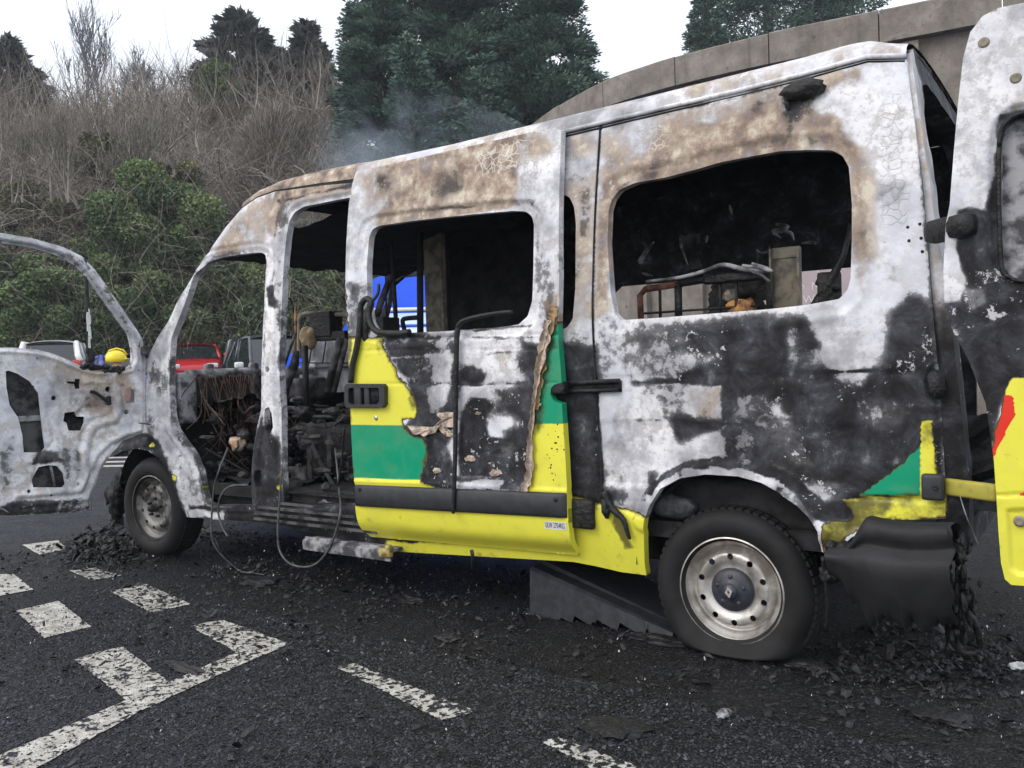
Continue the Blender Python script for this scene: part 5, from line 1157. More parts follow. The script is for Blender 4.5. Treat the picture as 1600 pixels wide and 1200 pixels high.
# ground sheet (fine near the viewer, rising a little at the back)
gx = np.concatenate([[-260, -120, -60, -35], np.arange(-24, 24, 1.5), [35, 60, 120, 260]]); gy = np.concatenate([[-30, -8], np.arange(-4, 60, 1.5), [80, 140, 300]])
def gz(fwd): return 1.0*sstep(14, 24, fwd)
V = np.array([wp(x, y, gz(y)-.0) for x in gx for y in gy]); ny_ = len(gy)
F = np.array([(i*ny_+j, (i+1)*ny_+j, (i+1)*ny_+j+1, i*ny_+j+1) for i in range(len(gx)-1) for j in range(ny_-1)])
mk('ground', V, F, M['asphalt'], None, True, kind='structure')
def marking(pts, wear, z=.004, px=True):
    P = np.array([on_z(x, y)[:2] if px else (x, y) for x, y in pts])
    if px: P = densify(P, .012); P = P+np.stack([fbm(np.c_[P, 0*P[:, 0]], 30, 1), fbm(np.c_[P, 0*P[:, 0]], 30, 5)], -1)*.009
    n = len(P)
    return mk('road_marking', [(x, y, z) for x, y in P], [tuple(range(n))], M['marking'], None, False, {'wear': [wear]*n}, kind='structure')
def ccw(pts): return pts
marks = [([(-30, 1200), (0, 1182), (197, 1095), (116, 1032), (160, 1018), (192, 1012), (265, 1067), (370, 1020), (297, 980), (325, 973), (350, 970), (452, 1007), (320, 1065), (215, 1115), (60, 1200), (20, 1225), (-60, 1225)], .12),
         ([(25, 955), (92, 940), (142, 980), (68, 998)], -.5), ([(-20, 900), (0, 898), (20, 897), (52, 922), (0, 932), (-20, 936)], -.4),
         ([(173, 925), (228, 913), (298, 945), (235, 958)], .15), ([(108, 892), (150, 888), (190, 900), (145, 908)], .2), ([(35, 852), (90, 845), (105, 858), (62, 868)], -.1),
         ([(528, 1045), (552, 1038), (745, 1113), (690, 1127)], .25), ([(845, 1160), (872, 1153), (1010, 1204), (930, 1206)], .3)]
for p, w_ in marks: marking(p, w_)
for y0_ in (716, 722.5, 729): 
    a = on_z(60, y0_+2.5); b_ = on_z(330, y0_-4.5); d = (b_-a)/np.linalg.norm(b_-a); a = a-d*6; b_ = b_+d*3; nn = np.array([-d[1], d[0], 0])*.10
    marking([tuple((a-nn)[:2]), tuple((b_-nn)[:2]), tuple((b_+nn)[:2]), tuple((a+nn)[:2])], -.6, px=False)
# --- burnt flakes and grit
def scatter(name, n, fun, smin, smax, mat, z0=.004, flat=.35, seed=1, **kw):
    r = np.random.RandomState(seed); c = fun(r, n); n = len(c); s_ = smin*(smax/smin)**(r.rand(n)**2.2)
    k = 6; a = np.linspace(0, 2*np.pi, k, endpoint=False)[None]+r.rand(n, 1)*6; rad = s_[:, None]*(.45+.75*r.rand(n, k))
    x = rad*np.cos(a); y = rad*np.sin(a)*(.5+.5*r.rand(n, 1)); rot_ = r.rand(n, 1)*6.28
    X = x*np.cos(rot_)-y*np.sin(rot_); Y = x*np.sin(rot_)+y*np.cos(rot_); tx, ty = r.randn(2, n, 1)*flat
    Z = X*tx+Y*ty+np.abs(r.randn(n, k))*s_[:, None]*.12; Z = Z-Z.min(1, keepdims=True)+z0
    P = np.stack([c[:, :1]+X, c[:, 1:2]+Y, c[:, 2:3]+Z], -1); top_ = np.stack([c[:, 0], c[:, 1], c[:, 2]+Z.mean(1)+s_*(.1+.35*r.rand(n))], -1)
    V = np.concatenate([P.reshape(-1, 3), top_]); i = np.arange(n)[:, None]*k; j = np.arange(k)[None]
    F = np.stack([i+j, i+(j+1) % k, np.broadcast_to(n*k+np.arange(n)[:, None], (n, k))], -1).reshape(-1, 3)
    return mk(name, V, F, mat, None, False, {'tone': np.concatenate([np.repeat(r.rand(n), k), r.rand(n)])}, kind='stuff', **kw)
def flake_mat(name, stops, rough=.7):
    m, t, b = new_mat(name); N = NT(t); t.links.new(N.ramp(N.attr('tone'), stops), b.inputs['Base Color']); b.inputs['Roughness'].default_value = rough; return m
FM = flake_mat('char_flakes', [(.0, (.003, .003, .0035)), (.6, (.011, .011, .013)), (.95, (.030, .030, .034)), (1, (.07, .07, .075))], .6)
FMW = flake_mat('ash_flecks', [(.0, (.22, .22, .22)), (1, (.75, .75, .76))])
def near_van(r, n):
    x = r.uniform(-5.2, 1.6, n); y = -np.abs(r.randn(n))*.85+.9; y = np.where(r.rand(n) < .35, r.uniform(-2.3, 1.6, n), y)
    c = np.stack([x, y, 0*x], -1); k = (c[:, 1] > -2.4) & (vnoise(c, 1.1, 3)+vnoise(c, 4, 7)*.6 > -.55+.5*r.rand(n)-.2*(y > -1.2)); return c[k]
scatter('burnt_debris', 26000, near_van, .003, .026, FM, label='black charred flakes and crumbs spread over the road around the van', cat='debris')
scatter('fine_grit', 42000, lambda r, n: np.stack([r.uniform(-3.4, 1.7, n), r.uniform(-2.7, .2, n), np.zeros(n)], -1), .002, .007, FM, seed=4, label='fine black grit strewn over the near road surface', cat='grit')
M['chip'] = flake_mat('chippings', [(.0, (.010, .011, .014)), (.6, (.040, .043, .055)), (1, (.10, .105, .125))], .8)
scatter('loose_chippings', 60000, lambda r, n: np.stack([-3.6+r.rand(n)*4.5, -2.4+r.rand(n)*1.9, np.zeros(n)], -1), .003, .010, M['chip'], .0, .25, seed=6, label='loose grey chippings embedded in the near road surface', cat='grit')
scatter('ash_flecks', 4500, near_van, .0010, .006, FMW, .012, .8, seed=9, label='tiny pale ash and glass flecks on the blackened road', cat='ash')
def heap(name, c, r, mat, seed, n=1, **kw):
    V = ICO_V.copy(); V[:, 2] = np.maximum(V[:, 2], -.05); V = V*(1+.75*fbm(ICO_V*.8+seed, 3, seed)[:, None])*np.array(r); V[:, 2] += .004-V[:, 2].min(); return mk(name, V+np.array(c), ICO_F, mat, None, False, loc=c, **kw)
# heap of melted front bumper beneath the front wheel
rr = np.random.RandomState(3); mbh = MB()
for i in range(40):
    q_ = rr.rand(); c = on_z(150+rr.randn()*22+q_*30, 872-q_*26+rr.randn()*7); s_ = rr.uniform(.015, .07); c[2] = abs(rr.randn())*.02*(1+q_)+.004
    mbh.add(ICO_V*np.array([s_*1.8, s_*1.3, s_*.30])*(1+.8*fbm(ICO_V, 3, i)[:, None])+c, ICO_F)
for i in range(26):
    tt = rr.rand(); c = on_side(188-8*tt+rr.randn()*3, 740+tt*110, .05); s_ = rr.uniform(.02, .06); mbh.add(ICO_V*np.array([s_, s_, s_*1.7])*(1+.7*fbm(ICO_V, 3, i)[:, None])+c, ICO_F)
hb = mbh.build('melted_bumper_heap', M['char'], None, loc=on_z(150, 870)); props(hb, 'black heap of melted front bumper on the road at the front wheel', 'debris', None, 'stuff')
def heapf(r, n):
    q_ = r.rand(n); P = np.array([on_z(150+a*24+b*34, 874-b*26+c*8) for a, b, c in zip(r.randn(n), q_, r.randn(n))]); P[:, 2] = np.abs(r.randn(n))*.035*(.5+q_); return P
scatter('melted_plastic_flakes', 4200, heapf, .006, .034, FM, .0, .45, seed=12, label='curled black plastic flakes heaped on the road below the front wheel', cat='debris')
def rearf(r, n): P = np.array([on_z(1440+a*120, 1010+b*60) for a, b in zip(r.randn(n), r.rand(n))]); P[:, 2] = np.abs(r.randn(n))*.008; return P
scatter('charred_flake_litter', 1300, rearf, .005, .026, FM, .0, .35, seed=14, label='thick litter of charred flakes under the sagging rear bumper', cat='debris')
frs = [((415, 912), (.16, .09, .03), 'round black puddle of melted plastic under the dangling hoses'), ((1030, 1003), (.13, .05, .02), 'rough black strip lying in front of the flat rear tyre'),
       ((285, 1046), (.13, .03, .02), 'thin black curl across the corner of the L shaped road marking'), ((640, 940), (.09, .05, .025), 'crumpled dark flake on the road below the middle of the sliding door'),
       ((1250, 1040), (.10, .05, .02), 'flat black piece on the road right below the flat tyre'), ((960, 1140), (.11, .08, .012), 'brown black flat sheet near the bottom edge of the picture'),
       ((1130, 1120), (.022, .035, .02), 'pointed pale grey shard standing on the road at lower centre right'), ((330, 832), (.12, .08, .02), 'black lump on the road just behind the front wheel'),
       ((1590, 1046), (.03, .02, .025), 'white plastic scrap on the road at the right edge'), ((1460, 1120), (.10, .07, .02), 'wide charred flake low in the right corner'), ((700, 1000), (.07, .04, .02), 'small crumpled flake above the dashed road marking')]
for i, ((x, y), r_, lb) in enumerate(frs):
    heap('charred_fragment', on_z(x, y), r_, M['ashmetal'] if 'pale' in lb else M['label'] if 'white' in lb else M['char'], i+2, label=lb, cat='debris')
for i in range(14):   # small pale scraps low right
    x = R_.choice([R_.uniform(1150, 1600), R_.uniform(500, 1500)]); y = R_.uniform(1040, 1190)
    heap('pale_scrap', on_z(x, y), (R_.uniform(.005, .018), R_.uniform(.004, .008), R_.uniform(.003, .007)), M['chargrey'], i, label='small pale ash scrap scattered on the charred road at lower right', cat='debris', group='pale scraps on the road')

# --- curved concrete wall with coping blocks, behind the van
HW = 6.4
cop = [(800, 216), (820, 205), (858, 176), (900, 150), (950, 124), (1000, 106), (1050, 90), (1125, 70), (1200, 52), (1290, 33), (1385, 14), (1520, -14), (1700, -52), (1900, -98)]
W = np.array([on_z(x, y, HW)[:2] for x, y in cop]); W = curve(np.c_[W, np.zeros(len(W))], 300)[:, :2]
sl = np.r_[0, np.cumsum(np.hypot(*np.diff(W, axis=0).T))]; Lt = sl[-1]
def wpt(s_, off=0.):
    x = np.interp(s_, sl, W[:, 0]); y = np.interp(s_, sl, W[:, 1]); e = .3; x2 = np.interp(min(s_+e, Lt), sl, W[:, 0]); y2 = np.interp(min(s_+e, Lt), sl, W[:, 1]); x1 = np.interp(max(s_-e, 0), sl, W[:, 0]); y1 = np.interp(max(s_-e, 0), sl, W[:, 1])
    d = np.array([x2-x1, y2-y1]); d /= np.linalg.norm(d); nn = np.array([-d[1], d[0]]);
    if nn@(np.array([x, y])-CP[:2]) < 0: nn = -nn
    return np.array([x, y])+nn*off, d, nn
M['conc'] = None
m, t, b = new_mat('weathered_concrete'); N = NT(t)
f = N.noise(2.2, 7, .65); g_ = N.noise(14, 6, .7); 
c = N.ramp(f, [(.3, (.13, .115, .10)), (.5, (.215, .19, .165)), (.7, (.30, .275, .245))]); c = N.mix(N.math('MULTIPLY', N.step(g_, .52, .7), .55), c, (.09, .078, .066))
mpn = N.n('Mapping'); mpn.inputs['Scale'].default_value = (3, 3, .25); t.links.new(N.co(), mpn.inputs[0]); stn = N.noise(1.6, 4, .6, mpn.outputs[0])
c = N.mix(N.math('MULTIPLY', N.step(stn, .55, .75), .5), c, (.08, .07, .06))
vo = N.n('TexVoronoi'); vo.inputs['Scale'].default_value = 2.6; t.links.new(N.co(), vo.inputs['Vector']); c = N.mix(N.math('MULTIPLY', N.math('SUBTRACT', 1, N.step(vo.outputs['Distance'], .06, .12)), .6), c, (.07, .06, .05))
t.links.new(c, b.inputs['Base Color']); b.inputs['Roughness'].default_value = .9; t.links.new(N.bump(g_, .5, .02), b.inputs['Normal']); M['conc'] = m
wallo = empty('concrete_wall', (*wpt(Lt*.6)[0], 0), 'tall curved brown concrete retaining wall with block coping behind the van', 'wall')
n = 160; V = []
for i in range(n):
    s_ = Lt*i/(n-1); p, d, nn = wpt(s_, .16); p2 = p+nn*.4
    V += [(p[0], p[1], -.2), (p[0], p[1], HW-.30), (p2[0], p2[1], HW-.30), (p2[0], p2[1], -.2)]
F = np.array([(i*4+j, i*4+(j+1) % 4, (i+1)*4+(j+1) % 4, (i+1)*4+j) for i in range(n-1) for j in range(4)])
mk('wall_face', V, F, M['conc'], wallo, False)
jp = [880, 951, 1056, 1199, 1387]; js = []
for x in jp:
    y = np.interp(x, [c[0] for c in cop], [c[1] for c in cop]); q_ = on_z(x, y, HW)[:2]; js.append(sl[np.hypot(*(W-q_).T).argmin()])
st_ = np.mean(np.diff(js)); k0 = js[2]; js = sorted([js[2]+st_*k for k in range(-20, 20) if 0 <= k0+st_*k <= Lt])
bl = 0
hc_ = .50
for a_, b2 in zip([0.]+js, js+[Lt]):
    if b2-a_ < .4: continue
    ss = np.linspace(a_+.009, b2-.009, 7); V = []; dz = R_.uniform(-.012, .012)
    for s_ in ss:
        p, d, nn = wpt(s_, -.04+R_.uniform(-.002, .002)); p2 = p+nn*.62
        V += [(p[0], p[1], HW-hc_), (p[0], p[1], HW-.02+dz), (p[0]+nn[0]*.02, p[1]+nn[1]*.02, HW+dz), (p2[0], p2[1], HW+dz), (p2[0], p2[1], HW-hc_)]
    F = [(i*5+j, i*5+(j+1) % 5, (i+1)*5+(j+1) % 5, (i+1)*5+j) for i in range(6) for j in range(5)]+[tuple(range(5)), tuple(30+j for j in range(5))[::-1]]
    mk('coping_block', V, F, M['conc'], wallo, False)
for k in range(int(Lt/1.15)):
    p, d, nn = wpt(.5+k*1.15, .10); mb = MB(); mb.box((p[0], p[1], (HW-.55)/2), (.22, .14, HW-.52), rz=math.atan2(d[1], d[0])); mb.build('wall_rib', M['conc'], wallo, smooth=False)
# pink notice board on the wall, letters seen through the rear window
def wall_hit(px, py, off):
    best = None
    for s_ in np.linspace(0, Lt, 1500):
        p, d, nn = wpt(s_, off); q_ = trace(np.array([[p[0], p[1], 2.]]))[0]
        if best is None or abs(q_[0]-px) < best[0]: best = (abs(q_[0]-px), p, d, nn)
    p = best[1]; dd = ray(px, py); k = ((p-CP[:2])@best[3])/(dd[:2]@best[3]); return CP+dd*k, best[2], best[3]
P00, d, nn = wall_hit(1255, 450, -.25); ex = np.array([d[0], d[1], 0]); ex = ex if ex@RT > 0 else -ex; ez = np.array([0, 0, 1.])
def on_board(px, py): dd = ray(px, py); k = ((P00-CP)@np.r_[nn, 0])/(dd@np.r_[nn, 0]); return CP+dd*k
a, b_ = on_board(1189, 405), on_board(1345, 500); w_ = (b_-a)@ex; hgt = 1.25
mb = MB(); cc = on_board(1262, 450); mb.box(cc+np.array([0, 0, .05]), (w_+.2, .04, 1.3), rz=math.atan2(ex[1], ex[0])); 
sg = mb.build('notice_board', simple('pink_board', (.40, .33, .34), .6, .06, 4, bump=0), None, smooth=False, loc=cc, label='faded pink car park notice board with white letters seen through the rear window', cat='sign')
SL = [('S', 1277, 431, 10), ('d', 1303, 430, 10), ('o', 1248, 453, 8), ('N', 1268, 453, 12), ('i', 1283, 453, 10), ('g', 1290, 453, 9), ('h', 1301, 453, 12), ('C', 1204, 474, 12), ('W', 1255, 474, 12), ('t', 1307, 467, 8)]
M['white_paint'] = simple('white_letter', (.62, .58, .58), .6, .03, 30, bump=0)
for ch_, x, y, hpx in SL:
    o0 = on_board(x, y); h_ = abs(on_board(x, y-hpx)[2]-o0[2]); text_on('letter', ch_, o0-np.r_[nn, 0]*.022, ex, ez, h_, M['white_paint'], sg, .003)

# --- hillside
V = []; gx = np.linspace(-60, 45, 60); gy = np.linspace(27, 90, 40)
for x in gx:
    for y in gy: p = wp(x, y); z = 1.0+9*sstep(29, 60, y)+3*float(fbm(np.array([[x*.04, y*.04, 0]]), 1, 3)[0])*sstep(29, 40, y); V.append((p[0], p[1], z-.05))
F = np.array([(i*40+j, (i+1)*40+j, (i+1)*40+j+1, i*40+j+1) for i in range(59) for j in range(39)])
mk('hillside', V, F, simple('leaf_litter', (.055, .045, .028), .95, .6, .8, bump=.6, bscale=6, bdist=.1, col2=(.020, .022, .012)), None, True, kind='structure')
# ================================================================ vegetation
def tone_mat(name, stops, rough=.75, trans=0.):
    m, t, b = new_mat(name); N = NT(t); c = N.ramp(N.attr('tone'), stops); t.links.new(c, b.inputs['Base Color']); b.inputs['Roughness'].default_value = rough; b.inputs['Specular IOR Level'].default_value = .3
    return m
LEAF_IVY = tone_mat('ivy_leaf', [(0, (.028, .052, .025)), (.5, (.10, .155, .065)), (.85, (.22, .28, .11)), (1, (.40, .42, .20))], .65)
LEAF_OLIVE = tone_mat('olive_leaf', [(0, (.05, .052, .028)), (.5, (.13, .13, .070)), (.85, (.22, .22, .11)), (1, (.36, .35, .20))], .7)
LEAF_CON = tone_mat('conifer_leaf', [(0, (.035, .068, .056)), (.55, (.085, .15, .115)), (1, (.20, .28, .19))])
LEAF_PINE = tone_mat('pine_needles', [(0, (.05, .055, .055)), (.6, (.10, .105, .10)), (1, (.17, .165, .15))])
TWIG_BR = tone_mat('brown_twig', [(0, (.10, .086, .075)), (.6, (.25, .215, .185)), (1, (.44, .40, .35))], .9)
TWIG_PALE = tone_mat('pale_bark', [(0, (.14, .125, .105)), (.6, (.30, .275, .235)), (1, (.46, .43, .38))], .9)
TWIG_BLUE = tone_mat('grey_bark', [(0, (.10, .10, .12)), (1, (.22, .22, .26))], .9)
BARK = simple('bark', (.05, .04, .03), .9, .5, 6, bump=.6, bscale=20, bdist=.03)
def quads(name, c, dirs, L, Wd, mat, parent, tone, **kw):
    n = len(c); d = dirs/np.linalg.norm(dirs, axis=1)[:, None]; r = NR.randn(n, 3); s_ = np.cross(d, r); s_ /= np.linalg.norm(s_, axis=1)[:, None]+1e-9
    L = L[:, None]; Wd = Wd[:, None]
    V = np.stack([c-d*L*.5, c-d*L*.05+s_*Wd*.5, c+d*L*.5, c-d*L*.05-s_*Wd*.5], 1).reshape(-1, 3)
    F = np.arange(n*4).reshape(n, 4)
    return mk(name, V, F, mat, parent, False, {'tone': np.repeat(tone, 4)}, **kw)
def blob_points(blobs, n, shell=.55):
    w = np.array([b_[1]*b_[2]*b_[3] for b_ in blobs])**.67; idx = NR.choice(len(blobs), n, p=w/w.sum()); u = NR.randn(n, 3); u /= np.linalg.norm(u, axis=1)[:, None]
    r = (shell+(1-shell)*NR.rand(n)**.6)
    c = np.array([b_[0] for b_ in blobs])[idx]; R3 = np.array([b_[1:4] for b_ in blobs])[idx]
    return c+u*R3*r[:, None], u, idx
def shrub(px, py, dep, rx, ry, n, leaf, mat, label, cat='shrub', group=None, sub=60, name='ivy_shrub', hang=0.):
    """crown centred on (px,py) at that depth, rx, ry in tracing units"""
    s_ = dep/FPX; c = at_d(px, py, dep); A_, B_ = rx*s_, ry*s_
    root = empty(name, (c[0], c[1], max(0.9, c[2]-B_)), label, cat, group)
    mb = MB(); mb.tube(curve([(c[0], c[1], max(.6, c[2]-B_*1.2)), (c[0]+.2, c[1], c[2]-B_*.3), (c[0], c[1]+.1, c[2]+B_*.4)], 8), np.linspace(.16, .05, 8), 6); mb.build('trunk', BARK, root)
    blobs = []
    for i in range(sub):
        u = NR.randn(3); u /= np.linalg.norm(u); q_ = NR.rand()**.4*.92
        p = c+(RT*u[0]*A_+FW*u[1]*A_*.6)*q_+np.array([0, 0, u[2]*B_*q_]); r = (.12+.22*NR.rand())*min(A_, B_); blobs.append((p, r*1.15, r*1.15, r*.9))
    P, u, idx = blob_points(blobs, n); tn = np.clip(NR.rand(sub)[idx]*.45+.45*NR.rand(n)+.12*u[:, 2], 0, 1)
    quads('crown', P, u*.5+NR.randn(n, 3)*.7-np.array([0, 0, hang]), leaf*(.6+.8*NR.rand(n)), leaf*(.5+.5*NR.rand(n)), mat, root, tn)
    return root
shr = [(245, 400, 30, 105, 165, 30000, 'big ivy covered bush with a bright green top left of the van cab'), (250, 300, 31, 70, 60, 9000, 'yellow green ivy crown above the big ivy bush'),
       (35, 470, 29, 75, 110, 16000, 'ivy bush seen through the cab door window at the far left'), (120, 500, 30, 80, 90, 15000, 'low ivy bush behind the white car'),
       (330, 480, 31, 80, 120, 16000, 'ivy bush seen between the windscreen pillar and the red car'), (440, 470, 30.5, 100, 110, 18000, 'ivy bush seen through the open cab and sliding door gap'),
       (560, 480, 31, 90, 90, 9000, 'ivy bush behind the sliding door opening'), (60, 400, 33, 90, 60, 9000, 'dull green bramble mound on the bank at the left edge'), (160, 250, 34, 70, 45, 7000, 'grey green shrub halfway up the bank'), (430, 270, 37, 70, 50, 5000, 'dark green ivy patch inside the brown thicket dome'), (200, 420, 32, 150, 70, 12000, 'wide dark bramble growth at the foot of the bank'), (20, 330, 33, 70, 50, 8000, 'olive mound at the far left above the cab door'), (300, 330, 32, 60, 40, 7000, 'olive green growth right of the big ivy bush'), (110, 360, 33, 90, 55, 10000, 'olive brown mound in the middle of the left bank'), (340, 130, 42, 30, 40, 3500, 'dark ivy column below the spiky pine')]
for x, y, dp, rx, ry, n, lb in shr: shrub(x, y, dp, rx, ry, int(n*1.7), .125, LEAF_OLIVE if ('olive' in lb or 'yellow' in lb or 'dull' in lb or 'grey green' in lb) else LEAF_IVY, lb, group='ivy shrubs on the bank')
def conifer(px, top, base, dep, rx, n, label, mat=None, tiers=46, name='conifer_tree', droop=.2, leaf=.20, blobk=1.0, sparse=1.0):
    s_ = dep/FPX; T_ = at_d(px, top, dep); B_ = at_d(px+(base-top)*.04, base, dep); Hh = T_[2]-B_[2]; rr = rx*s_
    root = empty(name, tuple(B_), label, 'tree', 'conifers behind the van')
    mb = MB(); mb.tube([B_-np.array([0, 0, 2]), B_*.5+T_*.5, T_], [rr*.08+.08, rr*.05+.04, .03], 8); mb.build('trunk', BARK, root)
    blobs = []; dirs = []; mbl = MB()
    for i in range(tiers*8):
        t = NR.rand()**.85; R2 = rr*(t**.55)*(.75+.4*NR.rand()) if t > .02 else .2; a = NR.rand()*6.28; q_ = .1+.9*NR.rand()**.5
        d = np.array([math.cos(a), math.sin(a), 0]); c = T_*(1-t)+B_*t+d*R2*q_; br = (.13+.10*NR.rand())*rr*blobk*(.5+.7*t**.5)
        c[2] += -droop*R2*q_*.5+.1*NR.randn(); blobs.append((c, br*1.3, br*1.3, br*.62)); dirs.append(d)
        if i % 8 == 0: a0 = T_*(1-t)+B_*t; mbl.tube([a0, (a0+c)/2+np.array([0, 0, .1]), c], [.06, .045, .02], 4)
    mbl.build('limb', BARK, root, kind='stuff')
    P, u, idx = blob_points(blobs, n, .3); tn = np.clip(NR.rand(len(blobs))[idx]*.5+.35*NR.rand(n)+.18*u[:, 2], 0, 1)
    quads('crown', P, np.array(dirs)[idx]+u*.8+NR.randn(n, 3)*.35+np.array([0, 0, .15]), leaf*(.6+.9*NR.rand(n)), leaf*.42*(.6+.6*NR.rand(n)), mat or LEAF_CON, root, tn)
    return root
conifer(585, -110, 520, 33, 105, 105000, 'dense dark cypress, left of the three large conifers behind the sliding door')
conifer(700, -190, 520, 34, 130, 110000, 'tallest dark conifer in the middle of the group behind the van')
conifer(838, -130, 520, 33, 138, 120000, 'large dark conifer with drooping right edge beside the concrete wall')
conifer(640, 60, 520, 31, 95, 36000, 'lower front conifer clump above the van roof'); conifer(755, 90, 520, 31, 100, 40000, 'lower front conifer clump nearest the concrete wall')
conifer(655, -150, 520, 36, 110, 60000, 'dark conifer filling the gap behind the left two large conifers'); conifer(765, -160, 520, 36, 110, 60000, 'dark conifer filling the gap behind the right two large conifers')
conifer(545, 5, 480, 36, 60, 12000, 'narrow pointed cypress at the left side of the conifer group')
conifer(1190, -230, 200, 44, 120, 60000, 'conifer rising above the concrete wall coping'); conifer(1100, -40, 190, 42, 50, 22000, 'small conifer at the left end of the trees above the wall'); conifer(1300, -120, 140, 44, 90, 40000, 'conifer above the wall at the upper right')
for (x, tp, bs, dp, rx, lb) in ((372, 22, 190, 46, 85, 'spiky brown green pine on the skyline, the larger one'), (478, 35, 170, 45, 45, 'spiky pine on the skyline beside the cypress'), (10, 60, 190, 46, 60, 'dark pine leaning in at the top left corner'), (430, 80, 190, 46, 60, 'low bushy pine on the skyline behind the thicket dome')):
    conifer(x, tp, bs, dp, rx, 7000, lb, LEAF_PINE, 16, 'pine_tree', -.55, .55, .8)
# --- bare branching
def prisms(name, segs, mat, parent, kind=None, **kw):
    if not segs: return None
    A_ = np.array([s_[0] for s_ in segs]); B_ = np.array([s_[1] for s_ in segs]); r0 = np.array([s_[2] for s_ in segs]); r1 = np.array([s_[3] for s_ in segs]); n = len(segs)
    d = B_-A_; d /= np.linalg.norm(d, axis=1)[:, None]+1e-9; u = np.cross(d, NR.randn(n, 3)); u /= np.linalg.norm(u, axis=1)[:, None]; v = np.cross(d, u)
    V = []
    for P, r in ((A_, r0), (B_, r1)):
        for k in range(3): a = k*2.094; V.append(P+r[:, None]*(math.cos(a)*u+math.sin(a)*v))
    V = np.stack(V, 1).reshape(-1, 3); i = np.arange(n)[:, None]*6
    F = np.concatenate([i+np.array([[k, (k+1) % 3, 3+(k+1) % 3, 3+k]]) for k in range(3)])
    tn = np.repeat(np.clip(NR.rand(n)*.6+np.array([min(1, s_[2]*6) for s_ in segs])*.4, 0, 1), 6)
    return mk(name, V, F, mat, parent, True, {'tone': tn}, kind=kind, **kw)
def grow(p, d, L, r, depth, segs, spread=.5, up=.15, kids=3, minr=.010):
    n = 4; q_ = p.copy()
    for i in range(n):
        d = d+NR.randn(3)*.13+np.array([0, 0, up*.25]); d /= np.linalg.norm(d); q2_ = q_+d*L/n; ra = max(minr, r*(1-.14*i)); rb = max(minr, r*(1-.14*(i+1))); segs.append((q_.copy(), q2_.copy(), ra, rb)); q_ = q2_
        if depth > 0 and i > 0:
            for _ in range(kids if i == n-1 else max(1, kids-1)):
                dd = d+NR.randn(3)*spread; dd[2] += up; dd /= np.linalg.norm(dd); grow(q_, dd, L*(.55+.25*NR.rand()), r*.52, depth-1, segs, spread, up, kids, minr)
def bare(px, base, top, dep, mat, label, n=1, spread=.45, up=.25, depth=3, kids=3, name='bare_tree', r=None, lean=.08, minr=.010, wid=0):
    B_ = at_d(px, base, dep); Hh = (base-top)*dep/FPX; root = empty(name, tuple(B_), label, 'tree', 'bare trees on the bank'); segs = []
    for i in range(n):
        d = np.array([0, 0, 1.])+RT*NR.randn()*lean*1.5+FW*NR.randn()*lean; grow(B_+RT*NR.uniform(-1, 1)*wid*dep/FPX-np.array([0, 0, .6]), d/np.linalg.norm(d), Hh*.42, r or Hh*.018, depth, segs, spread, up, kids, minr)
    tr = [s_ for s_ in segs if s_[2] > (r or Hh*.018)*.45]; cr = [s_ for s_ in segs if s_[2] <= (r or Hh*.018)*.45]
    prisms('trunk', tr, mat, root); prisms('twigs', cr, mat, root); return root
bare(150, 200, 15, 50, TWIG_BLUE, 'tall thin grey bare tree on the skyline at upper left', 3, .34, .5, 4, 2, r=.10, wid=34, minr=.011)
bare(225, 190, 70, 50, TWIG_BLUE, 'low feathery bare tree just right of the tallest bare tree', 2, .4, .3, 4, 2, r=.08, wid=30, minr=.013)
bare(300, 200, 90, 48, TWIG_BLUE, 'bare tree on the skyline left of the spiky pine', 2, .4, .3, 4, 2, r=.08, wid=30, minr=.012)
bare(85, 290, 130, 30.5, TWIG_PALE, 'pale barked multi stemmed tree at the left, its stems curving up', 4, .35, .4, 3, 2, r=.06, wid=26)
bare(35, 290, 150, 30.5, TWIG_PALE, 'pale leaning stems at the far left of the bank', 3, .4, .4, 3, 2, r=.05, wid=22)
bare(260, 260, 110, 30.5, TWIG_PALE, 'pale straight bare stem beside the forked pale branch', 2, .4, .35, 3, 2, r=.07, wid=8)
bare(225, 270, 150, 30.5, TWIG_PALE, 'slender pale stems leaning left in the middle of the bank', 3, .3, .4, 3, 2, r=.04, wid=24, lean=.3)
bare(500, 170, 70, 44, TWIG_PALE, 'pale bare stems against the dark cypress', 3, .35, .4, 3, 2, r=.05, wid=12)
bare(310, 215, 110, 31, TWIG_PALE, 'pale forked branch reaching up and right on the bank', 1, .5, .3, 3, 2, r=.08, wid=2, lean=.35)
bare(190, 280, 140, 31, TWIG_PALE, 'pale stems left of the yellow green ivy crown', 4, .35, .4, 3, 2, r=.045, wid=30, lean=.35)
bare(120, 300, 170, 31, TWIG_PALE, 'thin pale stems rising from the bramble bank', 4, .35, .4, 3, 2, r=.04, wid=30, lean=.35)
bare(340, 330, 250, 32, TWIG_PALE, 'pale fallen branches on the bank above the cab roof', 4, .8, 0., 3, 2, r=.035, wid=30, lean=.8)
bare(1085, 100, 40, 30, TWIG_BR, 'small leafless sapling above the left part of the coping', 3, .5, .3, 2, 2, r=.02, wid=12, minr=.008)
bare(1010, 125, 85, 26, TWIG_BR, 'thin twiggy weed growing over the coping', 3, .5, .3, 2, 2, r=.012, wid=14, minr=.006)
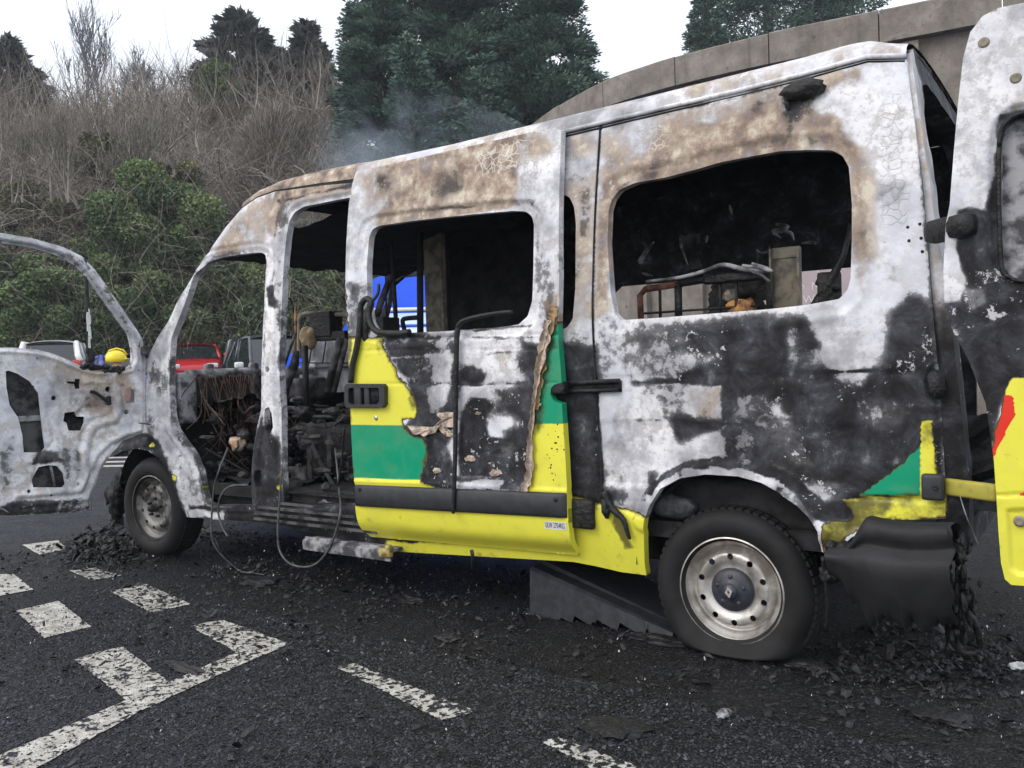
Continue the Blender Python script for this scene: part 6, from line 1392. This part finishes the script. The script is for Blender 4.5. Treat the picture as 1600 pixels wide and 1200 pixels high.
def strands(name, n, xr, yr, dr, L, mat, wdt, fan=.5, curl=.25, dome=None, **kw):
    px = NR.uniform(*xr, n); dep = NR.uniform(*dr, n); py = NR.uniform(*yr, n) if dome is None else dome(px)
    P = CP+(CF+((px-800)/FPX)[:, None]*CR+((600-py)/FPX)[:, None]*CU)*dep[:, None]
    d = NR.randn(n, 3)*fan+np.array([0, 0, 1.]); d /= np.linalg.norm(d, axis=1)[:, None]; Ls = L*(.5+NR.rand(n)); k = 6; rows = [P]; cv = NR.randn(n, 3)*curl
    for i in range(k-1): d = d+cv*.35+NR.randn(n, 3)*.10; d /= np.linalg.norm(d, axis=1)[:, None]; P = P+d*(Ls/(k-1))[:, None]; rows.append(P)
    rows = np.stack(rows, 1); s_ = np.cross(d, NR.randn(n, 3)); s_ /= np.linalg.norm(s_, axis=1)[:, None]; w = (wdt*(.5+NR.rand(n)))[:, None, None]*np.linspace(1, .25, k)[None, :, None]
    V = np.stack([rows-s_[:, None]*w/2, rows+s_[:, None]*w/2], 2).reshape(-1, 3); i = (np.arange(n)*k*2)[:, None]+(np.arange(k-1)*2)[None]; i = i.ravel()[:, None]
    F = i+np.array([[0, 1, 3, 2]])
    return mk(name, V, F, mat, None, True, {'tone': np.repeat(np.clip(NR.rand(n)*.9+.1*NR.rand(), 0, 1), k*2)}, kind='stuff', **kw)
topy = lambda x: np.interp(x, [-200, 0, 60, 110, 200, 260, 330, 420, 520, 700, 900], [190, 175, 190, 200, 170, 175, 170, 165, 170, 200, 260])
strands('scrub_thicket', 26000, (-150, 560), (0, 0), (40, 56), 3.0, TWIG_BR, .035, .55, .3, lambda x: topy(x)+NR.rand(len(x))**1.2*220, label='hazy brown mass of leafless scrub covering the bank', cat='scrub')
strands('lower_scrub', 11000, (-150, 560), (0, 0), (31, 40), 2.0, TWIG_BR, .022, .9, .6, lambda x: 250+NR.rand(len(x))*260, label='tangled brown brambles between the ivy bushes on the bank', cat='scrub')
strands('front_brambles', 2200, (-150, 560), (0, 0), (27.5, 30), 1.5, TWIG_BR, .014, .9, .8, lambda x: 300+NR.rand(len(x))*270, label='fine brown bramble stems hanging over the ivy bushes', cat='scrub')
strands('yellow_twigs', 1500, (300, 540), (0, 0), (33, 38), 1.6, TWIG_PALE, .016, .9, .8, lambda x: 250+NR.rand(len(x))*110, label='pale curling dead stems above the cab roof', cat='scrub')
# brown dome shaped thicket
def dome_tree(px, py, dep, rx, ry, n, label):
    s_ = dep/FPX; c = at_d(px, py+ry, dep); root = empty('thicket_dome', tuple(c), label, 'shrub'); u = NR.randn(n, 3); u[:, 2] = np.abs(u[:, 2]); u /= np.linalg.norm(u, axis=1)[:, None]
    R3 = np.array([rx*s_, rx*s_*.7, ry*1.9*s_]); q0 = .25+.55*NR.rand(n); k = 5; rows = []
    P = c+(RT*(u[:, :1]*R3[0])+FW*(u[:, 1:2]*R3[1])+np.array([0, 0, 1.])*(u[:, 2:]*R3[2]))*q0[:, None]; d = RT*u[:, :1]*.8+FW*u[:, 1:2]*.6+np.array([0, 0, 1.])*(u[:, 2:]+.2); L = rx*s_*.42
    for i in range(k): rows.append(P); d = d/np.linalg.norm(d, axis=1)[:, None]+NR.randn(n, 3)*.16; P = P+d/np.linalg.norm(d, axis=1)[:, None]*L*(1-q0)[:, None]*1.6/k*1.0
    rows = np.stack(rows, 1); s2 = np.cross(d, NR.randn(n, 3)); s2 /= np.linalg.norm(s2, axis=1)[:, None]; w = .024*(.6+NR.rand(n))[:, None, None]*np.linspace(1, .4, k)[None, :, None]
    V = np.stack([rows-s2[:, None]*w/2, rows+s2[:, None]*w/2], 2).reshape(-1, 3); i = ((np.arange(n)*k*2)[:, None]+(np.arange(k-1)*2)[None]).ravel()[:, None]
    mk('twigs', V, i+np.array([[0, 1, 3, 2]]), TWIG_BR, root, True, {'tone': np.repeat(NR.rand(n), k*2)})
dome_tree(432, 215, 36, 92, 100, 26000, 'round dome of brown leafless twigs left of the conifers'); dome_tree(395, 340, 34, 110, 60, 12000, 'lower brown twiggy mound behind the cab roof')

# ================================================================ vehicles beyond
def paint(name, col, rough=.25):
    m, t, b = new_mat(name); b.inputs['Base Color'].default_value = (*col, 1); b.inputs['Roughness'].default_value = rough; b.inputs['Coat Weight'].default_value = .5; return m
GLS = paint('car_glass', (.02, .024, .028), .05); GLS2 = paint('reflecting_glass', (.10, .13, .17), .05)
TL = paint('tail_light', (.55, .02, .02), .2); HL = paint('head_light', (.65, .66, .68), .1)
def car(name, px, ground_z, dep, heading, col, label, H_=1.5, Wd=1.78, L_=4.2, mirror=None, rear_glass=(.05, .06, .07), cat='car', suv=False, scale_y=None):
    """heading: angle of the nose in plan"""
    b0 = at_d(px, 600, dep); k = math.cos(heading); s_ = math.sin(heading); o = np.array([b0[0], b0[1], ground_z])
    root = empty(name, tuple(o), label, cat)
    def TF(P): P = np.asarray(P, float); return np.stack([o[0]+P[..., 0]*k-P[..., 1]*s_, o[1]+P[..., 0]*s_+P[..., 1]*k, o[2]+P[..., 2]], -1)
    pm = paint(name+'_paint', col)
    st_ = [(-L_/2, .45, .72, .80), (-L_/2+.05, .32, .92, .93), (-L_/2+.35, .28, .98, .98), (-L_/4, .25, .98, 1.0), (.2, .25, .96, 1.0), (L_/4-.1, .25, .94, 1.0), (L_/2-.5, .27, .86, .95), (L_/2-.15, .32, .74, .86), (L_/2, .42, .62, .70)]
    V = []
    for x, z0, z1, w in st_:
        h = Wd/2*w
        for y, z in ((0, z0), (h*.9, z0), (h, z0+.18), (h, (z0+z1)/2+.05), (h*.97, z1-.06), (h*.88, z1), (0, z1+.02), (-h*.88, z1), (-h*.97, z1-.06), (-h, (z0+z1)/2+.05), (-h, z0+.18), (-h*.9, z0)): V.append((x, y, z))
    n = len(st_); F = [(i*12+j, i*12+(j+1) % 12, (i+1)*12+(j+1) % 12, (i+1)*12+j) for i in range(n-1) for j in range(12)]+[tuple(range(12))[::-1], tuple((n-1)*12+j for j in range(12))]
    bo = mk('body', TF(V), F, pm, root, True); md = bo.modifiers.new('b', 'SUBSURF'); md.levels = 1; md.render_levels = 1
    xr0, xr1, xf1, xf0 = (-L_/2+.10, -L_/2+.55, .35, 1.15); zr_ = H_; hw = Wd/2
    ring = lambda x, z, w: [(x, -w, z), (x, w, z)]
    G = {'rb': (xr0, .95, hw*.90), 'rt': (xr1, zr_-.10, hw*.74), 'ft': (xf1, zr_-.10, hw*.74), 'fb': (xf0, .93, hw*.90)}
    q_ = lambda nm: [(G[nm][0], -G[nm][2], G[nm][1]), (G[nm][0], G[nm][2], G[nm][1])]
    rb, rt, ft, fb = map(q_, ('rb', 'rt', 'ft', 'fb'))
    ins = .02
    V = [rb[0], rb[1], rt[0], rt[1], ft[0], ft[1], fb[0], fb[1]]
    mk('glasshouse', TF(V), [(0, 2, 3, 1), (4, 6, 7, 5), (0, 6, 4, 2), (1, 3, 5, 7)], GLS, root, False)
    mb = MB()
    for a, b2 in ((rb[0], rt[0]), (rb[1], rt[1]), (ft[0], fb[0]), (ft[1], fb[1])): mb.tube(TF([a, b2]), .045, 6)
    for y in (-1, 1): mb.tube(TF([(xr1+.9, y*hw*.74, zr_-.10), (xr1+.85, y*hw*.90, .95)]), .04, 6); mb.tube(TF([(xr1, y*hw*.72, zr_-.09), (xf1, y*hw*.72, zr_-.09)]), .04, 6); mb.tube(TF([(xr1+.02, y*hw*.745, zr_-.10), (xr1-.35, y*hw*.82, 1.12), (xr0, y*hw*.9, .95)]), .09, 6)
    mb.build('window_pillar', pm, root)
    nr = 7; V = []
    for i in range(9):
        t = i/8; x = xr1-.06+(xf1-xr1+.10)*t; zc = zr_-.03*(2*t-1)**2*2
        for j in range(nr): u = j/(nr-1)*2-1; V.append((x, u*hw*.76, zc-.075*u*u+.01))
    top_ = TF(V); V2 = np.concatenate([top_, top_-np.array([0, 0, .05])]); F = np.array([(i*nr+j, i*nr+j+1, (i+1)*nr+j+1, (i+1)*nr+j) for i in range(8) for j in range(nr-1)])
    mk('roof', V2, np.concatenate([F[:, ::-1], F+len(top_)]), pm, root, True)
    for y in (-1, 1):
        mb = MB(); mb.box(TF([(.85, y*(hw+.12), 1.02)])[0], (.12, .20, .14), rz=heading, bev=.04); mb.build('mirror', pm if mirror is None else mirror, root)
        mb = MB(); mb.box(TF([(-L_/2+.08, y*hw*.80, .86 if suv else .90)])[0], (.10, .22, .20), rz=heading, bev=.03); mb.build('tail_light', TL, root)
        mb = MB(); mb.box(TF([(L_/2-.14, y*hw*.66, .68)])[0], (.22, .34, .15), rz=heading, bev=.04); mb.build('headlight', HL, root)
    for x in (-L_/2+.75, L_/2-.8):
        for y in (-1, 1):
            mb = MB(); mb.lathe_y((0, 0, 0), [(.19, -.09), (.30, -.10), (.32, 0), (.30, .10), (.19, .09)], 24); mb.lathe_y((0, 0, 0), [(0, -.08), (.19, -.09)], 24); mb.lathe_y((0, 0, 0), [(0, .08), (.19, .09)], 24)
            V = np.concatenate(mb.V)+np.array([x, y*(hw-.10), .32]); mk('wheel', TF(V), mb.F, M['tyre'], root, True)
    mb = MB(); mb.box(TF([(-L_/2-.0, 0, .62)])[0], (.03, .52, .11), rz=heading); mb.build('number_plate', paint('plate_yellow', (.6, .45, .05)), root, smooth=False)
    return root
va = math.atan2(FW[1], FW[0])       # straight away from the viewer
zc_ = lambda px, py, dep, H_: at_d(px, py, dep)[2]-H_
car('parked_hatchback', 93, zc_(95, 533, 26, 1.6), 26, va-.12+math.atan(.52), (.80, .81, .82), 'white car seen from behind through the open cab door window, red tail lights', H_=1.6)
car('parked_hatchback', 309, zc_(309, 536, 29, 1.45), 29, va+math.pi+math.atan(.36)-.05, (.45, .014, .02), 'red car facing the camera, seen through the empty cab window', H_=1.45, Wd=1.7)
car('parked_offroader', 432, zc_(420, 522, 21, 1.75), 21, va+math.pi+.25+math.atan(.27), (.03, .04, .055), 'dark blue four wheel drive facing the camera behind the middle pillar', H_=1.75, Wd=1.85, mirror=M['label'], cat='car')
car('parked_hatchback', 186, zc_(195, 553, 24, 1.5), 24, va+.15+.45, (.03, .06, .30), 'blue car partly hidden behind the firefighter', H_=1.5)

# emergency vehicle with blue lamps, its side lit by added blue fills
dv_ = 13.0; o = at_d(700, 600, dv_); hd = va+math.pi/2+.15; k = math.cos(hd); s_ = math.sin(hd)
def TF(P): P = np.asarray(P, float); return np.stack([o[0]+P[..., 0]*k-P[..., 1]*s_, o[1]+P[..., 0]*s_+P[..., 1]*k, P[..., 2]], -1)
ev = empty('emergency_van', (o[0], o[1], 0), 'emergency van with blue lamps, glimpsed through the sliding door window', 'van')
def ebox(nm, c, size, mat, **kw): mb = MB(); mb.box(TF([c])[0], size, rz=hd, **kw); return mb.build(nm, mat, ev)
bl_ = paint('blue_glow_paint', (.01, .12, .95), .4); wh_ = paint('pale_blue_band', (.50, .68, .85), .4)  # blue side, saturated so the lamps' glow sits in the colour
PB = [(-1.9, .5), (-1.9, 2.35), (-1.6, 2.5), (.85, 2.5), (1.05, 2.42), (1.55, 1.62), (2.45, 1.36), (2.6, 1.2), (2.65, .5)]
V = [(x, -.95, z) for x, z in PB]+[(x, .95, z) for x, z in PB]; n = len(PB); F = [tuple(range(n)), tuple(range(n, 2*n))[::-1]]+[(i, n+i, n+(i+1) % n, (i+1) % n) for i in range(n)]
mk('body', TF(V), F, bl_, ev, False)
for sgn in (-1, 1):
    ebox('white_band', (-.3, sgn*.960, 2.0), (3.1, .014, .05), M['label']); ebox('lower_panel', (-.3, sgn*.955, 1.55), (3.1, .010, .80), wh_); ebox('dark_band', (-.3, sgn*.962, 1.78), (3.1, .010, .04), bl_); ebox('dark_band', (-.3, sgn*.962, 1.5), (3.1, .010, .03), bl_); ebox('door_seam', (.2, sgn*.957, 1.5), (.02, .008, 1.4), M['ink'])
    for x in (-1.1, 1.75): 
        mb = MB(); mb.lathe_y((0, 0, 0), [(0, -.1), (.34, -.1), (.36, 0), (.34, .1), (0, .1)], 28); V = np.concatenate(mb.V)+np.array([x, sgn*.88, .36]); mk('wheel', TF(V), mb.F, M['tyre'], ev, True)
ebox('windscreen', (1.30, 0, 2.04), (.02, 1.6, .8), GLS2, M=Matrix.Rotation(-.56, 3, 'Y'))
em, t, b = new_mat('blue_beacon'); b.inputs['Base Color'].default_value = (.02, .1, 1, 1); b.inputs['Emission Color'].default_value = (.03, .20, 1, 1); b.inputs['Emission Strength'].default_value = 2.2
ebox('beacon', (.7, 0, 2.58), (.35, 1.5, .14), em, bev=.04); 
for sgn in (-1, 1): ebox('beacon', (-.55, sgn*.98, 1.72), (.75, .03, .05), em)
for i, x in enumerate((.0, -1.2)):
    ld = bpy.data.lights.new('blue_fill_light', 'POINT'); ld.energy = 5; ld.color = (.03, .20, 1); ld.shadow_soft_size = .15; lo = bpy.data.objects.new('blue_fill_light', ld); COL.objects.link(lo); lo.parent = ev  # blue fill added in front of the van side, away from the beacons
    w = TF([(x, 1.65 if TF([(0, 1, 0)])[0]@FW < TF([(0, -1, 0)])[0]@FW else -1.65, 2.2)])[0]; lo.location = tuple(w-origin(ev))

# ================================================================ people
def person(name, px, py_top, dep, height, face, jacket, trousers, skin, label, helmet=None, hair=None):
    tp = at_d(px, py_top, dep); o = np.array([tp[0], tp[1], tp[2]-height]); s_ = height/1.8
    root = empty(name, tuple(o), label, 'person'); c_, n_ = math.cos(face), math.sin(face)
    def W_(P): P = np.asarray(P, float)*s_; return np.stack([o[0]+P[..., 0]*c_-P[..., 1]*n_, o[1]+P[..., 0]*n_+P[..., 1]*c_, o[2]+P[..., 2]], -1)
    # skeleton (x forward, y left)
    J = [(0, 0, .96), (0, 0, 1.15), (0, 0, 1.38), (.0, 0, 1.52), (.01, 0, 1.63), (0, .19, 1.43), (.0, .26, 1.16), (.10, .24, .93), (0, -.19, 1.43), (.0, -.26, 1.16), (.10, -.24, .93), (0, .10, .90), (.02, .11, .50), (0, .12, .09), (.13, .13, .04), (0, -.10, .90), (.02, -.11, .50), (0, -.12, .09), (.13, -.13, .04)]
    E = [(0, 1), (1, 2), (2, 3), (3, 4), (2, 5), (5, 6), (6, 7), (2, 8), (8, 9), (9, 10), (0, 11), (11, 12), (12, 13), (13, 14), (0, 15), (15, 16), (16, 17), (17, 18)]
    Rr = [.16, .15, .17, .065, .095, .085, .06, .045, .085, .06, .045, .10, .07, .05, .045, .10, .07, .05, .045]
    me = bpy.data.meshes.new('body'); me.from_pydata([tuple(v) for v in (W_(J)-o)], E, []); bo = bpy.data.objects.new('body', me); COL.objects.link(bo); bo.parent = root; ORG[bo.name] = o
    sk = bo.modifiers.new('skin', 'SKIN'); bo.modifiers.new('sub', 'SUBSURF').render_levels = 2
    for i, v in enumerate(me.skin_vertices[0].data): v.radius = (Rr[i]*s_, Rr[i]*s_*(1.15 if i in (0, 1, 2) else 1)); v.use_root = (i == 0)
    me.materials.append(skin)
    def part(nm, cen, rad, mat, fr=None):
        V = ICO_V.copy(); 
        if fr is not None: keep = V[:, 2] > fr; V[~keep, 2] = fr
        return mk(nm, W_(V*np.array(rad)+np.array(cen)), ICO_F, mat, root, True)
    mb = MB(); prof = [(.14, .92), (.175, 1.0), (.17, 1.15), (.19, 1.32), (.20, 1.42), (.13, 1.49), (.07, 1.53)]; V = []
    for r, z in prof:
        for a in np.linspace(0, 2*math.pi, 20, endpoint=False): V.append((r*.68*math.cos(a), r*1.12*math.sin(a), z))
    mb.add(W_(V), [(i*20+j, i*20+(j+1) % 20, (i+1)*20+(j+1) % 20, (i+1)*20+j) for i in range(6) for j in range(20)])
    for sg in (-1, 1): mb.tube(W_([(0, sg*.17, 1.44), (0, sg*.24, 1.32), (.0, sg*.27, 1.16), (.09, sg*.25, .96)]), np.array([.08, .075, .065, .055])*s_, 10)
    mb.build('jacket', jacket, root); mb = MB()
    for sg in (-1, 1): mb.tube(W_([(0, sg*.09, .98), (.02, sg*.11, .5), (0, sg*.12, .12)]), np.array([.12, .085, .07])*s_, 10); mb.box(W_([(.05, sg*.12, .05)])[0], (.28*s_, .11*s_, .10*s_), rz=face, bev=.03)
    mb.build('trousers', trousers, root)
    part('nose', (.105, 0, 1.635), (.016, .012, .02), skin)
    if helmet:
        h_ = part('helmet', (-.01, 0, 1.67), (.150, .130, .130), helmet, -.35); mb = MB(); mb.box(W_([(.14, 0, 1.665)])[0], (.08*s_, .17*s_, .012), rz=face, bev=.005); mb.build('helmet_brim', helmet, root)
        mb = MB(); mb.tube(W_([(-.16, 0, 1.70), (-.09, 0, 1.80), (0, 0, 1.825), (.09, 0, 1.80), (.14, 0, 1.73)]), .014, 6); mb.build('helmet_crest', helmet, root)
    if hair: part('hair', (-.02, 0, 1.70), (.10, .09, .08), hair, -.3)
    return root
cl = lambda n, c: simple(n, c, .8, .2, 6, bump=.2)
rf = math.atan2(RT[1], RT[0])
person('person', 182, 547, 13.2, 1.86, rf+.25, cl('peach_jacket', (.62, .42, .26)), cl('dark_trousers', (.06, .06, .06)), cl('skin', (.50, .30, .22)), 'firefighter in a bright yellow helmet and tan jacket standing beyond the cab door', helmet=paint('yellow_helmet', (.86, .66, .0), .35))
person('person', 42, 535, 23, 1.76, rf+1.2, cl('dark_jacket', (.03, .035, .05)), cl('navy_trousers', (.03, .03, .04)), cl('ruddy_skin', (.60, .33, .26)), 'person with a reddish bald head standing left of the white car')

# ================================================================ smoke drifting off the roof
sm = bpy.data.materials.new('smoke'); sm.use_nodes = True; t = sm.node_tree; t.nodes.clear(); N = NT(t)
vol = t.nodes.new('ShaderNodeVolumePrincipled'); out = t.nodes.new('ShaderNodeOutputMaterial'); t.links.new(vol.outputs[0], out.inputs['Volume'])
vol.inputs['Color'].default_value = (.66, .76, .92, 1)
gen = t.nodes.new('ShaderNodeTexCoord'); m2 = N.n('VectorMath', operation='SUBTRACT'); t.links.new(gen.outputs['Generated'], m2.inputs[0]); m2.inputs[1].default_value = (.5, .5, .5)
ln = N.n('VectorMath', operation='LENGTH'); t.links.new(m2.outputs[0], ln.inputs[0])
ns = N.noise(1.7, 5, .62, None, .8)
de = N.math('MULTIPLY', N.math('MULTIPLY', N.step(ns, .46, .72), N.math('SUBTRACT', 1, N.step(ln.outputs['Value'], .18, .48))), 2.0)
t.links.new(de, vol.inputs['Density'])
for nm_, c1, rad, rz_, lb in (('smoke', on_y(628, 232, 1.2), (1.35, .5, .42), -.30, 'thin bluish smoke wisps rising off the front of the van roof'),):
    V = ICO_V*np.array(rad); cs, sn = math.cos(rz_), math.sin(rz_); V = V@np.array([[cs, 0, sn], [0, 1, 0], [-sn, 0, cs]]); o_s = mk(nm_, V+c1, ICO_F, sm, None, True, loc=c1); props(o_s, lb, 'smoke', None, 'stuff')

# ================================================================ thin smoky air over the whole place
hz = bpy.data.materials.new('haze'); hz.use_nodes = True; t = hz.node_tree; t.nodes.clear(); pv = t.nodes.new('ShaderNodeVolumePrincipled'); ho = t.nodes.new('ShaderNodeOutputMaterial')
pv.inputs['Color'].default_value = (.86, .92, 1, 1); pv.inputs['Density'].default_value = .0010; pv.inputs['Anisotropy'].default_value = 0.
t.links.new(pv.outputs[0], ho.inputs['Volume'])
mb = MB(); mb.box((0, 0, 0), (660, 660, 42)); V = mb.V[0]+np.array([0, 0, 19.]); mk('haze', V, mb.F, hz, None, False, kind='stuff', label='thin smoky haze hanging over the whole car park', cat='haze')
